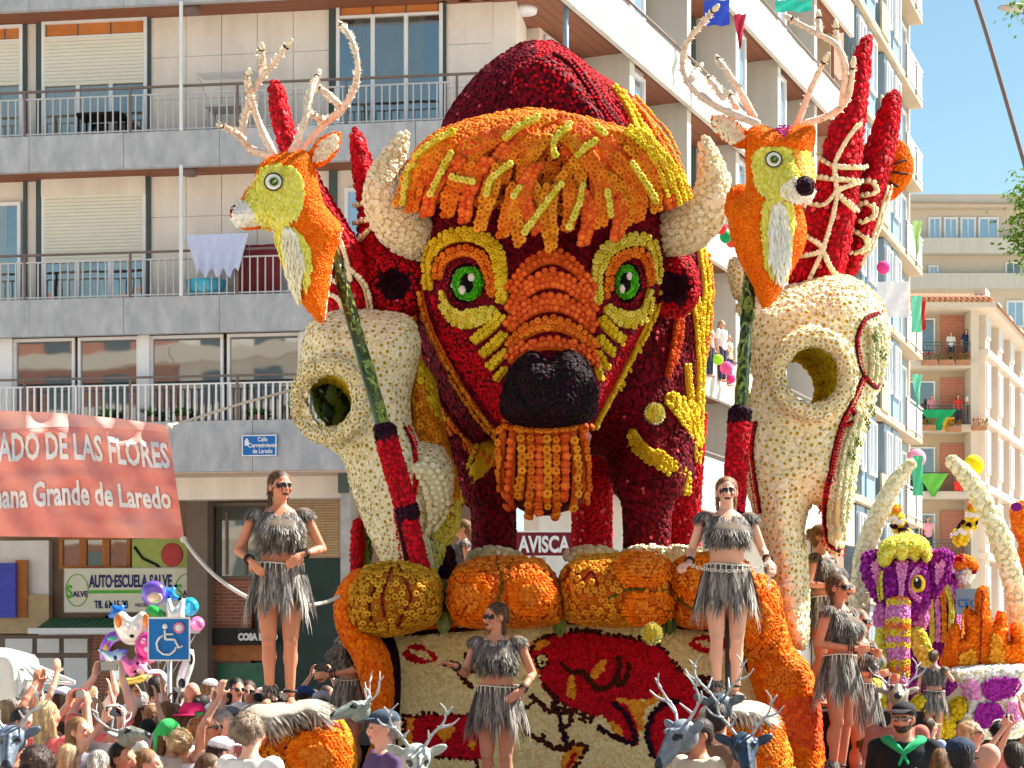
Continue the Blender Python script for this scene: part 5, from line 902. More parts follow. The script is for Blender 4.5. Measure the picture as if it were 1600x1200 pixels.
polys = [('z_plum', [(598,980),(612,992),(622,1040),(618,1120),(612,1210),(560,1210),(580,1000)]), ('z_plum', [(1150,980),(1172,985),(1290,1240),(1240,1240),(1165,1040)]), ('z_plum', [(600,990),(760,977),(900,969),(1040,975),(1172,989),(1172,996),(1040,982),(900,976),(760,984),(610,998)]),
    ('z_crimson', bisP), ('z_crimson', crom([(632,1124),(660,1118),(752,1122),(756,1186),(684,1184),(640,1170)], 3, True)), ('z_amber', [(636,1126),(646,1122),(642,1165),(634,1165)]), ('z_amber', [(676,1140),(712,1136),(708,1146),(694,1160),(684,1148)]), ('z_amber', [(735,1158),(745,1162),(738,1172),(730,1168)]),
    ('z_crimson', crom([(628,1022),(645,1008),(662,1010),(684,1026),(680,1036),(655,1038),(636,1034)], 3, True)), ('z_sand', [(640,1012),(652,1018),(664,1016),(676,1030),(664,1032),(652,1026),(644,1022)]),
    ('z_crimson', [(688,982),(700,979),(756,983),(740,986),(710,988)]), ('z_crimson', crom([(1076,1006),(1090,995),(1106,993),(1120,1000),(1138,998),(1136,1014),(1112,1020),(1086,1018)], 3, True)), ('z_sand', [(1086,1004),(1100,1000),(1120,1008),(1130,1006),(1112,1013),(1098,1010)]),
    ('z_amber', crom([(828,1008),(836,1001),(852,1001),(858,1008),(846,1014),(834,1016)], 3, True)), ('z_amber', crom([(834,1030),(842,1026),(846,1044),(838,1056),(832,1044)], 3, True)), ('z_amber', crom([(922,1054),(944,1030),(949,1034),(942,1050),(928,1060)], 3, True)), ('z_amber', crom([(888,1066),(894,1054),(898,1074),(900,1092),(888,1090),(884,1080)], 3, True)),
    ('z_amber', crom([(961,1094),(985,1108),(998,1144),(1006,1140),(1010,1110),(1038,1090),(1030,1086),(1005,1096),(975,1092)], 3, True)), ('z_amber', crom([(952,1130),(962,1130),(974,1150),(962,1152)], 3, True)),
    ('z_amber', crom([(884,1170),(892,1163),(906,1166),(912,1172),(905,1186),(895,1200),(880,1215),(872,1215)], 3, True)), ('z_crimson', crom([(892,1176),(902,1180),(890,1202),(880,1212)], 2, True))]
lab = np.array(['z_sand'] * len(pt), dtype=object)
tl = lambda x, y: (1060 - np.asarray(y, float)) * 0.0022
for t_, pl_ in polys:
    if t_ == 'z_crimson': q = Puff(pl_, 16.2 - .0625, .001, 5, back=.001, smooth=0, g=9, tilt=tl); v_, f_ = q.geo(); mesh('painted_shape', v_, f_, M['crimson'], flo, world=True)
for t_, pl in polys: lab[inside(x, y, np.array(pl, float))] = t_
dark = [([(839,1034),(848,1044),(856,1036)],3),([(828,1020),(842,1000),(870,991),(904,986),(937,990),(980,996),(1013,1003),(1037,1016),(1060,1044),(1089,1073),(1112,1096)],4),([(878,1038),(892,1050),(912,1052),(925,1070),(945,1078),(962,1062),(968,1040),(965,1030)],5),([(968,1072),(978,1060),(982,1040)],5),([(1020,1180),(1012,1150),(1020,1118),(1040,1100),(1060,1096)],7),([(960,1100),(980,1120),(992,1160),(970,1156),(936,1140)],6),([(850,1070),(860,1084),(872,1092)],4),
    ([(695,1037),(715,1048),(726,1064),(738,1074)],5),([(728,1024),(732,1040),(740,1050)],4),([(712,1047),(708,1036)],4),([(889,1168),(880,1148),(874,1120),(868,1104),(865,1100)],6),([(872,1116),(855,1110),(842,1098),(832,1090)],5),([(836,1096),(826,1104),(820,1106)],4),([(889,1168),(868,1170),(852,1162),(830,1150),(818,1142)],5),([(852,1160),(846,1146)],4),([(880,1140),(892,1130),(890,1112)],4),([(884,1172),(892,1162),(908,1164),(916,1170),(906,1188),(892,1212)],4),([(630,1120),(632,1170)],4),([(632,1120),(680,1116),(752,1120)],4),([(1096,1060),(1104,1070),(1116,1080)],5),([(1100,1066),(1108,1058)],4),([(745,1190),(746,1215)],3),([(684,1184),(752,1188)],4)]
for l, w in dark:
    c = crom(l, 6); d = np.min(np.hypot(x[:, None] - c[None, :, 0], y[:, None] - c[None, :, 1]), axis=1); lab[d < w * .62] = 'z_brown' if w < 6 else 'z_plum'
for i in range(11): c = np.array([[870 + i * 6 - 4, 1096 + i * 2.6], [866 + i * 6 - 4, 1106 + i * 2.6]]); c = np.linspace(c[0], c[1], 8); d = np.min(np.hypot(x[:, None] - c[None, :, 0], y[:, None] - c[None, :, 1]), axis=1); lab[d < 2] = 'z_brown'
e_ = np.hypot((x - 846) / 7, (y - 1034) / 9); lab[e_ < 1.4] = 'z_black'; lab[e_ < 1.05] = 'z_sand'; lab[e_ < .4] = 'z_black'
for t_ in sorted(set(lab)): m = lab == t_; flowers('panel_flowers', pt[m], pn[m], .0185, t_, flo, sink=.012 if t_ in ('z_plum', 'z_brown') else .004)
box('deck', -1.75, 1.9, .6, 6.5, DECK - .25, DECK, mat('plywood_deck', rgb(120, 84, 50), .8, .2, 3, coord='Object'), flo)
box('chassis', -2.0, 2.2, .9, 6.3, .35, 1.3, M['black'], flo)
# sides: orange shoulders falling from the deck
def lump(parent, name, pts, Y, T, tpl, basem, sp=.052, R=30, regions=(), parts=0, back=.5, size=None, seed=50, g=8, cull=-.2):
    q = Puff(pts, Y, T, R, back=back, smooth=3, g=g); v, f = q.geo(); mesh(name, v, f, basem, parent, world=True); clad(name + '_flowers', v, f, sp, tpl, parent, size=size or sp * .62, regions=regions, parts=parts, seed=seed, cull=cull); return q
lump(flo, 'left_flank', [(560,985),(580,995),(600,1010),(614,1080),(616,1150),(612,1260),(560,1260),(575,1180),(596,1130),(590,1090),(560,1050),(540,1010)], 16.1, .2, 'z_plum', M['plum'], .036, 18, regions=[([(540,1000),(575,1010),(600,1060),(612,1120),(610,1260),(560,1260),(556,1040)], 'f_orange')])
lump(flo, 'left_shoulder', [(524,960),(530,920),(560,890),(585,905),(560,935),(560,970),(600,1010),(612,1060),(610,1110),(590,1130),(570,1080),(555,1030),(535,1000)], 15.95, .28, 'z_tangerine', M['tang'], .034, 20, size=.03)
lump(flo, 'right_flank', [(1168,925),(1200,935),(1222,960),(1236,1010),(1262,1040),(1278,1090),(1284,1160),(1290,1260),(1250,1260),(1220,1170),(1185,1090),(1170,1030),(1164,970)], 16.0, .34, 'z_tangerine', M['tang'], .036, 26, size=.03, regions=[([(1196,1020),(1250,1030),(1275,1070),(1200,1080)], 'f_orange'), ([(1165,960),(1195,1000),(1200,1040),(1165,1010)], 'f_orange'), ([(1205,1090),(1290,1090),(1290,1170),(1225,1170)], 'z_redorange')], seed=52)
stroke(pan, [(1164,990),(1186,1050),(1216,1120),(1250,1200),(1275,1260)], [16,20,22,24,24], 'z_plum', flo, M['plum'], sp=5.5, off=.1, name='dark_edge'); stroke(pan, [(604,996),(616,1030),(620,1080),(616,1150),(612,1220)], [20,18,14,14,14], 'z_plum', flo, M['plum'], sp=5.5, off=.08, name='dark_edge')
stroke(pan, [(596,990),(700,979),(820,971),(900,969),(1000,971),(1100,978),(1180,988)], 15, 'f_amber', flo, M['orange'], sp=8, off=.12, name='rim_flowers', parts=120)
# boulders on the rim
def boulder(label, pts, Y, tpl, spots=(), cracks=(), leaves=(), bm_='mustard', sp=.047, group='flower boulders along the float rim', T=.42, parts=230, seed=60, cat_='flower boulder'):
    c = np.mean(pts, 0); t = empty('flower_boulder', P(c[0], max(p_[1] for p_ in pts), Y), label=label, cat=cat_, group=group)
    q = Puff(pts, Y, T, 45, back=T, smooth=3, g=9); v, f = q.geo(); mesh('boulder', v, f, M[bm_], t, world=True)
    cp = [np.array(crom([(a, b) for a, b in k[0]], 5)) for k in cracks]; p, n = scatter(v, f, sp, cull=-.2, seed=seed); x, y = px_of(p); lab = np.zeros(len(p), int)
    for (cx, cy, rx, ry) in spots: lab[((x-cx)/rx)**2 + ((y-cy)/ry)**2 < 1] = 1
    for k, l in zip(cp, cracks): lab[np.min(np.hypot(x[:, None] - k[None, :, 0], y[:, None] - k[None, :, 1]), axis=1) < l[1]] = 2
    m = lab == 0; flowers('boulder_flowers', p[m], n[m], sp * .58, tpl, t, parts=parts, sink=.01)
    for (cx, cy, rx, ry) in spots:
        patch(q, [(cx + rx * math.cos(a), cy + ry * math.sin(a)) for a in np.linspace(0, 6.283, 14)[:-1]], 'z_tangerine', t, sp=5, off=.05, size=4, name='marigold_spot'); patch(q, [(cx + rx * .5 * math.cos(a), cy + ry * .5 * math.sin(a)) for a in np.linspace(0, 6.283, 14)[:-1]], 'z_orange', t, sp=5, off=.07, size=4, name='marigold_heart')
    for k, l in zip(cp, cracks): stroke(q, l[0], l[1] * 1.3, l[2], t, None, sp=4.5, off=.005, name='crack_flowers')
    return t, q
boulder('mustard flower boulder with dark red cracks at the left corner of the float', [(556,985),(540,955),(545,915),(572,888),(610,880),(650,882),(680,896),(688,930),(682,965),(650,982),(600,992)], 15.9, 'f_mustard', (), [([(612,888),(598,930),(600,962)], 4, 'z_wine'), ([(622,884),(636,915),(642,935),(628,962),(622,975)], 4, 'z_wine'), ([(590,910),(578,940),(580,970)], 3, 'z_brown')])
boulder('orange flower boulder with two round marigold rosettes, below the bison beard', [(703,945),(706,905),(730,880),(780,872),(835,874),(862,895),(880,935),(876,965),(840,976),(760,978),(715,972)], 16.0, 'f_orange', [(735,932,31,38),(828,930,34,32)], [([(775,876),(785,910),(778,940)], 4, 'z_leafgreen'), ([(800,876),(795,905)], 3, 'z_leafgreen')], bm_='orange', seed=61)
boulder('yellow-orange flower boulder with a zigzag crack under the front right hoof', [(876,935),(880,895),(910,872),(960,868),(1010,866),(1040,885),(1046,930),(1040,965),(990,976),(920,974),(885,964)], 16.0, 'f_amber', [(1002,893,42,26),(1010,948,38,24)], [([(885,905),(895,890),(912,905),(925,895),(938,925)], 3.5, 'z_wine'), ([(950,935),(980,922),(1010,922),(1035,935)], 4, 'z_leafgreen')], bm_='orange', seed=62)
boulder('orange flower boulder with a marigold rosette behind the fur skirt of the right dancer', [(1044,935),(1048,890),(1080,868),(1130,868),(1170,885),(1180,930),(1170,972),(1110,980),(1060,972)], 16.15, 'f_orange', [(1085,905,30,32)], [([(1060,935),(1080,950),(1100,950)], 4, 'z_leafgreen')], bm_='orange', seed=63)
boulder('bright orange flower boulder at the right corner of the float', [(1150,960),(1155,915),(1180,900),(1208,912),(1220,950),(1222,1000),(1205,1025),(1175,1030),(1155,1000)], 15.75, 'f_orange', [(1185,965,26,42)], (), bm_='orange', seed=64, T=.3)
for i, (x0, x1) in enumerate([(680,708),(862,885),(1040,1056)]):
    t = empty('leaf_bundle', P((x0 + x1) / 2, 975, 16.15), label=['bundle of green leaves between the mustard boulder and the rosette boulder', 'small bundle of green leaves between the two middle boulders', 'green leaves wedged beside the boulder under the right hoof'][i], cat='leaves', group='leaf bundles between the boulders'); leafy(P((x0+x1)/2, 912, 16.1), P((x0+x1)/2, 965, 16.1), .07, t, step=.04, L=.2, n=7)
# pedestals in front of the corners, each with a hide on top
boulder('orange flower boulder on the left under the grey hide where a dancer stands', [(388,1200),(386,1160),(398,1124),(430,1112),(480,1112),(525,1122),(548,1156),(552,1200),(548,1280),(395,1280)], 13.7, 'f_amber', [(495,1180,48,36),(405,1140,20,36)], [([(445,1170),(470,1150),(500,1130),(530,1138)], 4, 'z_wine')], bm_='orange', group='flower boulders used as pedestals', T=.4, sp=.042, seed=65)
boulder('orange flower boulder on the right under the white hide where a dancer stands', [(1092,1200),(1096,1148),(1114,1118),(1160,1110),(1200,1118),(1222,1148),(1238,1200),(1240,1280),(1095,1280)], 14.1, 'f_amber', [(1195,1160,24,44),(1125,1150,22,30)], (), bm_='orange', group='flower boulders used as pedestals', T=.4, sp=.042, seed=66)
# ================================================================ people
skin_m = vc_mat('skin', .5, sss=.12, bump=.06, bs=120); fur_m = vc_mat('grey_fur', .85); hair_m = vc_mat('hair', .55, bump=.4, bs=160, spec=.4)
eye_w = mat('eye_white', rgb(96, 88, 86), .3, .02); eye_d = mat('eye_dark', rgb(40, 26, 20), .15, .02); bone_m = mat('bone', rgb(232, 226, 210), .5, .1, 30); lens_m = glass_mat('sunglass_lens', rgb(14, 14, 16), .12, .0); leather = mat('dark_leather', rgb(46, 34, 32), .6, .15, 20); suede = mat('brown_suede', rgb(112, 96, 84), .9, .12, 25)
def voxel(V, Fc, vs, smooth=2, ratio=1.0):
    me = bpy.data.meshes.new('soup'); me.from_pydata([tuple(v) for v in V], [], [tuple(f) for f in Fc]); o = bpy.data.objects.new('soup', me)
    m = o.modifiers.new('r', 'REMESH'); m.mode = 'VOXEL'; m.voxel_size = vs; m.use_smooth_shade = True
    if smooth: s = o.modifiers.new('s', 'SMOOTH'); s.factor = .5; s.iterations = smooth
    if ratio < 1: d = o.modifiers.new('d', 'DECIMATE'); d.ratio = ratio
    r = baked(o); bpy.data.meshes.remove(me); r.materials.clear(); return r
def vcol(me, fn):
    n = len(me.vertices); co = np.empty(n * 3); me.vertices.foreach_get('co', co); co = co.reshape(-1, 3); a = me.color_attributes.new('Col', 'FLOAT_COLOR', 'POINT'); c = np.ones((n, 4)); c[:, :3] = fn(co); a.data.foreach_set('color', c.ravel())
TOR_F = [(.86,.150,.105,0),(.93,.168,.115,.005),(1.00,.150,.100,.0),(1.06,.125,.088,-.005),(1.13,.128,.090,-.005),(1.22,.145,.108,-.012),(1.30,.152,.112,-.008),(1.37,.150,.090,0),(1.42,.105,.065,.008),(1.455,.055,.050,.012)]
TOR_M = [(.86,.150,.105,0),(.93,.160,.115,.0),(1.00,.150,.110,-.005),(1.06,.148,.108,-.008),(1.13,.155,.110,-.005),(1.22,.172,.118,-.005),(1.30,.185,.120,0),(1.37,.180,.098,.005),(1.42,.125,.072,.01),(1.46,.065,.056,.012)]
def tor(z, T): return [float(np.interp(z, [t[0] for t in T], [t[k] for t in T])) for k in (1, 2, 3)]
def hand(w, d, n, curl=.5, k=1.0, side=1, fing=True):
    w, d, n = Vector(w), Vector(d).normalized(), Vector(n).normalized(); a = d.cross(n).normalized() * side; n = a.cross(d).normalized() * side; R = Matrix((a, n, d)).transposed().to_4x4()
    out = [ellg(w + d * .045 * k, (.04 * k, .016 * k, .05 * k), 10, 8, R.to_3x3())]
    if not fing: return out + [ellg(w + d * .1 * k, (.036 * k, .02 * k, .04 * k), 8, 6, R.to_3x3())]
    for i, l in enumerate((.066, .074, .068, .054)):
        b = w + d * .085 * k + a * (.030 - .02 * i) * k; c1 = math.cos(curl * .7), math.sin(curl * .7); m_ = b + (d * c1[0] + n * c1[1]) * l * .55 * k; c2 = math.cos(curl * 1.7), math.sin(curl * 1.7); e = m_ + (d * c2[0] + n * c2[1]) * l * .5 * k
        out += [capsg(b - d * .02 * k, m_, .0095 * k, .009 * k, 7), capsg(m_, e, .009 * k, .0075 * k, 7)]
    t0 = w + d * .02 * k + a * .03 * k; t1 = t0 + (a * .75 + d * .6 + n * .3).normalized() * .04 * k; t2 = t1 + (d * .85 + a * .1 + n * .5).normalized() * .032 * k; out += [capsg(t0, t1, .012 * k, .0105 * k, 7), capsg(t1, t2, .0105 * k, .008 * k, 7)]
    return out
NECK = Vector((0, .01, 1.47))
def headmat(yaw, pitch, roll=0): return Matrix.Translation(NECK) @ Matrix.Rotation(yaw, 4, 'Z') @ Matrix.Rotation(pitch, 4, 'X') @ Matrix.Rotation(roll, 4, 'Y') @ Matrix.Translation(-NECK)
def xf(g, Mx): return [tuple(Mx @ Vector(v)) for v in g[0]], g[1]
def head_geo(female=True):
    j = .9 if female else 1.0
    return [ellg((0,.012,1.612),(.073,.092,.088),20,14), ellg((0,-.028,1.578),(.058*j,.062,.082),18,12), ellg((0,-.036,1.527),(.044*j,.046,.036),14,10), ellg((0,-.07,1.507),(.02,.016,.016),10,8), capsg((0,-.086,1.604),(0,-.104,1.567),.008,.0125,8), ellg((.0,-.098,1.562),(.017,.012,.010),10,8),
            ellg((0,-.084,1.540),(.024,.012,.006),12,8), ellg((0,-.082,1.530),(.020,.012,.007),12,8), capsg((-.040,-.076,1.612),(.040,-.076,1.612),.010,.010,8), ellg((.036,-.060,1.566),(.024,.024,.024),10,8), ellg((-.036,-.060,1.566),(.024,.024,.024),10,8), ellg((.075,.008,1.58),(.010,.02,.031),10,8), ellg((-.075,.008,1.58),(.010,.02,.031),10,8)]
def arm_pts(s, elbow, wrist): return Vector((s * .172, .008, 1.385)), Vector(elbow), Vector(wrist)
def default_pose(): return dict(eL=(.24,.03,1.12), wL=(.25,-.04,.88), hL=(0,-.1,-1), nL=(-1,0,0), eR=(-.24,.03,1.12), wR=(-.25,-.04,.88), hR=(0,-.1,-1), nR=(1,0,0), curl=.6, yaw=0, pitch=0, kL=(.085,-.01,.47), fL=(.09,.02,.07), kR=(-.085,-.01,.47), fR=(-.09,.02,.07), dx=0.0)
def body_geo(p, T, female=True, fing=True, fat=1.0, legs=True):
    parts = [loftg([(z, rx * fat, ry * fat, 0, cy) for z, rx, ry, cy in T], 24)]
    if female: parts += [ellg((.062,-.085,1.27),(.058,.05,.055),12,10), ellg((-.062,-.085,1.27),(.058,.05,.055),12,10)]
    parts += [ellg((.075,.06,.92),(.08,.075,.085),12,10), ellg((-.075,.06,.92),(.08,.075,.085),12,10), capsg((0,.02,1.40),(0,-.002,1.53),.052 if female else .062,.047 if female else .056,14)]
    hm = headmat(p['yaw'], p['pitch']); parts += [xf(g, hm) for g in head_geo(female)]
    ak = (.9 if female else 1.12) * fat
    for s, e, w, h, n in ((1, p['eL'], p['wL'], p['hL'], p['nL']), (-1, p['eR'], p['wR'], p['hR'], p['nR'])):
        sh, e, w = arm_pts(s if female else s * 1.1, e, w); parts += [ellg(sh, (.052*ak,.05*ak,.055*ak), 12, 10), capsg(sh + (e - sh) * .05, e, .048 * ak, .037 * ak), capsg(e, w, .038 * ak, .025 * ak), ellg(e + (w - e) * .28, (.041*ak,)*3, 10, 8)] + hand(w, h, n, p['curl'], .95 if female else 1.08, s, fing)
    if legs:
        for s, k, f in ((1, p['kL'], p['fL']), (-1, p['kR'], p['fR'])):
            k, f = Vector(k), Vector(f); hp = Vector((s * .088, .0, .88)); lk = (1.0 if female else .95) * fat; parts += [capsg(hp, k + Vector((0,0,.03)), .088 * lk, .056 * lk, 14), capsg(k, f + Vector((0,0,.03)), .05 * lk, .033 * lk, 12), ellg(k + (f - k) * .3 + Vector((0,.018,0)), (.052*lk,.055*lk,.11), 12, 10), ellg(k + Vector((0,-.012,0)), (.048,.05,.05), 10, 8),
                capsg(f + Vector((0,.025,-.035)), f + Vector((s * .015,-.10,-.05)), .032, .028, 10), capsg(f + Vector((s * .015,-.10,-.052)), f + Vector((s*.02,-.15,-.055)), .034, .02, 10)]
            for q in range(4): parts.append(capsg(f + Vector((s * (.0 + .018 * q) - .012 * s, -.14, -.055)), f + Vector((s * (.0 + .02 * q) - .012 * s, -.175 + .006 * q, -.058)), .0095, .008, 6))
    return cat(*parts)
def skin_fn(hm, tone, paint=True, lips=(.09, .03, .04)):
    inv = np.array(hm.inverted()); tone = np.array(tone[:3])
    def fn(co):
        c = np.tile(tone, (len(co), 1)); c *= (1 + .06 * np.sin(co[:, 0:1] * 31 + co[:, 2:3] * 17)); isH = co[:, 2] > 1.3; h = co @ inv[:3, :3].T + inv[:3, 3]; x, y, z = h[:, 0], h[:, 1], h[:, 2]; f = isH & (y < -.04) & (z > 1.48)
        blush = f & (np.abs(np.abs(x) - .04) < .02) & (np.abs(z - 1.562) < .018); c[blush] *= (1.05, .85, .82)
        m = f & (np.abs(x) < .023) & (np.abs(z - 1.535) < .0085); c[m] = lips
        if paint:
            m = f & (np.abs(z - 1.597 - .006 * np.sin(np.abs(x) * 90)) < .0155) & (np.abs(x) < .066); c[m] = (.012, .012, .014)
            for k, (x0, l0, l1) in enumerate([(-.05, 1.56, 1.62), (-.03, 1.55, 1.635), (-.012, 1.575, 1.63), (.012, 1.575, 1.64), (.03, 1.555, 1.63), (.05, 1.56, 1.625)]): m = f & (np.abs(x - x0) < .0035) & (z > l0) & (z < l1); c[m] = (.03, .03, .03)
        foot = co[:, 2] < .03; c[foot] *= .85; return c
    return fn
def strips(name, roots, dirs, nrms, L, W, seg, c1, c2, parent, mat_, droop=.35, spread=.12, kind='stuff'):
    V, Fc, C = [], [], []; rs = np.random.RandomState(3)
    LL = L if hasattr(L, '__len__') else [L] * len(roots)
    for r, d, n, L in zip(roots, dirs, nrms, LL):
        r, d, n = Vector(r), Vector(d).normalized(), Vector(n).normalized(); l = L * rs.uniform(.65, 1.2); w = W * rs.uniform(.7, 1.3); s = d.cross(n).normalized(); k = rs.uniform(0, 1); col = [a * (1 - k) + b * k for a, b in zip(c1[:3], c2[:3])]; b = len(V); side = s * rs.uniform(-spread, spread)
        for i in range(seg + 1):
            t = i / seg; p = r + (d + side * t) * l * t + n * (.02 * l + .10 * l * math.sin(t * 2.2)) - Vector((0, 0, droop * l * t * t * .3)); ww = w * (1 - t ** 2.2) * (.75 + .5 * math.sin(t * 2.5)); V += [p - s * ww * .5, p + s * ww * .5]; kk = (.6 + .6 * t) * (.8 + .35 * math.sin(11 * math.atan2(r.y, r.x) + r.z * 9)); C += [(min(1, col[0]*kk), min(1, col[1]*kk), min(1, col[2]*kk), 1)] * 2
        for i in range(seg): Fc.append((b + 2*i, b + 2*i + 1, b + 2*i + 3, b + 2*i + 2))
    return mesh(name, V, Fc, mat_, parent, cols=C, kind=kind)
G1, G2, G3 = rgb(70, 68, 70), rgb(196, 188, 178), rgb(118, 102, 88)
def eyes_part(parent, hm, closed=False):
    for s in (-1, 1):
        e = mesh('eye', *xf(ellg((s * .030, -.0785, 1.594), (.0115, .0095, .0065), 10, 8), hm), eye_w, parent); mesh('iris', *xf(ellg((s * .030, -.0875, 1.594), (.0058, .003, .0058), 8, 6), hm), eye_d, e)
_hair, _hpts, _hs = {}, {}, {}
def hair_strands(me, style, col, col2, hm, parent):
    if style in ('low', 'bald'): n_ = .016
    else: n_ = .013
    if style not in _hpts: co = [v.co.copy() for v in me.vertices]; _hpts[style] = scatter(co, [tuple(p.vertices) for p in me.polygons], n_, cull=-2, seed=2)
    pts, nr = _hpts[style]; D = []
    for p_, n in zip(pts, nr):
        if style == 'curly': d = (rnd.gauss(0, 1), rnd.gauss(0, 1), rnd.gauss(0, 1))
        else: d = (p_[0] * 4, .55, -.25 - max(0, .12 + 1.6 - p_[2]) * 6)
        d = Vector(d); n = Vector(n); d = d - n * d.dot(n) * .85; D.append(tuple(d.normalized()))
    o = strips('strands', [p_ + n * .001 for p_, n in zip(pts, nr)], D, nr, .038 if style != 'curly' else .03, .0055, 2, tuple(c * .7 for c in col[:3]), tuple(min(1, c * 1.5) for c in (col2 or col)[:3]), parent, hair_m, droop=.0, spread=.15); o.data.transform(hm); return o
def hair_part(parent, hm, col, style='bun', col2=None, cache=False):
    g = [ellg((0,.022,1.625),(.08,.094,.088),18,12), ellg((0,.05,1.59),(.073,.065,.08),14,10)]
    if style == 'long': g += [capsg((0,.07,1.6),(0,.085,1.36),.065,.07), capsg((.06,.04,1.58),(.075,.05,1.40),.03,.03), capsg((-.06,.04,1.58),(-.075,.05,1.40),.03,.03)]
    if style == 'braids':
        for s in (-1, 1):
            for i in range(9): g.append(ellg((s * (.062 + .004 * math.sin(i)), .045 - .004 * i, 1.56 - i * .024), (.017 - .0008 * i, .017, .016), 8, 6))
    if style == 'bun': g += [ellg((0,.12,1.64),(.04,.035,.04),12,8)]
    if style == 'pony': g += [capsg((0,.11,1.62),(0,.14,1.40),.03,.018)]
    if style == 'curly':
        for k in range(70): a, b = rnd.uniform(0, 6.28), rnd.uniform(-.5, 1.4); g.append(ellg((.085*math.cos(a)*math.cos(b), .025+.1*math.sin(a)*math.cos(b) + .02, 1.605+.09*math.sin(b)), (.026,)*3, 6, 5))
    V, Fc = cat(*g); V = np.array(V); hl = (1.633 if style != 'low' else 1.65)      # hairline: push hair off the face
    m = (V[:, 1] < -.045) & (V[:, 2] < hl); V[m, 1] = np.maximum(V[m, 1], -.045 + (hl - V[m, 2]) * .5)
    if cache and (style, tuple(col)) in _hair: me = _hair[(style, tuple(col))].copy(); me.transform(hm); o = link('hair', me, parent); st = _hs[(style, tuple(col))].copy(); st.transform(hm); link('strands', st, o, 'stuff'); return o
    me = voxel([tuple(v) for v in V], Fc, .013 if cache else .009, 1)
    if style in ('braids', 'pony'):                            # combed rows over the scalp
        pass
    vcol(me, lambda co: np.array(col[:3]) * (1 + .35 * np.sin(co[:, 0:1] * 260 + co[:, 1:2] * 60) * .5) + (np.array((col2 or col)[:3]) - np.array(col[:3])) * (.5 + .5 * np.sin(co[:, 0:1] * 190)) * .45)
    me.materials.append(hair_m)
    if cache: _hair[(style, tuple(col))] = me.copy()
    o = link('hair', me, parent); so = hair_strands(me, style, col, col2, Matrix.Identity(4), o)
    if cache: _hs[(style, tuple(col))] = so.data.copy()
    me.transform(hm); so.data.transform(hm); return o
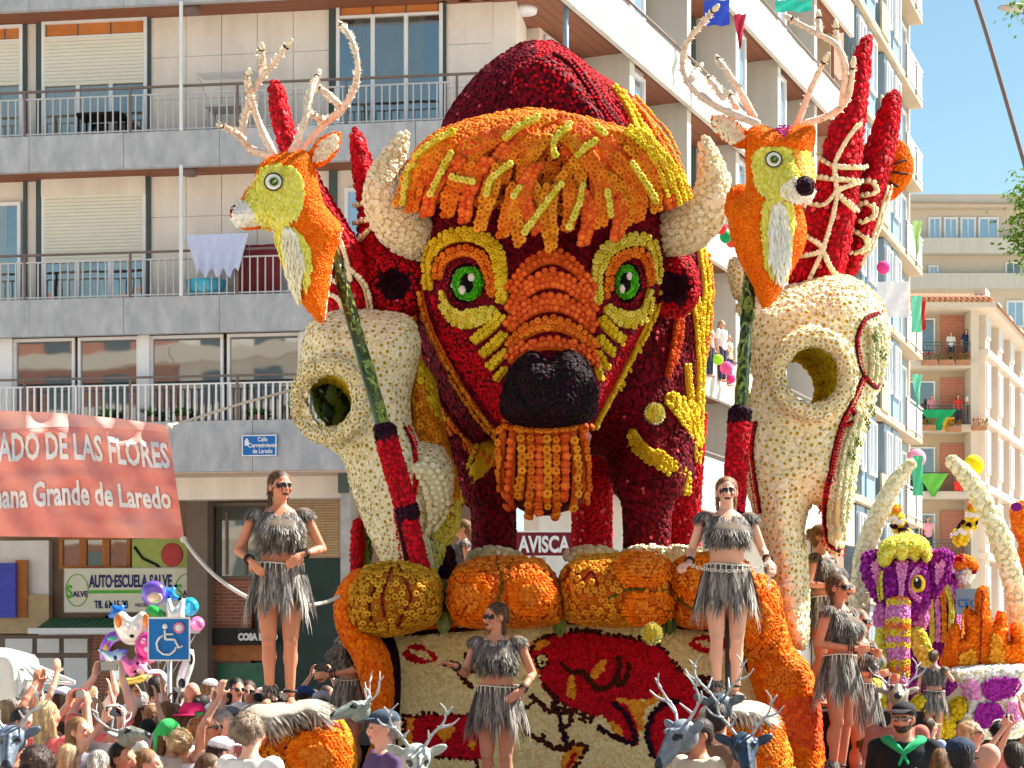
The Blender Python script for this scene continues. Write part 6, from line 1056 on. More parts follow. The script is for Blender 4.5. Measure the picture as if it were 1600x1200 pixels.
def costume_woman(label, loc_, rz, H, pose, hair=(60, 36, 22), style='braids', tone=(214, 150, 118), group='fur-clad dancers on the float', vs=.0075, midriff=1.12, sleeves=True, glasses=False, hide_face=False):
    p = default_pose(); p.update(pose); k = H / 1.7; t = empty('person', loc_, rz, label=label, cat='person', group=group); t.scale = (k * 1.05, k * 1.05, k); me = voxel(*body_geo(p, TOR_F), vs, 2, .55); hm = headmat(p['yaw'], p['pitch']); vcol(me, skin_fn(hm, rgb(*tone))); me.materials.append(skin_m); link('body', me, t); eyes_part(t, hm); hair_part(t, hm, rgb(*hair), style, rgb(140, 96, 50))
    # fur top with a V neck
    rings = []; 
    for z in np.linspace(midriff, 1.40, 12): rx, ry, cy = tor(z, TOR_F); rings.append((z, rx + .016, ry + .018 + .045 * math.exp(-((z - 1.27) / .06) ** 2), 0, cy - .025 * math.exp(-((z - 1.27) / .06) ** 2)))
    V, Fc = loftg(rings, 32, False); V = np.array(V); ctr = V[:, 1] < -.02; zmax = 1.27 + np.abs(V[:, 0]) * 1.5; Fk = [f for f in Fc if not all((V[i, 1] < -.0) and V[i, 2] > 1.31 + abs(V[i, 0]) * 1.2 for i in f)]; top = mesh('fur_top', V, Fk, suede, t); so = top.modifiers.new('thick', 'SOLIDIFY'); so.thickness = .006; so.offset = -1
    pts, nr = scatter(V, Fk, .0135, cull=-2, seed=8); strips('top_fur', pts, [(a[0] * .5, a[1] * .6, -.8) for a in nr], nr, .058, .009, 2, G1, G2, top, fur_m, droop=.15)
    for s in (-1, 1):
        sv_, sf = ellg((s * .165, .005, 1.395), (.066, .064, .045), 14, 10); sh = mesh('shoulder_fur', sv_, sf, suede, t); pts, nr = scatter(sv_, sf, .012, cull=-2, seed=9); strips('tufts', pts, [(s * .35 + a[0] * .5, a[1] * .5, -.8 + a[2] * .2) for a in nr], nr, .042, .009, 2, G1, G2, sh, fur_m)
    # skirt of hanging fur strips
    V, Fc = loftg([(.76, .200, .160, 0, 0), (.88, .192, .150, 0, .0), (.95, .182, .135, 0, .0), (1.0, .164, .116, 0, 0), (1.035, .148, .104, 0, 0)], 32, False); sk = mesh('skirt', V, Fc, suede, t); R, D, Nn = [], [], []
    for z, n_, l_ in ((1.03, 180, 1), (.99, 180, 1), (.95, 180, 1), (.91, 170, 1), (.87, 170, 1), (.83, 120, 1)):
        for i in range(n_): a = 2 * math.pi * (i + rnd.random() * .8) / n_; rx, ry = np.interp(z, [.8, 1.035], [.208, .152]), np.interp(z, [.8, 1.035], [.168, .108]); n = Vector((math.cos(a), math.sin(a), 0)); R.append((rx * n.x, ry * n.y, z + rnd.uniform(-.015, .015))); D.append((n.x * .17, n.y * .17, -1)); Nn.append(n)
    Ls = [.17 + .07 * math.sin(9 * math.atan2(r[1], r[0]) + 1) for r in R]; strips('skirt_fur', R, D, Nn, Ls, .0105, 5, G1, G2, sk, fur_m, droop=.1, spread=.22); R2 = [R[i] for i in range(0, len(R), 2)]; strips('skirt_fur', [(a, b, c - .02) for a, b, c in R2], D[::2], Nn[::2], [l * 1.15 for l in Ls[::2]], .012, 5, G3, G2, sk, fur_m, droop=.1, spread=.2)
    ch = [(.166 * math.cos(a), .118 * math.sin(a), 1.03 + .008 * math.sin(a * 2)) for a in np.linspace(0, 6.283, 40)]; bl = mesh('belt', *tubeg(ch, .006, 6, False), bone_m, t)
    for a in np.linspace(-2.9, -.25, 12): mesh('bone_pendant', *capsg((.17 * math.cos(a), .124 * math.sin(a), 1.03), (.176 * math.cos(a), .13 * math.sin(a), .975), .005, .003, 6), bone_m, bl)
    nk = [(.075 * math.cos(a), -.01 + .085 * math.sin(a), 1.425 - .055 * max(0, -math.sin(a)) ** 2) for a in np.linspace(0, 6.283, 30)]; ne = mesh('necklace', *tubeg(nk, .004, 6, False), leather, t)
    for a in np.linspace(-2.6, -.55, 10): x, y, z = .075 * math.cos(a), -.01 + .085 * math.sin(a), 1.425 - .055 * math.sin(a) ** 2; mesh('bone_bead', *capsg((x, y - .004, z), (x * 1.15, y - .018, z - .032), .0052, .003, 6), bone_m, ne)
    for s, w, e in ((1, p['wL'], p['eL']), (-1, p['wR'], p['eR'])):
        w, e = Vector(w), Vector(e)
        for q in (.06, .12, .2): c_ = w + (e - w) * q; ax = (e - w).normalized(); u = ax.orthogonal().normalized(); v_ = ax.cross(u); mesh('bracelet', *tubeg([c_ + (u * math.cos(a) + v_ * math.sin(a)) * .033 for a in np.linspace(0, 6.283, 16)], .0045, 6, False), leather, t)
    for s, f in ((1, Vector(p['fL'])), (-1, Vector(p['fR']))):
        sd = mesh('sandal', *cat(tubeg([f + Vector((0,.06,-.072)), f + Vector((s*.01,-.08,-.072)), f + Vector((s*.015,-.17,-.072))], [.034,.04,.036], 10, True, .25, (0,0,1)), capsg(f + Vector((-.04,-.1,-.04)), f + Vector((.05,-.1,-.04)), .008, .008, 6)), leather, t); an = [f + Vector((.042 * math.cos(a), .015 + .045 * math.sin(a), .03)) for a in np.linspace(0, 6.283, 16)]; mesh('ankle_strap', *tubeg(an, .012, 6, False), leather, sd)
    f = Vector(p['fR']); cu, cf = ellg(f + Vector((0, .012, .055)), (.052, .056, .04), 12, 8); af = mesh('ankle_fur', cu, cf, suede, t); pts, nr = scatter(cu, cf, .018, cull=-2, seed=4); strips('tufts', pts, [(a[0] * .6, a[1] * .6, -1) for a in nr], nr, .05, .013, 2, G1, G2, af, fur_m)
    if glasses: sunglasses(t, hm)
    return t
def sunglasses(t, hm, frame_m=None):
    g = mesh('sunglasses', *xf(cat(capsg((-.062,-.084,1.602),(.062,-.084,1.602),.004,.004,6), capsg((-.066,-.08,1.60),(-.078,.01,1.592),.004,.004,6), capsg((.066,-.08,1.60),(.078,.01,1.592),.004,.004,6)), hm), M['black'], t)
    for s in (-1, 1): mesh('lens', *xf(ellg((s*.033,-.093,1.592),(.028,.006,.02),12,8), hm), lens_m, g)
STAND = dict(kL=(.075,-.015,.47), fL=(.07,.02,.075), kR=(-.075,-.015,.47), fR=(-.07,.02,.075))
wl_ = costume_woman('dancer in grey fur on the left pedestal, head turned right, hands at her belt', (-1.645, 13.6, 1.715), math.radians(4), 1.66, dict(STAND, eR=(-.285,.03,1.13), wR=(-.19,-.13,1.045), hR=(.5,-.45,-.7), nR=(.6,.7,0), eL=(.29,.03,1.14), wL=(.16,-.15,1.09), hL=(-.6,-.45,-.6), nL=(-.5,.7,0), curl=.6, yaw=math.radians(28), pitch=.03), hair=(34, 30, 34), style='braids', tone=(206, 136, 104), midriff=1.11)
wr_ = costume_woman('smiling dancer in fur top on the right pedestal, holding a chain on both sides', (1.565, 14.0, 1.75), math.radians(2), 1.62, dict(STAND, eR=(-.25,.05,1.14), wR=(-.29,-.13,1.04), hR=(-.5,-.6,-.2), nR=(.2,.3,-1), eL=(.27,.05,1.15), wL=(.285,-.12,1.06), hL=(.25,-.5,-.7), nL=(-.3,.5,0), curl=.9, yaw=math.radians(-3)), hair=(140, 92, 58), style='braids', tone=(232, 176, 150), midriff=1.17)
wc_ = costume_woman('dancer in grey fur before the cave painting panel, looking left with one hand lifted', (-.115, 14.8, .86), math.radians(-16), 1.62, dict(STAND, eR=(-.255,.0,1.13), wR=(-.27,-.22,1.20), hR=(-.85,-.4,.25), nR=(.1,-.2,-1), eL=(.27,.05,1.13), wL=(.235,-.12,1.0), hL=(-.5,-.5,-.5), nL=(-.5,.7,0), curl=.5, yaw=math.radians(-42), pitch=.08), hair=(44, 32, 30), style='braids', tone=(214, 148, 120), midriff=1.13)
wb_ = costume_woman('dancer with her head hidden behind the mustard boulder, arms folded to the left', (-1.38, 16.45, .9), math.radians(-62), 1.62, dict(STAND, eR=(-.25,-.02,1.13), wR=(-.1,-.22,1.06), hR=(.3,-.9,0), nR=(1,0,0), eL=(.25,.0,1.13), wL=(.08,-.24,1.07), hL=(-.2,-.9,0), nL=(-1,0,0), curl=1.0), style='braids', tone=(226, 160, 130), vs=.009)
r1_ = costume_woman('dancer in sunglasses highest of the right-hand group, behind the skull', (2.79, 17.25, 1.62), math.radians(58), 1.64, dict(STAND, eR=(-.26,.02,1.14), wR=(-.12,-.22,1.12), hR=(.7,-.7,0), nR=(1,0,0), eL=(.26,.02,1.14), wL=(.14,-.22,1.1), hL=(-.7,-.6,0), nL=(-1,0,0), curl=1.1), hair=(150, 110, 70), style='bun', tone=(226, 154, 122), vs=.009, glasses=True)
r2_ = costume_woman('dancer in sunglasses and fur skirt foremost on the right side of the float', (2.66, 15.6, 1.08), math.radians(52), 1.66, dict(STAND, eR=(-.25,.05,1.12), wR=(-.1,-.2,1.08), hR=(.6,-.75,0), nR=(1,0,.2), eL=(.25,.0,1.12), wL=(.12,-.24,1.06), hL=(-.3,-.8,-.2), nL=(-1,0,0), curl=1.0), hair=(60, 42, 34), style='braids', tone=(218, 138, 106), vs=.0085, glasses=True)
r3_ = costume_woman('dancer in sunglasses behind the foremost one, at the right edge of the float', (2.99, 16.5, .86), math.radians(55), 1.62, dict(STAND, eR=(-.25,.05,1.12), wR=(-.1,-.2,1.12), hR=(.6,-.75,.1), nR=(1,0,.2), eL=(.25,.0,1.12), wL=(.12,-.24,1.1), hL=(-.3,-.8,-.2), nL=(-1,0,0), curl=1.0), hair=(130, 90, 60), style='braids', tone=(222, 146, 112), vs=.0095, glasses=True)
wm_ = costume_woman('dancer seen between the bison leg and the left skull, in profile facing left', (-.60, 23.2, 2.13), math.radians(-80), 1.63, dict(STAND, pitch=.05), hair=(120, 84, 50), style='bun', tone=(214, 152, 122), vs=.011)
wf_ = costume_woman('small distant dancer in grey fur beside the purple mammoth', (6.66, 30.3, .62), math.radians(150), 1.62, dict(STAND, eR=(-.3,.0,1.2), wR=(-.2,-.15,1.32), hR=(.3,0,1)), hair=(70, 46, 34), style='bun', tone=(222, 160, 130), vs=.014)
# steps the dancers stand on
for nm, a in (('step', (2.2, 3.25, .2, 1.95, 0, .84)), ('step', (2.05, 3.1, -.75, .15, 0, 1.06)), ('step', (1.95, 3.2, .8, 1.9, .84, 1.6)), ('step', (-1.15, .9, -1.6, -.8, .4, .84)), ('step', (-2.3, -1.3, .1, .9, .3, .88)), ('step', (-1.6, .6, 6.6, 7.8, .4, 2.11))): box(nm, *a, M['black'], flo)
lk_me = bpy.data.meshes.new('chain_link'); lv_, lf_ = tubeg([(.009 * math.cos(a), 0, .017 * math.sin(a)) for a in np.linspace(0, 6.283, 13)], .0034, 5, False); lk_me.from_pydata([tuple(q) for q in lv_], [], lf_); lk_me.materials.append(bone_m)
chn = empty('chain', (1.565, 14.0, 2.7), label='pale metal chain held at the waist between the hands of the right dancer', cat='chain')
sag = crom([(-.285,-.16,.03),(-.2,-.17,.0),(0,-.185,-.02),(.2,-.17,.0),(.28,-.16,.04),(.29,-.15,-.02),(.292,-.14,-.13)], 7)
for i, q in enumerate(sag): o = bpy.data.objects.new('link', lk_me); COL.objects.link(o); o.parent = chn; o.location = q; o.rotation_euler = (math.pi / 2 * (i % 2), math.pi / 2 if i < len(sag) - 9 else 0, 0)
post = empty('support_post', P(1140, 1100, 14.15), label='thin dark post standing behind the legs of the right dancer', cat='post'); mesh('post', *tubeg([(0,.1,-.1),(0,.1,.75)], .022, 8), leather, post)
# hides
for nm, pts, Y, col, lab_, c2 in [('fur_hide', [(372,1130),(376,1108),(402,1097),(450,1096),(492,1092),(514,1102),(514,1122),(498,1140),(478,1128),(470,1146),(452,1140),(425,1158),(400,1148),(386,1146)], 13.62, rgb(170, 160, 146), 'grey-beige fur hide draped over the left pedestal under the dancer', rgb(214, 208, 196)), ('fur_hide', [(1092,1112),(1110,1098),(1160,1094),(1196,1100),(1208,1118),(1200,1138),(1186,1146),(1168,1132),(1130,1130),(1104,1124)], 14.05, rgb(226, 218, 200), 'off-white fur hide draped over the right pedestal under the dancer', rgb(244, 240, 228))]:
    q = Puff(pts, Y, .5, 34, back=.3, g=6, smooth=3); v, f = q.geo(); c = np.mean(pts, 0); t = empty(nm, P(c[0], c[1], Y), label=lab_, cat='fur hide', group='fur hides on the pedestals'); mesh('hide', v, f, mat('hide_skin', col, .9, .15, 8), t, world=True)
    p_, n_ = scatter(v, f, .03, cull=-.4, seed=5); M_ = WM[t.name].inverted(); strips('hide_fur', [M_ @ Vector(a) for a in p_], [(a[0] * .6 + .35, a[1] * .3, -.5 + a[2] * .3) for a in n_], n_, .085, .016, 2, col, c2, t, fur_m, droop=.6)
# ---------------------------------------------------------------- deer masks
mask_m = vc_mat('painted_mask', .42, bump=.25, bs=60, spec=.5); _mk = {}
def mask_meshes(tone):
    g = [ellg((0,0,0),(.095,.09,.10),16,12), capsg((0,-.06,-.02),(0,-.17,-.13),.065,.042,14), ellg((0,-.185,-.145),(.042,.035,.035),12,8), ellg((.045,-.075,.035),(.03,.03,.018),10,8), ellg((-.045,-.075,.035),(.03,.03,.018),10,8), capsg((0,-.09,.04),(0,-.17,-.08),.02,.02,8)]
    R = Matrix.Rotation(.9, 3, 'Y'); g += [ellg((.125,.01,.05),(.075,.018,.034),12,8, Matrix.Rotation(-.45,3,'Y')), ellg((-.125,.01,.05),(.075,.018,.034),12,8, Matrix.Rotation(.45,3,'Y'))]
    me = voxel(*cat(*g), .009, 2); tn = np.array(tone[:3])
    def fn(c): 
        o = np.tile(tn, (len(c), 1)) * np.array([[.55 + .75 * abs(noise.noise(Vector((q[0] * 22, q[1] * 22, q[2] * 9)))) + .35 * abs(noise.noise(Vector(q) * 70))] for q in c]); e = (np.hypot(np.abs(c[:, 0]) - .052, c[:, 2] - .005) < .02) & (c[:, 1] < -.05); o[e] = (.01, .01, .012); e = (c[:, 1] < -.195) ; o[e] = (.02, .02, .03); e = (np.abs(c[:, 0]) < .008) & (c[:, 1] < -.05); o[e] *= .45; return o
    vcol(me, fn); me.materials.append(mask_m); return me
antl_m = mat('silver_antler', rgb(176, 182, 186), .45, .2, 20, spec=.5)
def deer_mask(parent, Mx, tone=rgb(110, 124, 142), s=1.0, am=None):
    k = tuple(tone)
    if k not in _mk: _mk[k] = mask_meshes(tone)
    me = _mk[k].copy(); me.transform(Mx @ Matrix.Scale(s, 4)); o = link('mask', me, parent)
    for sd in (-1, 1):
        br = [[(sd*.05,0,.08),(sd*.10,.03,.15),(sd*.16,.02,.22),(sd*.17,-.02,.31),(sd*.13,-.04,.37)],[(sd*.13,.03,.19),(sd*.21,.0,.22),(sd*.25,-.03,.27)],[(sd*.08,.02,.13),(sd*.06,-.05,.2)],[(sd*.165,-.01,.28),(sd*.21,-.01,.34)]]
        mesh('antler', *xf(cat(*[tubeg(crom(b, 4), list(np.linspace(.011, .004, (len(b)-1)*4+1)), 6) for b in br]), Mx @ Matrix.Scale(s, 4)), am or antl_m, o)
    return o
# ---------------------------------------------------------------- the crowd
POSES = {
 'down': dict(), 'phone2': dict(eL=(.24,-.16,1.42), wL=(.09,-.30,1.66), hL=(-.1,-.1,1), nL=(-1,0,0), eR=(-.24,-.16,1.42), wR=(-.09,-.30,1.66), hR=(.1,-.1,1), nR=(1,0,0), curl=.7, pitch=-.15),
 'high2': dict(eL=(.26,-.1,1.62), wL=(.12,-.2,1.86), hL=(-.1,-.1,1), nL=(-1,0,0), eR=(-.26,-.1,1.62), wR=(-.12,-.2,1.86), hR=(.1,-.1,1), nR=(1,0,0), curl=.7, pitch=-.2),
 'high1': dict(eR=(-.3,-.08,1.6), wR=(-.2,-.18,1.84), hR=(.1,-.1,1), nR=(1,0,0), curl=.5, pitch=-.2), 'clap': dict(eL=(.24,-.12,1.18), wL=(.06,-.30,1.36), hL=(-.3,-.2,1), nL=(-1,0,0), eR=(-.24,-.12,1.18), wR=(-.06,-.30,1.36), hR=(.3,-.2,1), nR=(1,0,0), curl=.3),
 'shade': dict(eL=(.34,-.08,1.45), wL=(.13,-.13,1.62), hL=(-1,-.1,.1), nL=(0,0,-1), curl=.2, pitch=-.15)}
SK = [(226, 166, 140), (204, 140, 112), (238, 186, 164), (180, 118, 90)]; _body, _sh = {}, {}
cloth_mats = {}
def cloth(c):
    if c not in cloth_mats: cloth_mats[c] = mat('cotton_cloth', rgb(*c), .85, .1, 5, .35, 18)
    return cloth_mats[c]
def crowd_person(label, px, py, Y, yaw, pose='down', female=True, skin=0, hair=(70, 46, 30), style='long', shirt=(230, 225, 215), hat=None, glasses=False, phone=None, head_yaw=0, mask=None, sleeve=True, group='spectators', vs=.013, trousers=(60, 66, 90), name='person'):
    z = CH + (HZ - py) / F * Y; k = (z - (.0 if hat is None else .02)) / 1.715; t = empty(name, ((px - 800) / F * Y, Y, 0), math.radians(yaw), label=label, cat='person', group=group); t.scale = (k,) * 3
    p = default_pose(); p.update(POSES[pose]); p['yaw'] = math.radians(head_yaw); key = (pose, female, head_yaw, skin); hm = headmat(p['yaw'], p['pitch'])
    if key not in _body: me = voxel(*body_geo(p, TOR_F if female else TOR_M, female), vs, 1, .7); vcol(me, skin_fn(hm, rgb(*SK[skin]), paint=False, lips=(.35, .1, .09))); me.materials.append(skin_m); _body[key] = me
    link('body', _body[key], t)
    k2 = (pose, female, sleeve)
    if k2 not in _sh:
        T = TOR_F if female else TOR_M; g = [loftg([(z_, rx + .022, ry + .024, 0, cy) for z_, rx, ry, cy in [(.88,) + tuple(tor(.88, T)), (1.0,) + tuple(tor(1.03, T)), (1.13,) + tuple(tor(1.13, T)), (1.25,) + tuple(tor(1.25, T)), (1.36,) + tuple(tor(1.36, T)), (1.43,) + tuple(tor(1.42, T))]], 24)]
        if female: g += [ellg((.062,-.09,1.27),(.07,.06,.065),12,10), ellg((-.062,-.09,1.27),(.07,.06,.065),12,10)]
        for s, e in ((1, p['eL']), (-1, p['eR'])): sh, e, _ = arm_pts(s if female else s * 1.1, e, e); g += [ellg(sh, (.072,.068,.072), 12, 10)] + ([capsg(sh, sh + (e - sh) * .62, .066, .06)] if sleeve else [])
        _sh[k2] = voxel(*cat(*g), .014, 3, .6)
    me = _sh[k2].copy(); me.materials.append(cloth(shirt)); link('shirt', me, t)
    if 'pants' not in _sh: _sh['pants'] = voxel(*cat(*[capsg((s * .088, 0, .9), (s * .085, 0, .12), .105, .07) for s in (-1, 1)]), .02, 1, .5)
    me = _sh['pants'].copy(); me.materials.append(cloth(trousers)); link('trousers', me, t); eyes_part(t, hm)
    if style != 'bald': hair_part(t, hm, rgb(*hair), style if not mask else 'low', cache=True)
    if hat:
        kind, c = hat; hmx = hm
        if kind == 'cap': mesh('cap', *xf(cat(ellg((0,.012,1.652),(.088,.104,.066),18,10), tubeg([(0,-.07,1.655),(0,-.13,1.648),(0,-.165,1.635)], [.075,.07,.045], 12, True, .12, (0,0,1))), hmx), cloth(c), t)
        if kind == 'hat': mesh('sun_hat', *xf(cat(loftg([(1.635,.155,.165,0,0),(1.645,.15,.16,0,0),(1.652,.09,.105,0,.01),(1.70,.085,.098,0,.01),(1.735,.06,.07,0,.01)], 22)), hmx), cloth(c), t)
        if kind == 'scarf': mesh('headscarf', *xf(cat(ellg((0,.03,1.625),(.09,.1,.1),18,12), capsg((0,.08,1.6),(0,.1,1.42),.075,.06)), hmx), cloth(c), t)
    if glasses: sunglasses(t, hm)
    if mask: deer_mask(t, hm @ Matrix.Translation((0, -.05 + mask[1], 1.60 + mask[0])) @ Matrix.Rotation(mask[2], 4, 'X'), mask[3], mask[4])
    if phone:
        w = (Vector(p['wL']) + Vector(p['wR'])) / 2 if pose in ('phone2', 'high2') else Vector(p['wR']); c_ = Matrix.Translation(Vector(t.location)) @ Matrix.Rotation(math.radians(yaw), 4, 'Z') @ ((w + Vector((0, -.02, .09))) * k)
        ph = mesh('phone', *boxg(-.075, .075, -.005, .005, -.038, .038) if phone[1] else boxg(-.038, .038, -.005, .005, -.075, .075), cloth(phone[0]), smooth=False); ph.location = c_; ph.rotation_euler = (-.1, 0, math.radians(yaw)); mesh('screen', *boxg(-.07, .07, .005, .007, -.034, .034) if phone[1] else boxg(-.034, .034, .005, .007, -.07, .07), lens_m, ph, smooth=False); tag(ph, phone[2], 'phone', 'phones held up by spectators')
    return t
GM = rgb(112, 126, 144); GD_ = rgb(52, 66, 84); GP = rgb(150, 152, 140)
CP = crowd_person
CP('person at the left edge wearing a blue-grey deer mask that faces the camera', 22, 1128, 12, 5, female=False, hair=(60,40,30), style='low', shirt=(120,80,60), mask=(.0,-.06,.1,GM,1.0))
CP('dark curly head seen from behind at the bottom left', 62, 1163, 10.2, 175, style='curly', hair=(70,50,42), shirt=(90,70,60))
CP('bearded man with a pale deer mask pushed up on his head, facing right', 193, 1158, 12, 60, female=False, hair=(50,34,26), style='low', shirt=(110,108,112), skin=1, mask=(.14,.02,-.75,GP,.8))
CP('young woman with a bright green headscarf and cream dress, looking right', 268, 1120, 13.8, 62, pose='clap', shirt=(226,214,196), hat=('scarf',(60,190,100)), style='long', hair=(120,80,50), skin=2)
CP('person in a hot pink crumpled sun hat', 302, 1098, 15, 120, shirt=(230,190,180), hat=('hat',(236,40,110)), hair=(90,60,40))
CP('red-haired spectator with blue-rimmed glasses raising one arm', 330, 1114, 14, 70, pose='high1', shirt=(224,180,160), hair=(200,110,60), glasses=True, style='bun', sleeve=False)
CP('spectator in a white cap and pale top, at the foot of the left pedestal', 348, 1146, 13, 110, pose='clap', hat=('cap',(230,232,240)), shirt=(235,215,210), sleeve=False, skin=2)
CP('grey-brown tousled head just left of the fur hide', 392, 1112, 11.6, 150, style='curly', hair=(140,118,98), shirt=(244,240,236), skin=2, sleeve=False)
CP('blonde woman in a coral top holding her arms up to take a photo', 78, 1092, 14.4, 150, pose='phone2', hair=(216,186,136), style='long', shirt=(236,110,110), phone=((220,70,90),1,'pinkish phone held up by the blonde woman in coral'))
CP('tall spectator in a coral shirt stretching both arms high with a phone', 150, 1088, 15.2, 165, pose='high2', female=False, hair=(200,170,130), style='low', shirt=(236,120,112), phone=((110,150,140),1,'teal phone held highest above the crowd'), skin=2)
CP('man in a round grey cap behind the pale mask', 180, 1096, 14.2, 170, female=False, hat=('cap',(176,172,160)), style='low', hair=(150,140,130), shirt=(226,224,218), skin=0)
CP('dark-haired man standing further back near the parking sign', 246, 1055, 20, 160, female=False, hair=(50,38,32), style='low', shirt=(120,110,100))
CP('spectator in a pale blue cap near the canopy', 100, 1070, 20, 150, hat=('cap',(190,205,240)), shirt=(200,150,130))
CP('spectator holding up a white phone below the parking sign', 262, 1094, 17, 175, pose='phone2', hair=(150,110,70), shirt=(240,226,216), phone=((240,240,244),0,'white phone held upright below the parking sign'))
CP('bald man behind the pink hat', 300, 1064, 20, 200, female=False, style='bald', shirt=(150,120,110), skin=0)
CP('dark-haired woman in sunglasses near the brown wall', 370, 1058, 21, 30, glasses=True, hair=(40,30,30), shirt=(225,225,232))
CP('woman with brown hair beside the dark-haired one in sunglasses', 388, 1062, 21.5, 10, glasses=True, hair=(80,50,40), shirt=(70,70,76))
CP('black-haired person with their back turned, behind the left dancer', 404, 1082, 19, 170, hair=(30,26,28), style='bun', shirt=(235,230,226))
CP('spectator in a blue cap behind the left dancer', 477, 1068, 19.5, 140, female=False, hat=('cap',(50,86,150)), style='low', shirt=(240,215,200), skin=0)
CP('spectator in a light grey cap right of the blue cap', 503, 1076, 19, 160, female=False, hat=('cap',(196,200,212)), style='low', shirt=(230,226,220))
CP('spectator raising both hands with a phone, beside the stone column', 492, 1075, 22, 165, pose='high2', hair=(90,60,40), shirt=(50,54,60), phone=((60,60,64),1,'dark phone raised beside the stone column'))
CP('dark-haired spectator just behind the grey fur hide', 510, 1098, 17.5, 150, hair=(44,34,34), style='bun', shirt=(244,240,236), sleeve=False)
CP('man in a dark cap with a pale mask on top, purple shirt, facing left', 598, 1103, 12.4, -72, female=False, hat=('cap',(60,74,92)), hair=(150,140,134), style='low', shirt=(96,70,110), skin=0, mask=(.10,-.10,-.5,rgb(150,160,150),.75))
CP('person at the bottom edge under large silver antlers, pale fur on the head', 648, 1172, 11.4, 10, female=False, hair=(236,226,206), style='curly', shirt=(150,120,110), mask=(.06,-.03,.3,rgb(196,200,190),1.1))
CP('man with a silver deer mask on the side of his face, facing left', 1090, 1120, 12.6, -58, female=False, hair=(60,44,34), style='curly', shirt=(226,208,180), skin=1, mask=(-.01,-.07,.12,rgb(140,152,164),1.15))
CP('person with a dark deer headdress behind the silver mask', 1122, 1096, 13.3, 160, female=False, hair=(44,34,30), style='low', shirt=(120,90,70), mask=(.08,.0,-.2,rgb(90,104,116),.95))
CP('figure in black with a blue deer mask facing the camera', 1158, 1142, 12.5, 3, female=False, hair=(24,24,28), style='low', shirt=(26,34,40), mask=(.0,-.06,.05,rgb(44,66,92),1.1))
mjk = CP('bearded man in a black cap, sunglasses, black jacket and green hood', 1412, 1092, 14.0, -12, female=False, hair=(48,34,26), style='low', hat=('cap',(36,32,38)), shirt=(24,28,32), glasses=True, skin=1, head_yaw=-12)
CP('person in a shaggy animal headdress behind the man in the black cap', 1402, 1078, 15.3, -10, hair=(150,130,120), style='curly', shirt=(176,110,96), mask=(.08,-.02,-.6,rgb(170,160,140),.85))
CP('spectator in a dark blue cap seen from behind at the bottom right', 1500, 1146, 10.6, 178, female=False, hat=('cap',(40,52,74)), hair=(40,34,34), style='low', shirt=(60,60,70))
CP('bald man with glasses right of the dark blue cap', 1543, 1158, 12, -150, female=False, style='bald', glasses=True, shirt=(200,140,120), skin=0)
CP('spectator at the right edge holding up a black phone', 1584, 1156, 12.6, 170, pose='high1', female=False, hair=(50,40,36), style='low', shirt=(40,60,70), phone=((26,26,30),0,'black phone held up at the right edge'), skin=1)
rc = random.Random(11); hair_c = [(40,30,26),(90,60,40),(150,110,70),(206,176,130),(110,80,56),(190,180,170)]; sh_c = [(246,240,236),(240,140,130),(246,206,196),(150,175,210),(240,226,206),(244,120,130),(250,244,244),(130,128,140)]; hn = ['dark','brown','light brown','blonde','chestnut','grey']; sn = ['white','salmon','pale pink','blue','beige','coral','bright white','slate']
spots = [(12,1092,15.5),(38,1104,13.6),(112,1102,16),(128,1118,13),(212,1088,17.5),(232,1122,15),(286,1136,12.8),(318,1084,18.5),(342,1092,17),(362,1100,15.5),(8,1074,21),(54,1070,19.5),(140,1066,22),(205,1064,22.5),(330,1058,24),(352,1108,14),(425,1084,21),(440,1092,18),(530,1080,21),(20,1150,11.5),(232,1168,11.4),(110,1160,12),(155,1170,11),(330,1176,11.6),(540,1092,19),(1380,1120,17),(1455,1120,18),(1562,1120,16),(1524,1126,15)]
